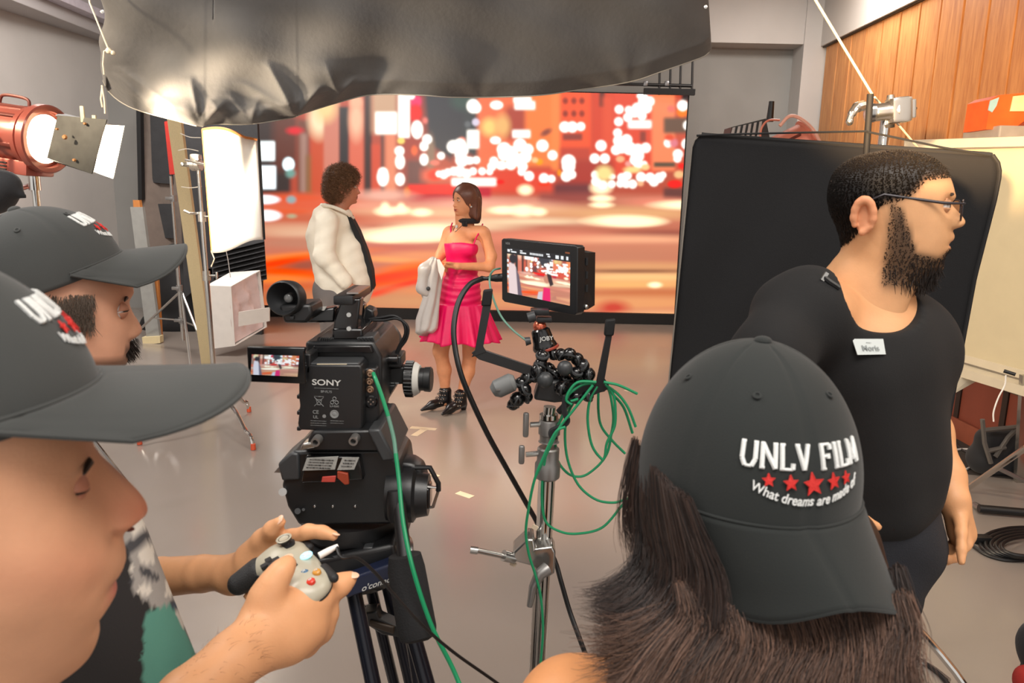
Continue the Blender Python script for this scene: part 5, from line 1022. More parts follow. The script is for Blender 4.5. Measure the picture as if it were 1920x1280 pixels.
# bracket arms
br = thing('bracket_arm', 'black angled bracket arm rising left of the stand below the monitor', 'bracket', tuple(P(1000, 700, YM)))
pb('flat_arm', [(884, 662), (896, 652), (908, 656), (1008, 690), (1004, 708), (898, 674)], YM-.01, 0.006, M_cam, br, 0.001); pb('upright', [(890, 660), (905, 572), (921, 572), (906, 650), (912, 660), (884, 670)], YM-.012, 0.006, M_cam, br, 0.001); pb('rubber_tip', [(906, 544), (924, 542), (921, 574), (902, 574)], YM-.016, 0.014, M_blackm, br, 0.003)
br2 = thing('bracket_arm', 'black upright bracket arm at right where the green cable hangs', 'bracket', tuple(P(1110, 740, YM)))
pb('upright', [(1136, 628), (1148, 628), (1134, 710), (1142, 722), (1140, 730), (1106, 744), (1118, 716)], YM-.012, 0.006, M_cam, br2, 0.001); pb('rubber_tip', [(1136, 600), (1155, 598), (1151, 630), (1133, 630)], YM-.016, 0.014, M_blackm, br2, 0.003)
pb('lower_arm', [(1048, 724), (1060, 716), (1140, 722), (1134, 734), (1090, 744)], YM+.0, 0.006, M_cam, br2, 0.001)
# stand column
sd = thing('grip_stand', 'tall chrome stand with grip clamps carrying the monitor in the centre', 'light stand', tuple(PZ(990, 1900, 0)))
A_ = P(1032, 768, YM+.03); B_ = P(1006, 1280, YM+.03-0.0); t = A_.z/(A_.z-B_.z); F_ = A_+(B_-A_)*t
F_ = V((F_.x+0.0, A_.y, 0)); dv = (F_-A_)
MB().cyl(P(1031, 762, YM+.03), P(1029, 782, YM+.03), 0.0125).cyl(P(1029, 776, YM+.03), P(1029, 784, YM+.03), 0.019).build('top_spigot', M_chrome, sd)
cl_ = lambda y0, y1: (A_+dv*((y0-768)/1.0/ (1e9)), )
def on(y): # point of the column seen at picture height y
    lo, hi = 0.0, 1.0
    for _ in range(40):
        mid = (lo+hi)/2; p_ = A_+dv*mid; d_ = p_-V((0, 0, CAM_H)); yy = 640-FPX*d_.dot(_U)/d_.dot(_F); lo, hi = (mid, hi) if yy < y else (lo, mid)
    return A_+dv*lo
MB().lathe(on(786), on(850)-on(786), [(0, 0.020), (0.004, 0.022), (0.03, 0.022), (0.032, 0.019), (0.045, 0.0185), (0.047, 0.0215)], 28).build('upper_clamp', M_steeld, sd)
MB().lathe(on(838), on(900)-on(838), [(0, 0.020), (0.003, 0.0225), (0.03, 0.0225), (0.035, 0.026), (0.062, 0.026), (0.066, 0.022)], 28).build('lower_clamp', M_steeld, sd)
for y_, xk, yk, lg_ in ((794, 986, 796, 0.026), (848, 978, 852, 0.02)):
    MB().cyl(on(y_), P(xk+8, yk, YM+.02), 0.0055, n=10).build('clamp_bolt', M_steel, sd); bevelled(MB().box(P(xk, yk, YM+.02), (0.012, 0.012, lg_*2), bev=0.005).build('wing_knob', M_steeld, sd), .001)
MB().cyl(on(892), on(1060), 0.0172, n=24).build('column', M_chrome, sd); MB().cyl(on(1040), F_+V((0, 0, .1)), 0.0172, n=24).build('lower_column', mat('dark_chrome', (0.42, 0.40, 0.38), 0.12, 1.0), sd)
for an in (95, 215, 335):
    f = F_+V((0.45*math.cos(R_(an)), 0.45*math.sin(R_(an)), 0.014)); MB().tube(spline([tuple(F_+V((0, 0, 0.3))), tuple(F_*0.5+f*0.5+V((0, 0, .2))), tuple(f+V((0, 0, .08))), tuple(f)], 5), 0.012, 10).build('leg', M_chrome, sd)
cc = on(1048); gcl = bevelled(fix_normals(MB().prism([P(x_, y_, YM-.02) for x_, y_ in ((962, 1036), (990, 1010), (1002, 1012), (1003, 1030), (1036, 1024), (1042, 1036), (1040, 1076), (1022, 1084), (998, 1062), (962, 1052))], (0, 0.055, 0)).build('grip_clamp', M_steel, sd)), 0.004)
MB().tube([P(882, 1030, YM-.03), P(896, 1032, YM-.03)], 0.0078, 14).tube([P(894, 1031, YM-.03), P(960, 1045, YM-.01)], 0.006, 14).tube([P(944, 1041, YM-.02), P(964, 1046, YM-.01)], 0.0115, 16).build('baby_pin', M_steel, gcl)
MB().tube([P(1026, 1066, YM-.04), P(1012, 1076, YM-.05), P(1000, 1100, YM-.055), P(993, 1136, YM-.055)], [0.014, 0.012, 0.009, 0.006], 12).build('lever', M_steeld, gcl)
for x_, y_ in ((1003, 988), (962, 1057)): o = MB().box(P(x_, y_, YM-.01), (0.012, 0.004, 0.008), rot=Matrix.Rotation(0.5, 3, 'Y')).build('tape_scrap', M_tape, sd, False)
# coiled green cable
co2 = thing('green_cable_coil', 'bundle of green cable looped over the bracket arm and hanging in wide loops', 'cable', tuple(P(1100, 760, YM)))
loops = [([(1112, 722), (1075, 750), (1050, 790), (1025, 850), (1016, 920), (1022, 975), (1050, 996), (1085, 1000), (1130, 988), (1168, 945)], .02),
         ([(1116, 720), (1085, 742), (1062, 785), (1062, 850), (1082, 905), (1115, 935), (1150, 942), (1178, 934)], .03),
         ([(1118, 718), (1080, 735), (1050, 790), (1042, 850), (1062, 885), (1090, 893), (1118, 876), (1138, 850), (1146, 815), (1150, 780), (1143, 735), (1132, 720)], .045),
         ([(1120, 724), (1106, 750), (1102, 790), (1110, 835), (1128, 860), (1134, 855), (1138, 830), (1152, 800), (1154, 770), (1150, 740), (1136, 722)], .0),
         ([(1122, 726), (1122, 770), (1128, 800), (1150, 828), (1172, 850)], .05), ([(1132, 716), (1160, 722), (1195, 738)], -.01), ([(1134, 720), (1160, 740), (1178, 765), (1192, 800)], .0), ([(1134, 722), (1150, 740), (1170, 765), (1186, 812)], .015),
         ([(1116, 718), (1090, 722), (1066, 740), (1066, 752), (1084, 748)], -.02), ([(1118, 716), (1085, 716), (1068, 732), (1062, 750), (1072, 758)], -.025), ([(1060, 800), (1042, 810), (1022, 850), (1002, 900), (990, 960), (986, 1000), (992, 1040), (1004, 1078), (1014, 1120), (1018, 1180), (1014, 1240), (1010, 1300)], -.055), ([(1112, 722), (1074, 770), (1050, 800), (1030, 840), (1006, 890)], -.03)]
for pts, dy in loops: MB().tube(spline([tuple(P(x_, y_, YM-.01+dy)) for x_, y_ in pts], 7), 0.0027, 8).build('loop', M_green, co2)
MB().tube([P(1048, 772, YM-.02), P(1070, 750, YM-.03)], 0.007, 10).build('connector', M_cam, co2)
stp = MB().tube(spline([tuple(P(x_, y_, YM-.03)) for x_, y_ in ((1060, 742), (1058, 770), (1064, 790), (1050, 800), (1034, 808), (1036, 820), (1044, 818))], 5), 0.0055, 6).build('cable_tie_strap', M_black2); tag(stp, 'short black fabric strap dangling beside the green cable coil', 'strap')

# ================================================================ PEOPLE: builders
SK_WARM = lin(214, 160, 122)
M_skin = mat('skin', (1, 1, 1), 0.48, var=0.05, vscale=30, attr=True, sss=0.08, bump=0.05, bscale=300, spec=0.35)
M_beard = mat('beard_hair', lin(34, 26, 22), 0.55, var=0.2)
M_capf = mat('charcoal_cotton', lin(56, 58, 57), 0.88, var=0.08, vscale=8, bump=0.12, bscale=900, sheen=0.15)
M_capd = mat('black_cotton', lin(26, 30, 29), 0.88, var=0.08, vscale=8, bump=0.12, bscale=900, sheen=0.12)
M_emb = mat('white_embroidery', lin(226, 228, 226), 0.6, bump=0.3, bscale=900)
M_star = mat('red_embroidery', lin(206, 40, 34), 0.6, bump=0.3, bscale=900)
M_eyew = mat('eye_white', lin(226, 220, 214), 0.2); M_iris = mat('eye_dark', lin(44, 30, 22), 0.2)
class Acc:
    def __init__(s): s.v = []; s.f = []; s.c = []; s.n = 0
    def add(s, v, f, c):
        v = np.asarray(v, float).reshape(-1, 3); c = np.asarray(c, float)
        if c.ndim == 1: c = np.tile(c, (len(v), 1))
        s.v.append(v); s.c.append(c); s.f += [tuple(int(i)+s.n for i in q) for q in f]; s.n += len(v)
    def build(s, name, m, parent):
        o = mesh_obj(name, np.concatenate(s.v), s.f, m, parent, True, np.concatenate(s.c)); return o
def head_data(keys, to3, side, unit, nring=64, per=6, dents=(), pw=2.25, bumps=(), featw=.027):
    """keys: (F(x,y), B(x,y), halfwidth m, nose, nose width m); to3 maps midplane (x,y) to a point; unit = metres per x unit."""
    K = spline([(*k[0], *k[1], k[2], k[3], k[4]) for k in keys], per)
    KA = np.array(K); sg_ = per*1.5; wv = np.exp(-np.arange(-3*int(sg_), 3*int(sg_)+1)**2/(2*sg_*sg_)); wv /= wv.sum(); hw_ = len(wv)//2
    FS = np.stack([np.convolve(np.pad(KA[:, c_], hw_, mode='reflect', reflect_type='odd'), wv, mode='valid') for c_ in (0, 1)], 1); side = np.array(side, float); rings = []; meta = []
    for i, q in enumerate(K):
        F0 = np.array(to3(q[0], q[1])); Fp = np.array(to3(FS[i, 0], FS[i, 1])); Bp = np.array(to3(q[2], q[3])); c = (Fp+Bp)/2; a = (Fp-Bp)/2; f = a/np.linalg.norm(a); row = []
        for j in range(nring):
            th = 2*math.pi*j/nring; ct, st_ = math.cos(th), math.sin(th)
            e = 2/pw; x = math.copysign(abs(ct)**e, ct); y = math.copysign(abs(st_)**e, st_); lat = y*q[4]
            p = c+a*x+side*lat
            if ct > 0: p = p+(F0-Fp)*math.exp(-(lat/featw)**2)
            if ct > 0 and q[5] > 0: p = p+f*(q[5]*unit*math.exp(-(lat/max(q[6], 1e-4))**2))
            row.append(p); meta.append((i/(len(K)-1), th, lat))
        rings.append(row)
    rings = np.array(rings); LT = np.array([m_[2] for m_ in meta]).reshape(rings.shape[:2])
    w2 = np.exp(-np.arange(-2*per, 2*per+1)**2/(2*(per*1.1)**2)); w2 /= w2.sum(); pad = np.pad(rings, ((2*per, 2*per), (0, 0), (0, 0)), mode='reflect', reflect_type='odd')
    sm = sum(w2[i_]*pad[i_:i_+rings.shape[0]] for i_ in range(len(w2))); bl_ = (1-np.exp(-(LT/.034)**4))[..., None]; rings = rings*(1-bl_)+sm*bl_
    for pos, rad, amt, dirv in dents:
        d = np.linalg.norm(rings-np.array(pos), axis=2); rings += np.exp(-(d/rad)**2)[..., None]*amt*np.array(dirv)
    v, f = loft(rings); return v, f, np.array(meta)
def ear_prims(c, f, u, s, sz=1.0):
    """c centre, f forward, u up, s outward"""
    c, f, u, s = V(c), V(f), V(u), V(s); pts = []
    for t in range(0, 11):
        a = R_(-60+t*27); pts.append(c+f*(math.cos(a)*0.015*sz)+u*(math.sin(a)*0.029*sz-0.0*t)+s*(0.010*sz+0.004*math.sin(a)))
    pr = [('c', pts[i], pts[i+1], 0.0046*sz, 0.0046*sz, 0.008) for i in range(1, 10)]
    pr += [('c', c+u*(-0.026*sz)+s*0.007, c+u*(-0.020*sz)+f*0.006+s*0.006, 0.0065*sz, 0.006*sz, 0.006), ('c', c+f*0.003-u*0.012*sz+s*0.005, c+f*0.004+u*0.012*sz+s*0.006, 0.004*sz, 0.0035*sz, 0.005)]
    pr += [('c', c-f*0.003-u*0.018*sz, c-f*0.003+u*0.016*sz, 0.008*sz, 0.010*sz, 0.004)]; return pr
def cap(parent, C, f, u, a, b, h, label, m, L=0.072, droop=15.0, curve=0.020, px_=2.0, qx=2.0, back=1.0, logo=True, bw=None, logo_z=0.5, front_lift=0.0, lscale=1.0, edge_pow=0.5, skew=0.0):
    C, f, u = V(C), V(f).normalized(), V(u).normalized(); s = f.cross(u).normalized(); u = s.cross(f).normalized(); s = u.cross(f)
    def surf(phi, z, off=0.0):
        r = max(0.0, 1-(max(z, 0)/h)**px_)**(1/qx); rr_ = 1+0.004*abs(math.cos(3*(phi+math.pi/2)))*0
        ax_ = a if math.cos(phi) > 0 else a*back
        seam = 0.0018*max(0, 1-abs(((phi+math.pi/6) % (math.pi/3))-math.pi/6)*14)*(0 if z > h*.98 else 1)
        p = C+f*(ax_*math.cos(phi)*(r+0.0))+s*(b*math.sin(phi)*r)+u*z
        n = (f*(math.cos(phi)/a)*r+s*(math.sin(phi)/b)*r+u*(max(z, 0)/h**2+0.15)).normalized()
        return p+n*(off-seam)
    rows = []
    for i in range(30):
        t = i/29; z = -0.012+(h+0.012)*math.sin(t*math.pi/2)
        rows.append([tuple(surf(2*math.pi*j/96, z if i < 29 else h*0.9999)) for j in range(96)])
    vv, ff = loft(rows, cap=False); vv = np.concatenate([vv, [np.mean(rows[-1], axis=0)]]); n0 = 29*96; ff += [(n0+j, n0+(j+1) % 96, 30*96) for j in range(96)]
    cp = mesh_obj('cap', vv, ff, m, parent); cp['label'] = label; md = cp.modifiers.new('Solidify', 'SOLIDIFY'); md.thickness = 0.0022; md.offset = -1
    # bill
    bw = bw or b*0.97; rows = []; dr = R_(droop)
    for i in range(15):
        v = i/14; row = []
        for j in range(49):
            w_ = -1+2*j/48; ph = w_*R_(72); base = surf(ph, 0.0); sl = (base-C).dot(s); xf = (base-C).dot(f)
            out = a*0.30+(L+a*0.70)*max(0, 1-abs(w_)**2.6)**edge_pow if True else 0
            reach = max(0.0, out-xf)*v; lat = sl+ (bw*1.06*w_*0.985-sl)*min(1, v*1.3)*1.0
            zz = -math.sin(dr)*reach-curve*(w_**2)*(0.15+0.85*v)*min(1.0, reach/0.018)-0.001
            row.append(tuple(C+f*(xf+math.cos(dr)*reach)+s*(lat+skew*reach*4)+u*zz))
        rows.append(row)
    vv, ff = loft(rows, closed=False, cap=False); bl = mesh_obj('bill', vv, ff, m, cp); md = bl.modifiers.new('Solidify', 'SOLIDIFY'); md.thickness = 0.0035; md.offset = 0
    bl2 = MB().tube([V(p) for p in rows[-1]], 0.0021, 6).build('bill_edge', m, bl)
    MB().ball(surf(0, h*0.999), 0.0085, 16, sc=(1, 1, .55), ax=(f, s, u)).build('top_button', m, cp)
    for k in range(6):
        ph = R_(30+60*k); q = surf(ph, h*0.74, 0.0004); n = (q-C).normalized(); MB().lathe(q, n, [(0, 0.0042), (0.0012, 0.0040), (0.0014, 0.0022), (0.0002, 0.0018), (0, 0.0001)], 14).build('eyelet', m, cp)
    MB().tube([surf(R_(-72+144*j/30), 0.001, 0.001) for j in range(31)], 0.0013, 6).build('bill_seam', m, cp)
    if logo:
        def put(x, y, off): # x along the brow (m), y height (m)
            phi = x/((a*0.5+b*0.5)); return surf(phi, y, off)
        e = MB(); z0 = h*logo_z; S_ = lscale
        G = {'U': [((0, 1), (0, .3)), ((0, .3), (.2, 0)), ((.2, 0), (.6, 0)), ((.6, 0), (.8, .3)), ((.8, .3), (.8, 1)), ((-.14, 1), (.16, 1)), ((.64, 1), (.94, 1))],
             'N': [((0, 0), (0, 1)), ((0, 1), (.8, 0)), ((.8, 0), (.8, 1)), ((-.14, 0), (.16, 0)), ((-.14, 1), (.1, 1)), ((.64, 1), (.94, 1))],
             'L': [((0, 0), (0, 1)), ((-.14, 0), (.65, 0)), ((.65, 0), (.68, .25)), ((-.14, 1), (.18, 1))],
             'V': [((0, 1), (.4, 0)), ((.4, 0), (.8, 1)), ((-.14, 1), (.16, 1)), ((.64, 1), (.94, 1))],
             'F': [((0, 0), (0, 1)), ((-.14, 0), (.18, 0)), ((-.14, 1), (.65, 1)), ((.65, 1), (.67, .78)), ((0, .52), (.45, .52)), ((.45, .42), (.45, .62))],
             'I': [((.1, 0), (.1, 1)), ((-.05, 0), (.25, 0)), ((-.05, 1), (.25, 1))],
             'M': [((0, 0), (0, 1)), ((0, 1), (.45, .15)), ((.45, .15), (.9, 1)), ((.9, 1), (.9, 0)), ((-.14, 0), (.14, 0)), ((.76, 0), (1.04, 0)), ((-.14, 1), (.05, 1)), ((.85, 1), (1.04, 1))]}
        adv = {'U': 1.22, 'N': 1.22, 'L': 1.0, 'V': 1.2, 'F': 1.02, 'I': .55, 'M': 1.15, ' ': .55}; H_ = 0.0175*S_; Wd = 0.0135*S_
        word = 'UNLV FILM'; tot = sum(adv[c_] for c_ in word)-0.25; x = -tot/2*Wd
        for c_ in word:
            for (p0, p1) in G.get(c_, []):
                thick = 0.0012*S_ if abs(p0[0]-p1[0]) > 0.05 and abs(p0[1]-p1[1]) < 0.05 else 0.0019*S_
                pts = [put(x+(p0[0]+(p1[0]-p0[0])*t)*Wd, z0+0.014*S_+(p0[1]+(p1[1]-p0[1])*t)*H_, 0.0008) for t in (0, .33, .66, 1)]; e.tube(pts, thick, 6)
            x += adv[c_]*Wd
        e.build('team_lettering', M_emb, cp)
        e = MB()
        for i, (sx_, sr) in enumerate(((-0.036, .0052), (-0.0185, .0062), (0.001, .0092), (0.0205, .0066), (0.0355, .0052))):
            cx_ = sx_*S_; cy_ = z0+0.003*S_+abs(sx_)*0.06; sr *= S_; pts = []
            for k in range(10):
                r = sr if k % 2 == 0 else sr*0.42; an = R_(90+36*k+6); pts.append(put(cx_+r*math.cos(an), cy_+r*math.sin(an), 0.0022))
            c0 = put(cx_, cy_, 0.0028); e.add([c0]+pts, [(0, 1+k, 1+(k+1) % 10) for k in range(10)])
            e.tube(pts+[pts[0]], 0.0006, 5)
        e.build('stars', M_star, cp)
        tv, tf = text_verts('What dreams are made of', 0.0108*S_, True, 0.0004); e = MB(); vs = []
        for q in tv:
            xx = q[0]*0.86+q[1]*0.25; vs.append(put(xx, z0-0.0135*S_+q[1]+(xx/0.05/S_)**2*0.011*S_, 0.0012+q[2]))
        e.add(vs, tf); e.build('motto_lettering', M_emb, cp, False)
    return cp, surf
def eye(parent, c, f, u, s, r=0.0118, open_=0.45, lidcol=SK_WARM, iris=M_iris, brow=True, browm=None):
    c, f, u, s = V(c), V(f).normalized(), V(u).normalized(), V(s).normalized()
    e = MB().ball(c, r, 20).build('eyeball', M_eyew, parent)
    MB().lathe(c+f*(r*0.88), f, [(0, r*.46), (r*0.08, r*.42), (r*0.13, r*0.2), (r*0.14, 1e-4)], 18).build('iris', iris, e)
    lid = MB()
    for sg, op in ((1, open_), (-1, open_*0.75)):
        rows = []
        for i in range(7):
            el = R_(90)*(i/6)*(1-op*0.5)+op*R_(42); row = []
            for j in range(13):
                az = R_(-112+224*j/12); k = math.cos(az)**0.5 if math.cos(az) > 0 else 0; e2 = el*k+(1-k)*R_(8)
                row.append(c+(f*math.cos(e2)*math.cos(az)+s*math.cos(e2)*math.sin(az)+u*(sg*math.sin(e2)))*(r*1.10))
            rows.append([tuple(p) for p in row])
        vv, ff = loft(rows, closed=False, cap=False); lid.add([V(tuple(p)) for p in vv], ff)
    o = mesh_obj('eyelid', [tuple(q) for q in lid.v], lid.f, M_skin, parent, True, lidcol)
    md = o.modifiers.new('Solidify', 'SOLIDIFY'); md.thickness = 0.0012
    MB().tube([c+(f*math.cos(R_(open_*44))*math.cos(R_(az))+s*math.sin(R_(az))+u*math.sin(R_(open_*40))*math.cos(R_(az)))*(r*1.14) for az in range(-66, 67, 12)], 0.0008, 5).build('lashes', M_beard, parent)
    if brow: MB().tube([c+f*(r*1.0-0.004*abs(az/40))+u*(r*1.35+0.003*math.cos(R_(az*2)))+s*(0.018*az/40) for az in range(-40, 41, 10)], [0.0012, .002, .0026, .0028, .0028, .0026, .0022, .0018, .001], 6).build('eyebrow', browm or M_beard, parent)
def hand_prims(w, d, n, t, curl=0.9, sz=1.0, spread=0.10, k=0.006, curls=None):
    """wrist w, finger direction d, palm-side normal n (fingers curl towards it), thumb side t"""
    w, d, n, t = V(w), V(d).normalized(), V(n).normalized(), V(t).normalized(); pr = [('c', w, w+d*0.07*sz, 0.024*sz, 0.026*sz, .02)]
    for i, off in enumerate((0.030, 0.010, -0.010, -0.028)): pr.append(('c', w+d*0.02*sz+t*off*0.5*sz, w+d*(0.082-0.004*abs(i-1))*sz+t*off*sz, 0.013*sz, 0.0105*sz, .010))
    for i, (off, ln) in enumerate(((0.030, .072), (0.010, .080), (-0.010, .074), (-0.028, .058))):
        cu = (curls[i] if curls else curl); p = w+d*(0.084-0.004*abs(i-1))*sz+t*off*sz; an = 0.25*cu; dd = d+t*(off*spread*8)
        for sgm, fr in enumerate((0.45, 0.32, 0.23)):
            an += 0.55*cu; v_ = (dd.normalized()*math.cos(an)+n*math.sin(an)).normalized(); q = p+v_*(ln*fr*sz)
            pr.append(('c', p, q, (0.0095-0.0009*sgm)*sz, (0.0088-0.0010*sgm)*sz, k)); p = q
    p = w+d*0.025*sz+t*0.024*sz; v_ = (d*0.6+t*0.75+n*0.35).normalized()
    for ln, r0, r1 in ((0.035, .0135, .011), (0.030, .0105, .0095), (0.024, .0095, .0075)):
        q = p+v_*(ln*sz); pr.append(('c', p, q, r0*sz, r1*sz, k)); p = q; v_ = (v_+d*0.35+n*0.15*cu).normalized()
    return pr
def J(*seq, k=None):
    """chain of (px,py,Y,r_px) -> round cones"""
    out = []; pts = [(P(x, y, Y), r*pxm(Y)) for x, y, Y, r in seq]
    for (a_, ra), (b_, rb) in zip(pts[:-1], pts[1:]): out.append(('c', a_, b_, ra, rb)+((k,) if k else ()))
    return out
def fat(prims, e): return [(q[0], q[1], q[2], q[3]+e, q[4]+e)+tuple(q[5:]) if q[0] == 'c' else (q[0], q[1], tuple(r+e for r in q[2]))+tuple(q[3:]) for q in prims]
def nail(parent, c, n, d, r=0.005):
    x, y, z = frame(n, d); MB().ball(c, r, 10, sc=(1.2, .85, .25), ax=(x, y, z)).build('fingernail', mat('nail', lin(232, 188, 160), 0.3), parent)
def scatter(v, f, n, seed=1):
    rs = np.random.RandomState(seed); v = np.asarray(v); f = np.asarray([q[:3] for q in f]); A_, B_, C_ = v[f[:, 0]], v[f[:, 1]], v[f[:, 2]]
    nr = np.cross(B_-A_, C_-A_); ar = np.linalg.norm(nr, axis=1); i = rs.choice(len(f), n, p=ar/ar.sum()); r1, r2 = rs.rand(2, n); m_ = r1+r2 > 1; r1[m_], r2[m_] = 1-r1[m_], 1-r2[m_]
    return A_[i]+(B_[i]-A_[i])*r1[:, None]+(C_[i]-A_[i])*r2[:, None], nr[i]/ar[i][:, None]
SIDE = (0, 1, 0)
HN = V((1, 0, 0)); UPZ = V((0, 0, 1))

def headplane(px, py, Y, turn=0.0):
    """vertical plane through a point, square to the sight line (turn in degrees: towards the camera +). Returns mapper, forward(right), side(away)."""
    a_ = P(px, py, Y); n = V((a_.x, a_.y, 0)).normalized(); n = Matrix.Rotation(R_(turn), 3, 'Z') @ n; f = V((n.y, -n.x, 0))
    def t3(x, y):
        v = ray(x, y); o = V((0, 0, CAM_H)); return o+v*((a_-o).dot(n)/v.dot(n))
    return t3, f, n

# ================================================================ PERSON A: near left, looking at the controller in his hands
pa = thing('person', 'man in profile closest at left, in a black cap, holding a white game controller', 'person', tuple(PZ(-100, 2300, 0)))
YA = 0.50; tA, fA, nA = headplane(120, 950, YA, 0); oA = lambda a_, b_, c_: fA*a_+nA*b_+UPZ*c_
BX = -390
keysA = [((70, 600), (-250, 600), .052, 0, .01), ((125, 690), (-340, 690), .068, 0, .01), ((166, 790), (-380, 780), .073, 0, .01), ((172, 840), (BX, 830), .073, 8, .009), ((180, 885), (BX, 870), .072, 48, .010),
 ((190, 920), (BX, 905), .071, 78, .0125), ((200, 945), (-385, 930), .071, 86, .0155), ((208, 965), (-385, 950), .070, 74, .0175), ((216, 982), (-380, 965), .070, 34, .017), ((228, 1000), (-375, 980), .069, 4, .012), ((236, 1035), (-370, 1000), .068, 0, .01),
 ((229, 1058), (-360, 1015), .067, 0, .01), ((213, 1077), (-355, 1030), .067, 0, .01), ((219, 1096), (-350, 1045), .066, 0, .01), ((205, 1120), (-345, 1060), .064, 0, .01), ((183, 1143), (-340, 1075), .062, 0, .01), ((187, 1172), (-335, 1095), .060, 0, .01),
 ((178, 1205), (-330, 1115), .057, 0, .01), ((156, 1235), (-320, 1135), .053, 0, .01), ((110, 1258), (-315, 1160), .051, 0, .01), ((20, 1285), (-310, 1200), .054, 0, .01), ((-20, 1400), (-310, 1350), .056, 0, .01), ((-30, 1560), (-320, 1560), .06, 0, .01)]
u_ = pxm(YA)*0.88; s_ = -1
dn = [(tA(128, 885)+oA(0.0, -0.030, 0), .014, .010, -fA+nA*.4), (tA(234, 968)+oA(0, -0.017, 0), .009, .0075, -nA), (tA(204, 985)+oA(0, -0.026, 0), .007, .004, nA), (tA(150, 850)+oA(0, -.034, 0), .012, .004, fA-nA*.3), (tA(236, 968)+oA(0, 0.016, 0), .008, .005, nA), (tA(215, 990)+oA(0, -0.021, 0), .007, .0035, -fA*.3+nA+UPZ*.2),
      (tA(185, 1080)+oA(0, -0.026, 0), .009, .004, -fA*.6+nA), (tA(60, 1000)+oA(0, -0.066, 0), .04, .006, fA*.2-nA), (tA(170, 1050)+oA(0, -0.045, 0), .012, .0025, nA)]
v, f, mt = head_data(keysA, tA, nA, u_, 80, 7, dn)
px = to_px(v); c = np.tile(np.array(lin(208, 154, 120)), (len(v), 1))
lat = np.abs(mt[:, 2]); fr = np.cos(mt[:, 1]) > 0
# lips, ruddy nose, in the head's own coordinates (ring rows and lateral distance)
row = mt[:, 0]*(len(keysA)-1)
lip = np.exp(-((row-12.3)/1.15)**4)*np.exp(-(lat/.027)**4)*fr; c = c*(1-lip[:, None]*0.8)+np.array(lin(186, 98, 94))*lip[:, None]*0.8
nz_ = np.exp(-((row-6.5)/1.8)**2)*np.exp(-(lat/.022)**2)*fr*0.55; c = c*(1-nz_[:, None])+np.array(lin(214, 120, 98))*nz_[:, None]
chk = np.exp(-((row-9)/2.5)**2)*np.exp(-((lat-.055)/.02)**2)*0.25; c = c*(1-chk[:, None])+np.array(lin(216, 134, 108))*chk[:, None]
acc = Acc(); acc.add(v, f, c)
# arms and hands
armF = J((180, 1120, 1.152, 46), (300, 1082, 1.037, 40), (380, 1075, 0.994, 37), (432, 1072, 0.965, 34), (475, 1055, 0.943, 34), (505, 1040, 0.929, 28), k=.005) + J((440, 1085, 0.965, 30), (490, 1068, 0.936, 30), k=.02)
armF += J((470, 1042, 0.943, 30), (494, 1012, 0.929, 22), (512, 992, 0.914, 17), (525, 978, 0.907, 12), k=.008)
armF += J((510, 1034, 0.929, 22), (548, 1008, 0.914, 17), (578, 996, 0.900, 14.5), (604, 997, 0.893, 13), (626, 1004, 0.886, 11), k=.007)
armF += J((500, 1055, 0.929, 22), (545, 1048, 0.914, 16), (560, 1068, 0.886, 13), (548, 1085, 0.864, 12), k=.006) + J((492, 1072, 0.929, 22), (530, 1078, 0.907, 15), (532, 1100, 0.878, 12), (515, 1108, 0.864, 11), k=.006) + J((480, 1088, 0.936, 20), (500, 1108, 0.907, 14), (484, 1117, 0.886, 12), (466, 1116, 0.871, 11), k=.006)
armN = J((250, 1420, 0.616, 72), (350, 1310, 0.662, 64), (430, 1240, 0.708, 55), (480, 1195, 0.747, 50), (525, 1155, 0.778, 52), (562, 1140, 0.801, 50), k=.005) + J((450, 1235, 0.724, 46), (540, 1195, 0.778, 44), (575, 1175, 0.801, 42), k=.025)
armN += J((490, 1150, .765, 42), (500, 1118, .770, 33), (513, 1092, .775, 26), (528, 1070, .782, 21), (540, 1056, .79, 17), k=.010)
armN += J((566, 1128, 0.801, 42), (596, 1118, 0.816, 31), (622, 1104, 0.839, 24), (640, 1095, 0.847, 20), (658, 1083, 0.855, 14), k=.010)
armN += J((580, 1145, 0.809, 36), (606, 1150, 0.824, 30), (612, 1150, 0.862, 22), (580, 1130, 0.909, 17), (545, 1118, 0.924, 14), k=.008)
armN += J((575, 1168, 0.801, 34), (598, 1180, 0.816, 28), (596, 1178, 0.870, 20), (560, 1150, 0.909, 15), k=.008) + J((550, 1190, 0.785, 32), (572, 1208, 0.801, 25), (572, 1205, 0.847, 18), (540, 1180, 0.885, 14), k=.008)
for pr in (armF, armN):
    v, f = blob_data(pr, 0.0036, 0.022, 2)
    c = np.tile(np.array(lin(218, 160, 116)), (len(v), 1)); acc.add(v, f, c)
body = acc.build('body', M_skin, pa)
nail(pa, P(524, 974, (.628*1.44)), (-0.5, -0.6, 0.6), (0.4, 0, 1), 0.0062); nail(pa, P(540, 1045, (.545*1.54)), (0.1, -0.5, 0.8), (0.5, 0, .6), 0.0058); nail(pa, P(663, 1078, (.553*1.54)), (0.2, -0.3, 0.9), (1, 0, .3), 0.0062); nail(pa, P(630, 1001, (.613*1.44)), (0.2, 0.1, 0.9), (1, 0, -.2), 0.0045)
for sg in (-1, 1): eye(pa, tA(133, 886)+oA(-0.004, sg*0.031, 0), fA+nA*(sg*.15)-UPZ*.2, UPZ+fA*.2, nA*sg, open_=0.10, lidcol=lin(186, 124, 100), brow=True)
for sg in (-1, 1): MB().ball(tA(240, 984)+oA(0, sg*0.008, 0), 0.0036, 10, sc=(1.2, .8, .5)).build('nostril', mat('nostril_dark', lin(96, 46, 36), 0.7), pa)
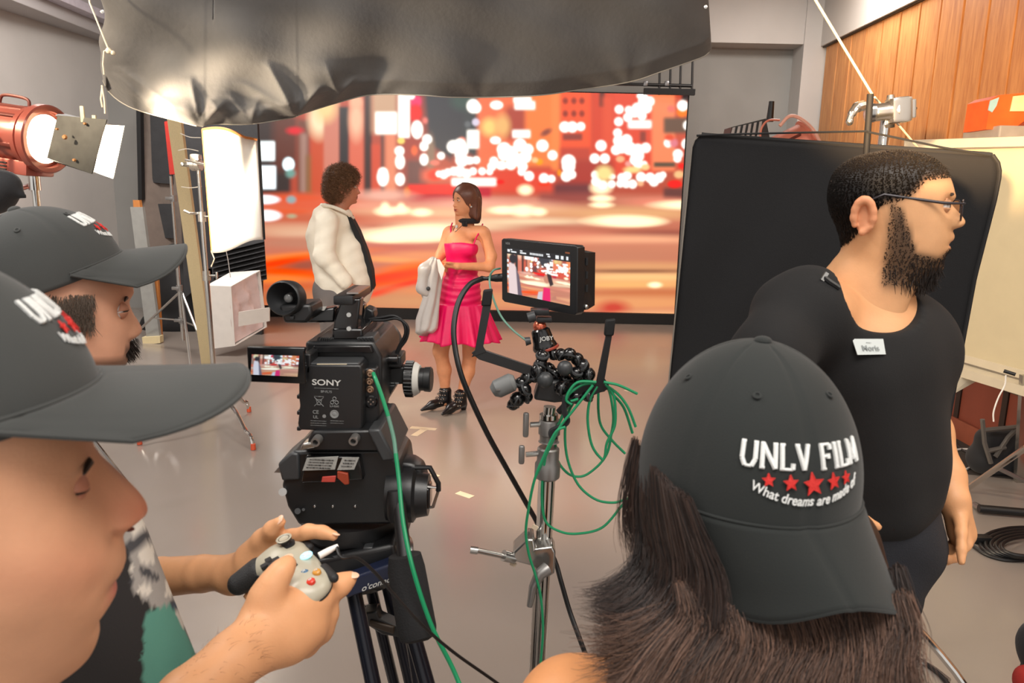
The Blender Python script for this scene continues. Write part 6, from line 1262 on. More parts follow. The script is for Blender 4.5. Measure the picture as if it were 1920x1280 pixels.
# arm hair on the near forearm
fv = np.concatenate([q[None] for q in [np.array(P(x, y, Y)) for x, y, Y in ((300, 1360, .415), (430, 1240, .46), (500, 1180, .49))]]); rs = np.random.RandomState(4); S = []
vv_, nn = scatter(*blob_data(J((330, 1330, 0.654, 65), (430, 1240, 0.708, 55), (500, 1180, 0.755, 52)), 0.008, 0.018, 1), 420, 3)
for p, n in zip(vv_, nn):
    if n[1] > 0.3 or to_px([p])[0][0] > 500: continue
    d = np.array([0.6, -0.1, 0.5])+n*0.5+rs.normal(0, .25, 3); S.append([p+d*0.010*t*1.0+np.array([0, 0, -0.004])*t*t for t in np.linspace(0, 1, 4)])
strands('arm_hair', S, 0.00016, mat('arm_hair', lin(120, 78, 50), 0.6), pa)
# cap
capA, sfA = cap(pa, tA(186, 700)-(fA+UPZ*.12).normalized()*.100, fA+UPZ*.12, UPZ, 0.100, 0.082, 0.106, 'black cotton cap with red stars and white stitching', M_capf, L=0.100, droop=10, curve=0.018, logo_z=0.34, edge_pow=0.34, px_=1.75, qx=1.75, lscale=.86)
hA = V(P(80, 800, YA)); bw_ = [P(-60, 800, YA-.075), P(-60, 900, YA-.07)]
# t-shirt with a pale printed graphic
sh = [('c', P(130, 1000, .78), P(215, 1420, .75), 0.062, 0.104), ('c', P(60, 1060, .76), P(60, 1420, .74), 0.08, 0.13), ('c', P(-150, 1150, .72), P(-120, 1500, .72), 0.12, 0.16), ('c', P(170, 1040, .80), P(300, 1400, .79), 0.05, 0.062), ('c', P(-60, 1330, .56), P(-60, 1700, .6), 0.07, 0.14), ('c', P(120, 1080, .86), P(225, 1110, .92), 0.05, 0.045)]
def shirt_col(v):
    q = to_px(v); x, y = q[:, 0], q[:, 1]; e = x-(262+(y-985)*0.50); n1 = np.sin(x*0.11+3*np.sin(y*0.05))+np.sin(y*0.09+x*0.03); c = np.tile(np.array(lin(34, 32, 33)), (len(v), 1))
    band = (e > -58+14*np.sin(y*0.05)) & (e < 60) & (y > 960) & (y < 1215)
    c[band] = lin(150, 146, 142); c[band & (n1 > 0.75)] = lin(206, 200, 190); c[band & (n1 < -0.95)] = lin(64, 64, 68)
    teal = (y > 1128+0.35*(330-x)) & (x > 270) & (e < -14) | ((y > 1215) & (x > 268) & (e < 6)); c[teal] = lin(84, 140, 126)
    nb2 = (e > -16) & (y >= 1130) & (e < 70); c[nb2 & ~teal] = lin(118, 112, 110); c[nb2 & (n1 > 0.5)] = lin(190, 184, 176); c[nb2 & (n1 < -0.8)] = lin(46, 60, 78); return c
M_tee = mat('printed_tee', (1, 1, 1), 0.85, var=0.04, attr=True, bump=0.1, bscale=500)
blob('t_shirt', sh, M_tee, pa, 0.006, 0.05, colfn=shirt_col, relax=2)
# lower body, standing
Hp = P(-40, 1750, .66); Hp.z = 0.86; blob('jeans', [('c', Hp+V((-.09, -.05, 0)), V((Hp.x-.12, Hp.y-.08, 0.08)), .10, .06), ('c', Hp+V((.03, .1, 0)), V((Hp.x+.02, Hp.y+.1, 0.08)), .10, .06), ('c', Hp+V((-.05, 0, .05)), Hp+V((-.04, 0, .16)), .15, .15)], mat('dark_jeans', lin(36, 40, 52), 0.85, bump=0.2, bscale=300), pa, 0.015, 0.05)
for dx, dy in ((-.12, -.08), (.02, .1)): blob('shoe', [('c', V((Hp.x+dx-.04, Hp.y+dy, .045)), V((Hp.x+dx+.14, Hp.y+dy, .035)), .042, .032)], M_black, pa, 0.008)

# ---- game controller
_v = ray(570, 1065).normalized(); _r = _v.cross(UPZ).normalized(); _q = _r.cross(_v)
gcx = (_r*0.29-_q*0.448-_v*0.845).normalized(); fw = _r*0.817+_q*0.343+_v*0.098; fw = (fw-gcx*fw.dot(gcx)).normalized(); up = gcx.cross(fw).normalized()
gc0 = P(548, 1078, .845); Mg = mtx(gc0, gcx, fw, up)
ctl = thing('game_controller', 'white and black game controller with coloured buttons held by the near man', 'game controller', tuple(gc0))
L3 = lambda x, y, z: Mg @ V((x, y, z)); M_ctl = mat('controller_white', lin(176, 170, 152), 0.32, var=0.03); M_ctb = mat('controller_black', lin(28, 28, 30), 0.5, bump=0.3, bscale=900)
axg = (gcx, fw, up)
prC = [('e', L3(0, 0, 0), (0.058, 0.036, 0.017), axg), ('e', L3(-0.042, 0.004, 0.0), (0.030, 0.032, 0.017), axg), ('e', L3(0.042, 0.004, 0.0), (0.030, 0.032, 0.017), axg), ('c', L3(-0.048, -0.005, 0), L3(-0.062, -0.052, -0.010), 0.0175, 0.0125), ('c', L3(0.048, -0.005, 0), L3(0.062, -0.052, -0.010), 0.0175, 0.0125)]
blob('shell', prC, M_ctl, ctl, 0.0024, 0.012, relax=2)
def lowcut(Q, d):
    z = (Q-np.array(gc0))@np.array(up); y = (Q-np.array(gc0))@np.array(fw); return np.maximum(d, z+0.004+np.clip(-y-0.02, 0, 1)*-0.35)
blob('back_shell', fat(prC, 0.0012), M_ctb, ctl, 0.0024, 0.012, relax=1, extra=lowcut)
blob('grip', [('c', L3(-0.056, -0.030, -0.006), L3(-0.063, -0.056, -0.012), 0.0185, 0.0145)], M_ctb, ctl, 0.002); 
for lx, ly in ((-0.044, 0.012), (0.022, -0.016)):
    q = L3(lx, ly, 0.014); st_ = MB().lathe(q, up, [(0, 0.0105), (0.004, 0.0115), (0.005, 0.006), (0.010, 0.005), (0.011, 0.0095), (0.0135, 0.0100), (0.0135, 0.0068), (0.0120, 0.0001)], 26).build('thumbstick', M_ctb, ctl)
    MB().lathe(q+up*0.011, up, [(0, 0.0092), (0.0028, 0.0102), (0.0034, 0.0088), (0.0024, 0.0072)], 26).build('stick_rim', M_ctl, st_)
q = L3(-0.022, -0.016, 0.015); MB(Mg).box((-0.022, -0.016, 0.0165), (0.024, 0.008, 0.006), bev=0.001).box((-0.022, -0.016, 0.0165), (0.008, 0.024, 0.006), bev=0.001).build('direction_pad', M_ctb, ctl)
for dx, dy, m_ in ((0, -0.0115, mat('btn_dark', lin(120, 128, 110), 0.25)), (0.0115, 0, mat('btn_red', lin(206, 60, 44), 0.25)), (-0.0115, 0, mat('btn_blue', lin(76, 110, 140), 0.25)), (0, 0.0115, mat('btn_gold', lin(196, 140, 60), 0.25))):
    MB().lathe(L3(0.046+dx, 0.010+dy, 0.0135), up, [(0, 0.0052), (0.0035, 0.0052), (0.0048, 0.004), (0.0052, 0.0001)], 20).build('face_button', m_, ctl)
tx = MB()
for (dx, dy, ch) in ((0, -0.0115, 'A'), (0.0115, 0, 'B'), (-0.0115, 0, 'X'), (0, 0.0115, 'Y')): add_text(tx, ch, L3(0.046+dx, 0.010+dy-0.002, 0.0188), gcx, fw, 0.0055, True)
tx.build('button_lettering', M_txt, ctl, False)
MB().lathe(L3(0, 0.024, 0.0150), up, [(0, 0.0078), (0.001, 0.0078), (0.0014, 0.0001)], 24).build('lit_guide_button', mat('guide_glow', (0.3, 0.7, 0.8), 0.3, emit=(0.35, 0.85, 1.0), estr=0.9), ctl)
g_ = MB(); cen = L3(0, 0.024, 0.0168)
for a0 in (45, 135): g_.tube([cen+gcx*(math.cos(R_(a0))*0.0055)+fw*(math.sin(R_(a0))*0.0055), cen-gcx*(math.cos(R_(a0))*0.0055)-fw*(math.sin(R_(a0))*0.0055)], 0.0007, 5)
g_.build('guide_mark', M_white, ctl)
for lx in (-0.010, 0.010): MB().lathe(L3(lx, 0.006, 0.0165), up, [(0, 0.0034), (0.0014, 0.0032), (0.0015, 0.0001)], 16).build('menu_button', M_ctb, ctl)
for lx in (-0.045, 0.045): blob('bumper', [('c', L3(lx-0.016, 0.034, 0.004), L3(lx+0.012, 0.036, 0.004), 0.0065, 0.0060)], M_ctb, ctl, 0.002)
ucx = L3(0.0, 0.038, 0.006); MB().tube([ucx, ucx+fw*0.014, ucx+fw*0.026], [0.0045, 0.0042, 0.0026], 12).build('usb_plug', M_white, ctl)
uc = MB().tube(spline([tuple(ucx+fw*0.024), tuple(P(640, 1044, .86)), tuple(P(668, 1045, .87)), tuple(P(700, 1070, .88)), tuple(P(735, 1110, .89)), tuple(P(790, 1170, .9)), tuple(P(850, 1222, .92)), tuple(P(925, 1275, .95)), tuple(P(1000, 1330, 1.0))], 8), 0.0022, 8).build('controller_cable', M_black); tag(uc, 'thin black cable from the game controller crossing in front of the tripod', 'cable')

# ================================================================ PERSON B: second man at left
pb_ = thing('person', 'bearded man in a dark cap behind the near man at left, profile to the right', 'person', tuple(PZ(20, 2000, 0)))
YB_ = 1.08; tB, fB, nB = headplane(150, 600, YB_, 0); oB = lambda a_, b_, c_: fB*a_+nB*b_+UPZ*c_
keysB = [((190, 450), (-10, 450), .055, 0, .01), ((226, 500), (-30, 500), .070, 0, .01), ((246, 530), (-40, 525), .074, 0, .01), ((250, 548), (-42, 545), .074, 1, .01), ((241, 566), (-42, 560), .074, 2, .009), ((244, 585), (-42, 580), .073, 5, .010), ((246, 600), (-40, 592), .072, 13, .012), ((246, 616), (-40, 602), .071, 21, .015), ((243, 628), (-38, 612), .070, 18, .016), ((240, 638), (-36, 620), .070, 5, .014),
 ((243, 651), (-34, 630), .069, 0, .01), ((236, 662), (-32, 640), .067, 0, .01), ((240, 674), (-30, 650), .066, 0, .01), ((230, 692), (-28, 660), .063, 0, .01), ((233, 712), (-24, 676), .058, 0, .01), ((214, 735), (-20, 690), .053, 0, .01), ((165, 748), (-15, 705), .054, 0, .01), ((135, 800), (-15, 760), .058, 0, .01), ((125, 900), (-20, 900), .066, 0, .01)]
dn = [(tB(222, 576)+oB(0, -0.031, 0), .015, .010, -fB+nB*.3), (tB(222, 576)+oB(0, 0.031, 0), .015, .010, -fB-nB*.3), (tB(250, 626)+oB(0, -0.015, 0), .008, .005, -nB)]
v, f, mt = head_data(keysB, tB, nB, pxm(YB_)*0.9, 72, 6, dn)
row = mt[:, 0]*(len(keysB)-1); lat = np.abs(mt[:, 2]); ct = np.cos(mt[:, 1]); c = np.tile(np.array(lin(212, 160, 132)), (len(v), 1))
brd = np.clip((row-10.5)/1.0, 0, 1)*np.clip((17-row)/1.0, 0, 1)*(ct > -0.1)*0.75+np.exp(-((row-10)/.8)**2)*(lat < .03)*(ct > 0)*0.8; brd = np.clip(brd, 0, .85)[:, None]; c = c*(1-brd)+np.array(lin(66, 50, 42))*brd
acc = Acc(); acc.add(v, f, c); v, f = blob_data(ear_prims(tB(92, 600)+oB(0, -0.074, 0), fB, UPZ, -nB-fB*.2), 0.002, .005, 1); acc.add(v, f, np.array(lin(206, 134, 108)))
v, f = blob_data(J((70, 780, 1.0, 75), (60, 900, 1.0, 90)) + [('c', P(40, 880, .80), P(60, 880, 1.2), .06, .06)], 0.012, 0.04); acc.add(v, f, np.array(lin(206, 150, 120)))
acc.build('body', M_skin, pb_)
for sg in (-1, 1): eye(pb_, tB(226, 577)+oB(-0.004, sg*0.031, 0), fB+nB*(sg*.1), UPZ, nB*sg, open_=0.12, lidcol=lin(190, 134, 108))
rs = np.random.RandomState(8)
sp = [tB(x, y)+oB(0, yy, 0) for x, y, yy in ()]
S = []
for i in range(900):
    x = rs.uniform(95, 175); y = rs.uniform(540, 612); 
    if y > 612-(x-95)*0.15: continue
    p0 = np.array(tB(x, y)+oB(0, -0.072-0.002*rs.rand(), 0)); d = np.array(fB*rs.normal(-0.1, .3)-nB*.35-UPZ); d /= np.linalg.norm(d); S.append([p0+d*0.018*t for t in np.linspace(0, 1, 4)])
hb_ = strands('sideburn_hair', S, 0.0006, mat('brown_grey_hair', lin(92, 78, 66), 0.6), pb_)
S = []
for i in range(700):
    x = rs.uniform(228, 246); y = rs.uniform(640, 672); yy = rs.uniform(-.034, .034); p0 = np.array(tB(x-abs(yy)*200, y)+V((0, yy, 0))); d = np.array(fB*.5+nB*rs.normal(0, .3)-UPZ); d /= np.linalg.norm(d); S.append([p0+d*0.012*t for t in np.linspace(0, 1, 4)])
strands('moustache', S, 0.0005, M_beard, pb_)
cap(pb_, tB(228, 470)-(fB+UPZ*.36).normalized()*.106, fB+UPZ*.36, UPZ, 0.106, 0.086, 0.100, 'dark grey cap with a drooping bill', M_capf, L=0.088, droop=14, curve=0.032, logo_z=0.38, edge_pow=0.36)
blob('t_shirt', [('c', P(40, 860, 1.0), P(40, 1250, 1.0), .085, .12), ('c', P(60, 890, 0.80), P(20, 890, 1.25), .06, .06), ('c', P(55, 900, .80), P(40, 1150, .80), .055, .05), ('c', P(20, 1250, 1.0), P(20, 1500, 1.0), .13, .14)], M_black2, pb_, 0.01, 0.05)
Hp = P(20, 1600, 1.0); Hp.z = 0.80; blob('trousers', [('c', Hp+V((-.03, -.09, 0)), V((Hp.x-.03, Hp.y-.1, 0.08)), .09, .055), ('c', Hp+V((-.03, .1, 0)), V((Hp.x-.03, Hp.y+.1, 0.08)), .09, .055), ('c', Hp+V((-.03, 0, .05)), Hp+V((-.03, 0, .12)), .14, .14)], M_black2, pb_, 0.015, 0.05)
for dy in (-.1, .1): blob('shoe', [('c', V((Hp.x-.07, Hp.y+dy, .045)), V((Hp.x+.12, Hp.y+dy, .035)), .042, .032)], M_black, pb_, 0.008)

# ================================================================ PERSON E: man with glasses walking right
pe = thing('person', 'bearded man with glasses, black t-shirt and name tag walking right past the black flag', 'person', tuple(PZ(1660, 1900, 0)))
YE = 1.28; tE, fE, nE = headplane(1660, 400, YE, 4); oE = lambda a_, b_, c_: fE*a_+nE*b_+UPZ*c_
keysE = [((1700, 282), (1650, 284), .025, 0, .01), ((1742, 292), (1600, 296), .056, 0, .01), ((1772, 315), (1568, 318), .070, 0, .01), ((1784, 338), (1555, 345), .075, 0, .01), ((1790, 360), (1552, 372), .076, 0, .01), ((1791, 370), (1554, 384), .076, 1, .01), ((1782, 382), (1556, 394), .075, 3, .008), ((1784, 394), (1560, 402), .074, 9, .010), ((1786, 406), (1563, 410), .074, 17, .015), ((1786, 416), (1566, 416), .073, 22, .020), ((1784, 424), (1568, 422), .072, 19, .022), ((1784, 431), (1570, 428), .071, 3, .012),
 ((1789, 441), (1572, 434), .070, 0, .01), ((1787, 449), (1574, 440), .070, 0, .01), ((1777, 457), (1575, 445), .069, 0, .01), ((1783, 465), (1576, 450), .068, 0, .01), ((1774, 476), (1577, 456), .067, 0, .01), ((1770, 488), (1577, 462), .066, 0, .01), ((1768, 504), (1576, 468), .064, 0, .01), ((1750, 522), (1573, 474), .061, 0, .01), ((1716, 532), (1568, 480), .060, 0, .01), ((1700, 560), (1558, 492), .062, 0, .01), ((1694, 600), (1540, 520), .066, 0, .01), ((1690, 660), (1520, 600), .07, 0, .01)]
dn = [(tE(1766, 385)+oE(0, -.031, 0), .015, .010, -fE+nE*.3), (tE(1766, 385)+oE(0, .031, 0), .015, .010, -fE-nE*.3), (tE(1792, 420)+oE(0, -.015, 0), .008, .005, -nE), (tE(1792, 420)+oE(0, .015, 0), .008, .005, nE)]
v, f, mt = head_data(keysE, tE, nE, pxm(YE)*0.9, 72, 6, dn)
row = mt[:, 0]*(len(keysE)-1); lat = np.abs(mt[:, 2]); q = to_px(v); ct = np.cos(mt[:, 1]); c = np.tile(np.array(lin(218, 164, 118)), (len(v), 1))
hx = ((v-np.array(tE(1640, 440)))@np.array(fE)); hz = v[:, 2]-tE(1640, 440).z
lipE = (np.exp(-((row-14)/1.1)**4)*np.exp(-(lat/.024)**4)*(ct > 0))[:, None]*0.6; c = c*(1-lipE)+np.array(lin(196, 116, 104))*lipE
jaw = 1/(1+np.exp(-(np.interp(hx, [0, .02, .035, .06, .095, .12, .16], [.04, .056, .04, -.022, -.030, -.014, -.01])-hz)/.003))/(1+np.exp(-(hx-.014)/.003))/(1+np.exp(-(hz+.085)/.005))*(1-lipE[:, 0]*1.6).clip(0, 1)
soul = np.exp(-((row-16.6)/.8)**2)*(lat > .004)*(lat < .014)*(ct > 0); jaw = np.clip(jaw-soul*.6, 0, 1)[:, None]*0.88; c = c*(1-jaw)+np.array(lin(30, 22, 18))*jaw
HX = [-.12, -.07, -.03, 0, .03, .045, .06, .12, .16]; HZ = [-.050, -.040, 0, .050, .060, .068, .090, .100, .098]
scl = 1/(1+np.exp(-(hz-np.interp(hx, HX, HZ))/.003)); scl = scl[:, None]; c = c*(1-scl)+np.array(lin(17, 13, 12))*scl
acc = Acc(); acc.add(v, f, c); headv, headf, headj = v, f, jaw[:, 0]
v, f = blob_data(ear_prims(tE(1618, 405)+oE(0, -.073, 0), (fE-nE*.1), UPZ, -nE-fE*.3, .96), 0.002, .005, 1); acc.add(v, f, np.array(lin(220, 150, 110)))
EB = lambda x, y, Y, r: (x, y, Y, r)
torsoE = [('c', P(1640, 520, 1.30), P(1625, 600, 1.30), .062, .075), ('c', P(1510, 590, 1.22), P(1672, 620, 1.46), .070, .066), ('c', P(1590, 660, 1.32), P(1625, 830, 1.34), .128, .122), ('c', P(1652, 690, 1.38), P(1630, 900, 1.36), .11, .105), ('c', P(1600, 700, 1.26), P(1620, 900, 1.28), .11, .115), ('e', P(1648, 650, 1.34), (.12, .12, .10))]
armEr = J((1500, 600, 1.20, 70), (1440, 670, 1.14, 56), (1440, 800, 1.12, 48), (1490, 920, 1.08, 40), k=.03)
armEl = J((1676, 650, 1.48, 62), (1704, 740, 1.47, 50), (1742, 808, 1.42, 38), (1774, 892, 1.34, 31), (1786, 932, 1.31, 27), k=.025)
hd_ = hand_prims(P(1790, 938, 1.30), (P(1806, 1010, 1.30)-P(1790, 938, 1.30)), (-0.85, -0.35, -0.1), (-0.3, -0.9, 0), 1.15, 0.98, curls=(1.25, 1.15, 1.0, .9))
hd2 = hand_prims(P(1500, 935, 1.07), (P(1560, 1000, 1.07)-P(1500, 935, 1.07)), (.5, .6, 0), (.5, -.6, .3), .9, .95)
v, f = blob_data(hd2+torsoE+armEr+armEl+[q_ if len(q_) > 5 else q_ for q_ in hd_], 0.0050, 0.03, 2); acc.add(v, f, np.array(lin(216, 158, 112)))
acc.build('body', M_skin, pe)
# t-shirt: wider than the body with a scooped neck
nk = P(1645, 560, 1.25)
def neckcut(Q, d):
    a_ = ellip(Q, P(1648, 545, 1.22), (.095, .16, .066), None); b2 = ellip(Q, P(1640, 500, 1.30), (.080, .10, .085), None); return np.maximum(np.maximum(d, -a_), -b2)
shE = fat(torsoE[1:], .009)+fat(J((1500, 600, 1.20, 72), (1440, 670, 1.14, 60), (1438, 740, 1.12, 58), k=.04), .006)+fat(J((1676, 650, 1.48, 62), (1700, 728, 1.47, 54), k=.04), .006)
def foldE(Q, d):
    d = d+0.004*np.sin(Q[:, 2]*60+Q[:, 0]*25+3*np.sin(Q[:, 0]*14))*np.clip((1.2-Q[:, 2])*4, 0, 1)+.0025*np.sin(Q[:, 0]*50+Q[:, 2]*20); return neckcut(Q, d)
blob('t_shirt', shE, mat('black_tshirt', lin(15, 14, 15), 0.9, var=0.08, bump=0.1, bscale=500), pe, 0.006, 0.05, relax=2, extra=foldE)
hips = [('c', P(1610, 900, 1.30), P(1628, 1010, 1.32), .125, .130), ('c', P(1655, 930, 1.36), P(1655, 1000, 1.36), .090, .095)]
waistE = [('c', P(1605, 835, 1.30), P(1612, 925, 1.31), .128, .130), ('c', P(1640, 835, 1.36), P(1642, 920, 1.36), .104, .102)]
def apx(Q, d): return d+.003*np.sin(Q[:, 2]*120)+.002*np.sin(Q[:, 0]*40)
blob('waist_apron', waistE, mat('black_apron', lin(22, 22, 23), 0.8, var=0.1, bump=0.1, bscale=400), pe, 0.007, .05, extra=apx)
z0 = 0.06; pR, pL = P(1622, 1010, 1.28), P(1655, 1010, 1.38)
kR, kL = V((pR.x-.02, pR.y-.02, .52)), V((pL.x-.01, pL.y+.03, .52)); aR, aL = V((pR.x-.08, pR.y-.05, .10)), V((pL.x+.04, pL.y+.08, .10))
def jf(Q, d): return d+.003*np.sin(Q[:, 2]*45+Q[:, 0]*30)
blob('jeans', hips+[('c', pR, kR, .10, .072), ('c', kR, aR, .072, .058), ('c', pL, kL, .098, .070), ('c', kL, aL, .070, .058)], mat('black_jeans', lin(26, 28, 35), 0.85, var=0.15, bump=0.2, bscale=400), pe, 0.009, .04, relax=2, extra=jf)
for a_ in (aR, aL): blob('shoe', [('c', V((a_.x-.06, a_.y, .05)), V((a_.x+.13, a_.y-.04, .04)), .045, .036)], M_black, pe, .008)
MB().tube([P(1652, 982, 1.17), P(1660, 966, 1.165), P(1678, 962, 1.17), P(1688, 955, 1.175), P(1700, 952, 1.18)], 0.0025, 6).build('pocket_stitching', mat('worn_denim', lin(96, 106, 112), 0.8), pe)
MB().tube([P(1772, 640, 1.40), P(1784, 760, 1.38)], .004).build('side_seam', M_blackm, pe) if False else None
# name tag stuck on the shirt
def on_shirt(x, y, lift=.004):
    """first point of the shirt's surface seen from the camera along a direction"""
    o = V((0, 0, CAM_H)); d = ray(x, y).normalized(); lo = 0.9; Q = np.array([list(o+d*t) for t in np.linspace(.9, 1.6, 240)])
    dd = None
    for q_ in shE: e = rcone(Q, q_[1], q_[2], q_[3], q_[4]) if q_[0] == 'c' else ellip(Q, q_[1], q_[2]); dd = e if dd is None else smin(dd, e, .05)
    i = int(np.argmax(dd < 0)); return V(tuple(Q[i]))-d*lift
tc = [on_shirt(x, y, 0) for x, y in ((1630, 650), (1600, 650), (1660, 650), (1630, 636), (1630, 664))]; tn = (tc[2]-tc[1]).cross(tc[3]-tc[4]).normalized(); tn = tn if tn.y < 0 else -tn; tp0 = tc[0]+tn*.009
def ontag(x, y): d = ray(x, y); o = V((0, 0, CAM_H)); return o+d*((tp0-o).dot(tn)/d.dot(tn))
tg = [ontag(x, y) for x, y in ((1598, 635), (1656, 635), (1661, 664), (1608, 665))]
MB().tube([on_shirt(x, y, .004) for x, y in ((1546, 520), (1556, 528), (1574, 540))], .004, 6).build('neck_strap', M_black, pe)
MB().box(on_shirt(1546, 518, .008), (.006, .004, .014), rot=Matrix.Rotation(.5, 3, 'Y')).build('strap_clip', M_steel, pe)
nt_ = fix_normals(MB().prism(tg, -tn*.0015).build('name_tag', mat('name_tag_paper', lin(206, 212, 210), .5, var=.02), pe, False))
tx = MB(); dx = (tg[1]-tg[0]).normalized(); dy = (tg[0]-tg[3]).normalized(); cc_ = (tg[0]+tg[1]+tg[2]+tg[3])/4-V((0, .0012, 0)); add_text(tx, 'Moris', cc_-dy*.006, dx, dy, .0125, True); scribble(tx, cc_+dy*.007, .008, .002, 7); tx.build('tag_lettering', mat('tag_ink', lin(150, 156, 156), .5), nt_, False)
# face details
eye(pe, tE(1767, 386)+oE(-.004, -.031, 0), fE-nE*.1, UPZ, -nE, open_=.45, lidcol=lin(200, 146, 108)); eye(pe, tE(1767, 386)+oE(-.004, .031, 0), fE+nE*.1, UPZ, nE, open_=.45, lidcol=lin(200, 146, 108))
gl = MB()
for sg in (-1, 1):
    cg = tE(1792, 394)+oE(.004, sg*.032, 0); fl_ = (fE+nE*(sg*.12)).normalized(); sd_ = fl_.cross(UPZ).normalized()
    gl.tube([cg+sd_*(.025*math.copysign(abs(math.cos(t))**.7, math.cos(t)))+UPZ*(.0165*math.copysign(abs(math.sin(t))**.7, math.sin(t))) for t in np.linspace(0, 2*math.pi, 33)], .0011, 6)
    gl.tube([cg+nE*(sg*.025)+UPZ*.011, tE(1760, 384)+oE(0, sg*.066, .003), tE(1650, 372)+oE(0, sg*.078, .006), tE(1625, 376)+oE(0, sg*.077, 0), tE(1612, 398)+oE(0, sg*.074, 0)], [.0014, .0024, .0022, .0018, .0016], 8)
gl.tube([tE(1794, 390)+oE(.006, -.009, .004), tE(1797, 388)+oE(.007, 0, .006), tE(1794, 390)+oE(.006, .009, .004)], .0012, 6)
g_ = gl.build('glasses', mat('glasses_frame', lin(50, 46, 50), .25, .3), pe)
for sg in (-1, 1):
    cg = tE(1792, 394)+oE(.004, sg*.032, 0); fl_ = (fE+nE*(sg*.12)).normalized(); sd_ = fl_.cross(UPZ).normalized()
    MB().add([cg+sd_*(.024*math.copysign(abs(math.cos(t))**.7, math.cos(t)))+UPZ*(.0155*math.copysign(abs(math.sin(t))**.7, math.sin(t))) for t in np.linspace(0, 2*math.pi, 32)[:-1]], [tuple(range(31))]).build('lens', mat('clear_lens', (.95, .95, .95), .05, trans=1.0, var=0), g_)
# hair: shell of dense short strands, faded at the temples
rs = np.random.RandomState(12)
hv, hf = headv, headf
pts_, nn_ = scatter(hv, hf, 42000, 5); hx = (pts_-np.array(tE(1640, 440)))@np.array(fE); hz = pts_[:, 2]-tE(1640, 440).z
line = np.interp(hx, HX, HZ)
side_fade = (hx > -.02) & (hx < .05) & (hz > .03) & (hz < .06)
keep = hz > line; S = []; cS = []
up_ = np.array(UPZ); fe = np.array(fE)
for p, n, x_, z_ in zip(pts_[keep], nn_[keep], hx[keep], hz[keep]):
    topness = np.clip((z_-.075)/.06, 0, 1); L_ = .008+.034*topness; d0 = n*(0.7)+fe*(.6*topness-.25)+up_*(.2*topness-.7*(1-topness))+rs.normal(0, .13, 3); d0 /= np.linalg.norm(d0); fr_ = fe*topness*.6-up_*.25
    S.append([p-n*.001+(d0*t+fr_*t*t*.6)*L_ for t in np.linspace(0, 1, 5)])
strands('hair', S, 0.00105, mat('black_brown_hair', lin(24, 19, 17), .65, var=.2), pe)
jx = (pts_-np.array(tE(1640, 440)))@fe; lowr = np.interp(jx, [0, .03, .06, .095, .12, .16], [.035, .03, -.024, -.036, -.020, -.018]); bm_ = (hz < lowr) & (jx > .008) & (hz > -.085) & ~((hz < -.018) & (hz > -.034) & (np.abs((pts_-np.array(tE(1780, 450)))@np.array(nE)) < .020))
pb2, nb3 = scatter(hv, hf, 30000, 9); jx = (pb2-np.array(tE(1640, 440)))@fe; hz2 = pb2[:, 2]-tE(1640, 440).z; lt = np.abs((pb2-np.array(tE(1780, 450)))@np.array(nE))
zc = tE(1780, 452).z-tE(1640, 440).z
bm_ = (hz2 < np.interp(jx, [0, .02, .035, .06, .095, .12, .16], [.04, .056, .04, -.026, -.032, -.006, -.004])) & (jx > .014) & (hz2 > -.078) & ~((np.abs(hz2-zc) < .0095) & (lt < .022) & (jx > .09))
S = []
for p, n, x_ in zip(pb2[bm_], nb3[bm_], jx[bm_]):
    L_ = .005+.022*np.clip((-.03-(p[2]-tE(1640, 440).z))/.05, 0, 1); d0 = n*.55-up_*1.0+fe*.15+rs.normal(0, .25, 3); d0 /= np.linalg.norm(d0); S.append([p+(d0*t)*L_ for t in np.linspace(0, 1, 4)])
strands('beard', S, 0.0009, M_beard, pe)

# ================================================================ PERSON D: woman with long hair, cap worn backwards
pd_ = thing('person', 'woman with long dark hair seen from behind, wearing a black team cap backwards', 'person', tuple(PZ(1420, 2600, 0)))
YD = .70; S_D = pxm(YD)
capC = P(1396, 897, YD); fD = V((0.20, -0.975, -0.02)).normalized()
hc = capC+V((-.005, 0.0, .01))
headD = [('e', hc+V((0, .005, .01)), (.082, .086, .088)), ('e', hc+V((0, .03, -.06)), (.068, .072, .085)), ('c', hc+V((0, .0, -.07)), hc+V((0, -.01, -.21)), .055, .06), ('c', hc+V((-.155, 0, -.285)), hc+V((.16, .03, -.285)), .060, .060), ('c', hc+V((0, 0, -.27)), hc+V((0, .0, -.55)), .11, .12), ('c', hc+V((-.155, 0, -.285)), hc+V((-.20, .02, -.52)), .055, .042), ('c', hc+V((-.20, .02, -.52)), hc+V((-.14, .16, -.70)), .040, .03), ('c', hc+V((.16, .03, -.285)), hc+V((.20, .05, -.52)), .055, .042), ('c', hc+V((.20, .05, -.52)), hc+V((.12, .18, -.70)), .040, .03), ('c', hc+V((0, .11, -.045)), hc+V((0, .125, -.07)), .012, .014)]
headD += hand_prims(hc+V((-.14, .16, -.70)), (.5, .8, .1), (0, 0, -1), (.6, -.5, 0), .6)+hand_prims(hc+V((.12, .18, -.70)), (-.5, .8, .1), (0, 0, -1), (-.6, -.5, 0), .6)
v, f = blob_data(headD, .006, .03, 2); acc = Acc(); acc.add(v, f, np.array(lin(224, 156, 104))); acc.build('body', M_skin, pd_)
for sg in (-1, 1): eye(pd_, hc+V((sg*.031, .092, -.015)), (0, 1, 0), (0, 0, 1), (sg, 0, 0), open_=.5)
def topcut(Q, d): return np.maximum(d, -ellip(Q, hc+V((0, .0, -.18)), (.14, .12, .095)))
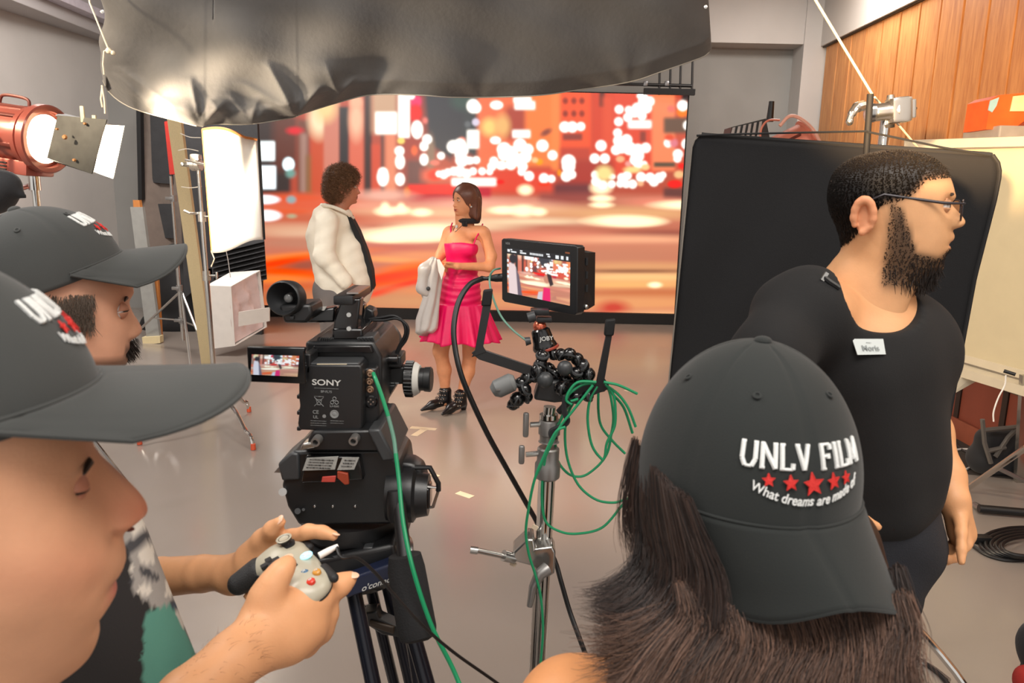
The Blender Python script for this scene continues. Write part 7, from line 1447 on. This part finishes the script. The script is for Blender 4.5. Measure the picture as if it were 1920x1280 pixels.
blob('top', [('c', hc+V((-.10, 0, -.29)), hc+V((.15, .03, -.29)), .066, .066), ('c', hc+V((0, 0, -.28)), hc+V((0, .0, -.60)), .12, .13)], mat('brown_top', lin(98, 78, 68), .9, var=.1), pd_, .008, .04, extra=topcut)
blob('trousers', [('c', hc+V((0, 0, -.62)), hc+V((0, 0, -.70)), .13, .14), ('c', hc+V((-.08, 0, -.72)), V((hc.x-.09, hc.y, .1)), .09, .06), ('c', hc+V((.08, 0, -.72)), V((hc.x+.09, hc.y, .1)), .09, .06)], M_black2, pd_, .014, .04)
for dx in (-.09, .09): blob('shoe', [('c', V((hc.x+dx, hc.y-.05, .045)), V((hc.x+dx, hc.y+.14, .035)), .042, .034)], M_black, pd_, .008)
capD, sfD = cap(pd_, capC, fD, V((0.0, 0.10, 1)), .110, .105, .142, 'black cap with white UNLV FILM lettering over five red stars', M_capd, L=.066, droop=58, curve=.022, px_=2.1, qx=1.9, logo_z=.25, bw=.095, edge_pow=.34, lscale=1.1, skew=.10)
# hair
M_hairD = mat('dark_brown_hair', (1, 1, 1), .42, var=.15, vscale=40, spec=.6, attr=True); M_hairL = mat('brown_hair_ends', (1, 1, 1), .5, var=.15, vscale=40, attr=True)
TD = [lin(24, 18, 17), lin(74, 53, 44)]; TL = [lin(56, 42, 36), lin(136, 102, 84)]
hm = [('c', P(1262, 900, 0.750), P(1290, 1040, 0.730), .03, .04), ('c', P(1290, 1030, 0.730), P(1300, 1160, 0.710), .045, .045), ('c', P(1400, 1010, 0.735), P(1420, 1200, 0.695), .07, .055), ('c', P(1560, 1020, 0.755), P(1600, 1180, 0.715), .05, .05), ('c', P(1290, 1150, 0.695), P(1230, 1300, 0.655), .04, .05), ('c', P(1400, 1180, 0.675), P(1380, 1360, 0.615), .05, .05), ('c', P(1560, 1160, 0.695), P(1600, 1360, 0.655), .045, .05)]
blob('hair_mass', hm, M_hairD, pd_, .006, .03, relax=2, col=np.array(lin(36, 27, 24)))
rs = np.random.RandomState(21)
def flow(n, guides, jit, m_, r, name, kpts=14):
    """strands between neighbouring guide curves"""
    Gs = []
    for g in guides:
        sp = spline([tuple(P(x, y, Y_)) for x, y, Y_ in g], 8); sp = np.array(sp); t = np.linspace(0, len(sp)-1, kpts); i = np.floor(t).astype(int).clip(0, len(sp)-2); fr_ = (t-i)[:, None]; Gs.append(sp[i]*(1-fr_)+sp[i+1]*fr_)
    S = []
    for _ in range(n):
        k = rs.randint(len(Gs)-1); a_ = rs.rand(); s = Gs[k]*(1-a_)+Gs[k+1]*a_; off = rs.normal(0, jit, 3)*[1, 1, .6]; tt = np.linspace(0, 1, kpts)[:, None]; wv = rs.normal(0, jit*.8, 3); ph = rs.rand()*6
        cut = 0.75+.25*rs.rand(); s2 = s+off*(.3+tt)+wv*np.sin(tt*5+ph)*tt
        t2 = np.linspace(0, cut*(kpts-1), kpts); i = np.floor(t2).astype(int).clip(0, kpts-2); fr_ = (t2-i)[:, None]; S.append(s2[i]*(1-fr_)+s2[i+1]*fr_)
    return strands(name, S, r, m_, pd_, col=TD if m_ is M_hairD else TL)
left = [[(1206, 850, 0.720), (1200, 920, 0.710), (1205, 1000, 0.690), (1192, 1060, 0.670), (1140, 1100, 0.660), (1098, 1112, 0.660)], [(1215, 860, 0.700), (1215, 950, 0.680), (1235, 1040, 0.660), (1215, 1110, 0.640), (1160, 1150, 0.630), (1110, 1140, 0.630)],
        [(1232, 880, 0.660), (1245, 980, 0.640), (1270, 1070, 0.620), (1250, 1140, 0.610), (1180, 1190, 0.600), (1130, 1180, 0.600)], [(1262, 915, 0.630), (1290, 1000, 0.610), (1310, 1080, 0.600), (1300, 1160, 0.590), (1240, 1220, 0.580), (1170, 1240, 0.580)], [(1290, 935, 0.610), (1320, 1020, 0.600), (1345, 1090, 0.590), (1340, 1180, 0.580), (1290, 1250, 0.560), (1220, 1300, 0.550)]]
flow(3200, left, .006, M_hairD, .00042, 'left_hair')
import itertools
def down(xs, y0, Y0, lean, ys=(0, 60, 120, 190, 260)):
    out = []
    for i, x in enumerate(xs):
        w = 14*math.sin(i*2.1); out.append([(x, y0[i], Y0), (x+10+w*.3, y0[i]+ys[1], Y0-.015), (x-4-w*.4+lean[i]*.25, y0[i]+ys[2], Y0-.03), (x-14+w*.4+lean[i]*.6, y0[i]+ys[3], Y0-.045), (x-26+lean[i], y0[i]+ys[4], Y0-.055)])
    return out
flow(5200, down([1290, 1340, 1400, 1460, 1520, 1580, 1640, 1690], [1000, 1050, 1085, 1105, 1110, 1105, 1090, 1060], .635, [-60, -50, -40, -30, -20, 0, 20, 40]), .007, M_hairD, .00045, 'back_hair')
flow(4600, down([1270, 1330, 1390, 1450, 1520, 1590, 1660, 1700], [1090, 1120, 1140, 1150, 1150, 1145, 1130, 1110], .60, [-110, -100, -80, -60, -40, -10, 15, 30]), .009, M_hairL, .00042, 'brown_ends')
flow(1500, [[(1300, 1080, .62), (1262, 1130, .61), (1210, 1170, .60), (1150, 1195, .59), (1105, 1190, .585)], [(1300, 1100, .61), (1270, 1160, .60), (1220, 1210, .59), (1165, 1245, .58), (1120, 1250, .575)], [(1320, 1110, .60), (1300, 1190, .59), (1260, 1250, .58), (1215, 1300, .57), (1180, 1350, .56)]], .008, M_hairL, .00042, 'swept_ends')
side_ = [[(1190, 820, .72), (1178, 880, .71), (1172, 950, .70), (1180, 1000, .69), (1200, 1040, .69)], [(1200, 850, .72), (1192, 920, .71), (1190, 1000, .70), (1205, 1060, .69), (1215, 1100, .69)]]
flow(170, side_, .006, M_hairD, .0004, 'loose_strands')

# ================================================================ ACTORS
def actor_head(par, c, f, skin, sc=1.0, hairc=None, w=1.0, open_mouth=False, lipc=lin(170, 70, 66)):
    """c = point between the ears at eye height"""
    f = V(f).normalized(); s = f.cross(UPZ).normalized(); c = V(c); t3 = lambda x, z: c+f*(x*sc)+UPZ*(z*sc)
    K = [((.02, .118), (-.03, .118), .02, 0, .01), ((.055, .107), (-.065, .105), .05*w, 0, .01), ((.078, .085), (-.088, .085), .067*w, 0, .01), ((.092, .05), (-.099, .05), .075*w, 0, .01), ((.095, .022), (-.102, .02), .076*w, 0, .01), ((.090, .003), (-.101, 0), .075*w, .003, .008), ((.090, -.018), (-.100, -.015), .074*w, .010, .010), ((.090, -.034), (-.098, -.03), .073*w, .019, .013), ((.090, -.043), (-.096, -.037), .072*w, .020, .016), ((.090, -.050), (-.094, -.042), .071*w, .006, .016), ((.092, -.058), (-.092, -.048), .070*w, 0, .01),
         ((.094, -.066), (-.090, -.054), .068*w, 0, .01), ((.088, -.073), (-.088, -.060), .067*w, 0, .01), ((.092, -.080), (-.086, -.066), .065*w, 0, .01), ((.084, -.089), (-.084, -.072), .062*w, 0, .01), ((.087, -.100), (-.080, -.080), .056*w, 0, .01), ((.078, -.113), (-.076, -.088), .048*w, 0, .01), ((.045, -.120), (-.072, -.098), .048*w, 0, .01), ((.02, -.15), (-.070, -.13), .052*w, 0, .01), ((.015, -.20), (-.075, -.19), .056*w, 0, .01)]
    dn = [(t3(.078, 0)+s*(sg*.031*sc), .014*sc, .009*sc, -f) for sg in (-1, 1)]
    v, fc, mt = head_data([(k[0], k[1], k[2]*sc, k[3], k[4]*sc) for k in K], t3, s, sc, 56, 5, dn)
    row = mt[:, 0]*(len(K)-1); lat = np.abs(mt[:, 2]); l = (np.exp(-((row-12)/1.3)**4)*np.exp(-(lat/(.022*sc))**4)*(np.cos(mt[:, 1]) > 0))[:, None]*.8
    cc = np.tile(np.array(skin), (len(v), 1)); cc = cc*(1-l)+np.array(lipc)*l
    for sg in (-1, 1): eye(par, t3(.076, 0)+s*(sg*.031*sc), f, UPZ, s*sg, .0118*sc, .5, skin)
    MB().ball(t3(.090, -.0735), .0105*sc, 10, sc=(.25, 1, .22 if not open_mouth else .4), ax=(f, s, UPZ)).build('mouth_line', mat('mouth_dark', lin(96, 36, 34), .5), par)
    e = []
    for sg in (-1, 1):
        ev, ef = blob_data(ear_prims(t3(-.008, -.018)+s*(sg*.072*w*sc), f, UPZ, s*sg, sc), .0025, .005, 1); e.append((ev, ef))
    return v, fc, cc, e, t3, s
YG = 5.25
pg = thing('person', 'curly-haired man in a white shirt and black tie standing before the LED wall', 'person', tuple(PZ(632, 792, 0)))
skG = lin(186, 122, 94); gz0 = P(650, 352, YG); fG = V((.97, .12, 0))
cG = P(645, 350, YG)
v, f, c, ears, t3, sG = actor_head(pg, cG, fG, skG)
acc = Acc(); acc.add(v, f, c); [acc.add(a_, b_, np.array(skG)) for a_, b_ in ears]; hvG, hfG = v, f
gq = lambda x, y, dy=0.0: P(x, y, YG+dy)
trG = [('c', gq(612, 408), gq(640, 412), .085, .075), ('c', gq(612, 415, -.15), gq(628, 415, .17), .062, .062), ('c', gq(618, 445), gq(640, 520), .150, .165), ('c', gq(650, 470), gq(662, 528), .12, .13)]
legG = [('c', gq(628, 560, -.08), V((gq(630, 700).x, YG-.09, .48)), .10, .066), ('c', V((gq(630, 700).x, YG-.09, .48)), V((gq(624, 700).x, YG-.10, .10)), .066, .05), ('c', gq(640, 560, .08), V((gq(645, 700).x, YG+.1, .48)), .10, .066), ('c', V((gq(645, 700).x, YG+.1, .48)), V((gq(640, 700).x, YG+.1, .10)), .066, .05)]
aG = [('c', gq(613, 418, -.17), gq(608, 480, -.22), .062, .052), ('c', gq(608, 480, -.22), gq(648, 528, -.20), .048, .036)]; aG2 = [('c', gq(628, 418, .17), gq(626, 482, .22), .06, .048), ('c', gq(626, 482, .22), gq(660, 528, .20), .045, .034)]
hG = hand_prims(gq(650, 530, -.20), (.5, 0, -.8), (.6, .5, 0), (.6, -.2, .2), .7)+hand_prims(gq(662, 530, .20), (.5, 0, -.8), (.6, -.5, 0), (.6, .2, .2), .7)
v, f = blob_data([('c', gq(640, 385), gq(630, 415), .056, .06)]+trG+aG+aG2+hG+[('c', gq(630, 530), gq(632, 570), .14, .14)]+legG, .011, .03, 2); acc.add(v, f, np.array(skG)); acc.build('body', M_skin, pg)
def foldG(Q, d): return d+.0032*np.sin(Q[:, 0]*46+Q[:, 2]*30+2*np.sin(Q[:, 2]*17))*np.clip(np.sin(Q[:, 2]*9)+.6, 0, 1)+.0016*np.sin(Q[:, 2]*70-Q[:, 0]*40)
M_shirt = mat('white_shirt_cotton', lin(240, 232, 214), .75, var=.03, bump=.2, bscale=40)
blob('shirt', fat(trG, .014)+[('c', gq(640, 520), gq(652, 540), .17, .168)], M_shirt, pg, .010, .05, relax=1, extra=foldG)
slv = blob('sleeve', fat(aG, .016), M_shirt, pg, .008, .04, relax=1, extra=foldG); blob('sleeve', fat(aG2, .014), M_shirt, pg, .009, .04, extra=foldG)
MB().tube(spline([tuple(gq(607, 385, -.07)), tuple(gq(625, 388, -.10)), tuple(gq(648, 398, -.09)), tuple(gq(660, 408, -.02)), tuple(gq(662, 408, .04))], 5), .012, 10).tube(spline([tuple(gq(607, 385, -.07)), tuple(gq(603, 384, 0)), tuple(gq(612, 386, .08)), tuple(gq(640, 394, .10)), tuple(gq(662, 408, .04))], 5), .012, 10).build('collar', M_shirt, pg)
tp_ = [gq(657, 404, -.04), gq(664, 418, -.05), gq(674, 440, -.06), gq(682, 462, -.05), gq(690, 486, -.04), gq(697, 512, -.03), gq(702, 536, -.02), gq(698, 546, -.02)]
fix_normals(MB().prism([p+V((0, -.06, 0)) for p in [gq(653, 403), gq(659, 402), gq(675, 432), gq(690, 470), gq(700, 505), gq(703, 536), gq(698, 546), gq(692, 540), gq(686, 500), gq(672, 452)]], (0, .10, 0)).build('necktie', M_blackm, pg))
blob('trousers', fat(legG, .010)+[('c', gq(626, 545), gq(632, 580), .150, .150)], mat('grey_trousers', lin(104, 98, 96), .85, var=.06), pg, .013, .04)
for a_, dy in ((gq(624, 700).x, -.10), (gq(640, 700).x, .1)): blob('shoe', [('c', V((a_-.06, YG+dy, .05)), V((a_+.15, YG+dy, .035)), .045, .034)], M_black, pg, .008)
hb2 = [('e', cG+V((-.012, 0, .04)), (.108, .090, .097)), ('e', cG+V((-.05, 0, -.03)), (.078, .080, .080))]
def faceclear(Q, d): return np.maximum(d, -np.maximum(ellip(Q, cG+V((.13, 0, -.04)), (.095, .12, .115)), 0*Q[:, 0]-1))
hgm = mat('curly_brown_hair', lin(128, 92, 64), .5, var=.3, vscale=50)
hbo = blob('hair', hb2, hgm, pg, .008, .03, extra=faceclear)
me_ = hbo.data; hv_ = np.array([tuple(q.co) for q in me_.vertices])+np.array(root_loc(hbo)); pts_, nn_ = scatter(hv_, [tuple(p.vertices) for p in me_.polygons], 2400, 2); rs = np.random.RandomState(3); S = []
for p, n in zip(pts_, nn_):
    if np.dot(p-np.array(cG), np.array(fG)) > .085 and p[2] < cG.z+.03: continue
    n = n+rs.normal(0, .3, 3); n /= np.linalg.norm(n); a1 = np.cross(n, rs.normal(0, 1, 3)); a1 /= np.linalg.norm(a1); a2 = np.cross(n, a1); rad = rs.uniform(.006, .012); tt = np.linspace(0, 1, 12); ph = rs.rand()*6
    S.append([p+n*(.036*t)+a1*(rad*math.cos(9*t+ph)-rad*math.cos(ph))+a2*(rad*math.sin(9*t+ph)-rad*math.sin(ph)) for t in tt])
strands('curls', S, .0019, hgm, pg, taper=True)

YF = 5.45
pf = thing('person', 'woman in a bright pink ruffled dress and black ankle boots facing the man', 'person', tuple(PZ(848, 768, 0)))
fq = lambda x, y, dy=0.0: P(x, y, YF+dy); skF = lin(222, 152, 110)
cF = fq(872, 376); fF = V((-.80, -.60, 0)).normalized()
v, f, c, ears, t3, sF = actor_head(pf, cF, fF, skF, .93, w=.95, open_mouth=True, lipc=lin(176, 52, 52))
acc = Acc(); acc.add(v, f, c); [acc.add(a_, b_, np.array(skF)) for a_, b_ in ears]
trF = [('c', fq(866, 405), fq(868, 425), .050, .055), ('c', fq(846, 436, .06), fq(902, 436, -.04), .052, .052), ('c', fq(862, 455), fq(866, 500), .105, .098), ('c', fq(858, 468, -.06), fq(880, 466, -.08), .055, .055), ('c', fq(866, 500), fq(866, 520), .098, .11), ('c', fq(864, 540), fq(862, 580), .135, .145)]
kn = [(fq(826, 658, .0), fq(835, 738, .02)), (fq(882, 660, .06), fq(864, 745, -.04))]
legF = []
for (k_, a_), hp in zip(kn, (fq(842, 590, 0), fq(882, 590, .04))): legF += [('c', hp, k_, .088, .058), ('c', k_, k_*.55+a_*.45+V((.01, .02, 0)), .054, .052), ('c', k_*.55+a_*.45+V((.01, .02, 0)), a_, .052, .032), ('c', a_, V((a_.x-.01, a_.y-.02, .05)), .033, .035)]
aFl = [('c', fq(908, 438, -.04), fq(921, 480, -.06), .046, .040), ('c', fq(921, 480, -.06), fq(918, 500, -.10), .038, .036), ('c', fq(918, 500, -.10), fq(858, 499, -.20), .036, .024)]; aFr = [('c', fq(841, 438, .06), fq(826, 478, .02), .044, .036), ('c', fq(826, 478, .02), fq(818, 494, -.08), .034, .024)]
hFl = hand_prims(fq(857, 499, -.20), (-.9, -.1, .15), (.0, .3, -.9), (-.1, -.6, .5), 1.2, .88); hFr = hand_prims(fq(818, 490, -.08), (-.05, -.6, -.3), (.9, .0, -.2), (.2, -.5, .6), 1.0, .88)
v, f = blob_data(trF+legF+aFl+aFr+hFl+hFr, .0085, .025, 2); acc.add(v, f, np.array(skF)); acc.build('body', M_skin, pf)
M_pink = mat('pink_satin', lin(232, 0, 92), .45, var=.05, bump=.15, bscale=30, spec=.5); M_pinkd = M_pink
def dcut(Q, d):
    d = d+.0035*np.sin(Q[:, 2]*130+2*np.sin(Q[:, 0]*12))*((Q[:, 2] < fq(866, 508).z) & (Q[:, 2] > fq(866, 572).z)); return np.maximum(d, Q[:, 2]-fq(866, 456).z-.012*np.cos((Q[:, 0]-fq(866, 456).x)*14))
blob('dress', fat(trF[2:], .010)+[('c', fq(863, 560), fq(862, 575), .148, .150)], M_pink, pf, .008, .03, relax=1, extra=dcut)
rows = []; cz = fq(862, 566); ch_ = fq(862, 636)
for i in range(22):
    t = i/21; row = []
    for j in range(160):
        a_ = 2*math.pi*j/160; w_ = .188*(1-t)+(.285)*t; dp = .165*(1-t)+.24*t; rf = 1+(.075*t+.012)*(math.sin(a_*15+.6*math.sin(a_*4))+.35*math.sin(a_*31+1)); z_ = cz.z+(ch_.z-cz.z)*t+.012*t*math.sin(a_*7)
        row.append((cz.x+.012*t+w_*rf*math.cos(a_), cz.y+dp*rf*math.sin(a_), z_))
    rows.append(row)
vv, ff = loft(rows, cap=False); o = mesh_obj('ruffle_skirt', vv, ff, M_pink, pf); md = o.modifiers.new('Solidify', 'SOLIDIFY'); md.thickness = .003
MB().tube([fq(852, 460, -.11), fq(846, 445, -.06), fq(845, 426, .0), fq(848, 418, .06)], .0055, 6).tube([fq(888, 458, -.13), fq(893, 445, -.11), fq(902, 430, -.06), fq(905, 420, .03)], .0055, 6).build('dress_strap', M_pink, pf)
MB().tube(spline([tuple(t3(.020*math.cos(a_*1.0)+.058*math.cos(a_)-.030, -.155)+sF*(.060*math.sin(a_))) for a_ in np.linspace(0, 2*math.pi, 13)], 3), .020, 10).build('choker', M_black2, pf)
mb = MB(); 
for k in range(7): a_ = R_(-60+20*k); q = t3(.052*math.cos(a_)+.0, -.178)+sF*(.066*math.sin(a_)); mb.box(q, (.022, .012, .034), rot=Matrix.Rotation(a_, 3, 'Z'), bev=.004)
mb.build('choker_lace', M_black2, pf); pd2 = t3(.075, -.20); MB().lathe(pd2, fF, [(0, .014), (.006, .012), (.008, .001)], 14).ball(pd2-UPZ*.028, .009, 10).ball(pd2-UPZ*.045, .008, 10).build('pendant', M_lgrey, pf)
MB().tube(spline([tuple(t3(.045, -.175)+sF*-.05), tuple(t3(.088, -.225)+sF*-.025), tuple(t3(.095, -.24)), tuple(t3(.088, -.225)+sF*.025), tuple(t3(.045, -.175)+sF*.05)], 5), .002, 5).build('necklace', M_blackm, pf)
for sg in (-1, 1): MB().ball(t3(-.005, -.045)+sF*(sg*.078*.95), .007, 10).build('earring', M_lgrey, pf)
hFm = mat('auburn_bob_hair', lin(104, 62, 46), .4, var=.25, vscale=60, stretch=(30, 30, 3))
hbf = [('e', cF-fF*.012+UPZ*.032, (.101, .095, .097)), ('e', cF-fF*.055-UPZ*.05, (.070, .078, .10)), ('c', cF-fF*.055+sF*.066-UPZ*.0, cF-fF*.05+sF*.074-UPZ*.11, .030, .024), ('c', cF-fF*.055-sF*.066, cF-fF*.05-sF*.074-UPZ*.11, .030, .026)]
def fcl(Q, d): return np.maximum(d, -ellip(Q, cF+fF*.118-UPZ*.045, (.112, .092, .104), (fF, sF, UPZ)))
ho = blob('hair', hbf, hFm, pf, .006, .03, relax=2, extra=fcl)
rs = np.random.RandomState(6); S = []
for i in range(800):
    a_ = rs.uniform(R_(-84), R_(84)); rr2 = .098; out = (-fF*(math.cos(a_)+.25)+sF*math.sin(a_)); par_ = rs.uniform(-.2, 1); top_ = cF+UPZ*(.125*1.0-.02*par_)+fF*(.03*rs.rand()-.01)+sF*(rs.normal(0, .01)); front = max(0, -math.cos(a_))
    p1 = cF+out*(rr2*.98)+UPZ*.045; p2 = cF+out*(rr2*1.02)-UPZ*.04; p3 = cF+out*(rr2*(.92+rs.normal(0, .04)))-UPZ*(.13+rs.normal(0, .01)); S.append(np.array(spline([tuple(top_), tuple(cF+out*.06+UPZ*.11), tuple(p1), tuple(p2), tuple(p3)], 3)))
strands('hair_strands', S, .0016, hFm, pf)
M_boot = mat('black_boot_leather', lin(22, 20, 22), .28, var=.1)
for (k_, a_), (tx_, ty_) in zip(kn, ((808, 768), (838, 777))):
    toe = PZ(tx_, ty_-3, .02); toe = V((a_.x+(toe.x-a_.x)*.8, a_.y+(toe.y-a_.y)*.8, .02)); heel = V((a_.x+.01, a_.y+.0, 0)); d_ = (V((toe.x, toe.y, 0))-heel).normalized()
    bt = blob('ankle_boot', [('c', V((a_.x, a_.y, a_.z+.02)), V((a_.x, a_.y, .07)), .048, .044), ('c', V((a_.x, a_.y, .06)), V((a_.x, a_.y, .06))+d_*.12-UPZ*.02, .043, .032), ('c', V((a_.x, a_.y, .04))+d_*.12, V((a_.x, a_.y, .018))+d_*.215, .034, .010), ('c', heel-d_*.02+UPZ*.04, heel-d_*.02+UPZ*.012, .026, .022)], M_boot, pf, .005, .02)
    mb = MB()
    for j in range(4):
        c_ = V((a_.x, a_.y, .055+.028*j))+d_*(.055-.014*j)
        for q in range(-3, 4): n_ = (d_*math.cos(q*.42)+d_.cross(UPZ)*math.sin(q*.42)); mb.ball(c_+n_*(.046-.002*j)-d_*.008, .0065, 8)
    mb.build('silver_studs', M_chrome, bt)
# silver jacket over her arm and the white card
jk = thing('silver_jacket', 'silver-white satin jacket hanging over the woman in pink\'s forearm', 'jacket', tuple(fq(800, 620, -.15)))
rows = []
for i in range(30):
    t = i/29; y_ = 488+t*137; xl = np.interp(y_, [488, 520, 548, 560, 600, 625], [808, 786, 788, 792, 781, 781]); xr = np.interp(y_, [488, 520, 560, 600, 618, 625], [822, 828, 824, 822, 820, 812]); row = []
    for j in range(40):
        a_ = 2*math.pi*j/40; cxx = (xl+xr)/2; hw = (xr-xl)/2; fo = 1+.10*math.sin(a_*5+t*4)+.06*math.sin(a_*9+t*9); pt = fq(cxx+hw*math.cos(a_)*fo, y_+5*math.sin(a_), -.17+.055*math.sin(a_)*fo); row.append(tuple(pt))
    rows.append(row)
vv, ff = loft(rows); mesh_obj('drape', vv, ff, mat('silver_satin', lin(206, 200, 196), .32, .15, var=.06, vscale=10, bump=.2, bscale=20), jk)
blob('sleeve', [('c', fq(812, 490, -.17), fq(796, 505, -.2), .035, .04), ('c', fq(796, 505, -.2), fq(791, 540, -.2), .042, .04), ('c', fq(791, 540, -.2), fq(800, 548, -.2), .035, .03)], MATS['silver_satin'], jk, .008, .03)
blob('dark_cuff', [('e', fq(803, 541, -.235), (.014, .012, .016))], M_dgrey, jk, .004)
cd_ = fix_normals(MB().prism([fq(819, 486, -.30), fq(824, 486, -.30), fq(834, 503, -.30), fq(828, 525, -.30), fq(822, 508, -.30)], (0, .003, 0)).build('white_card', M_white, smooth=False)); tag(cd_, 'small white card held between the hands of the woman in pink', 'card')
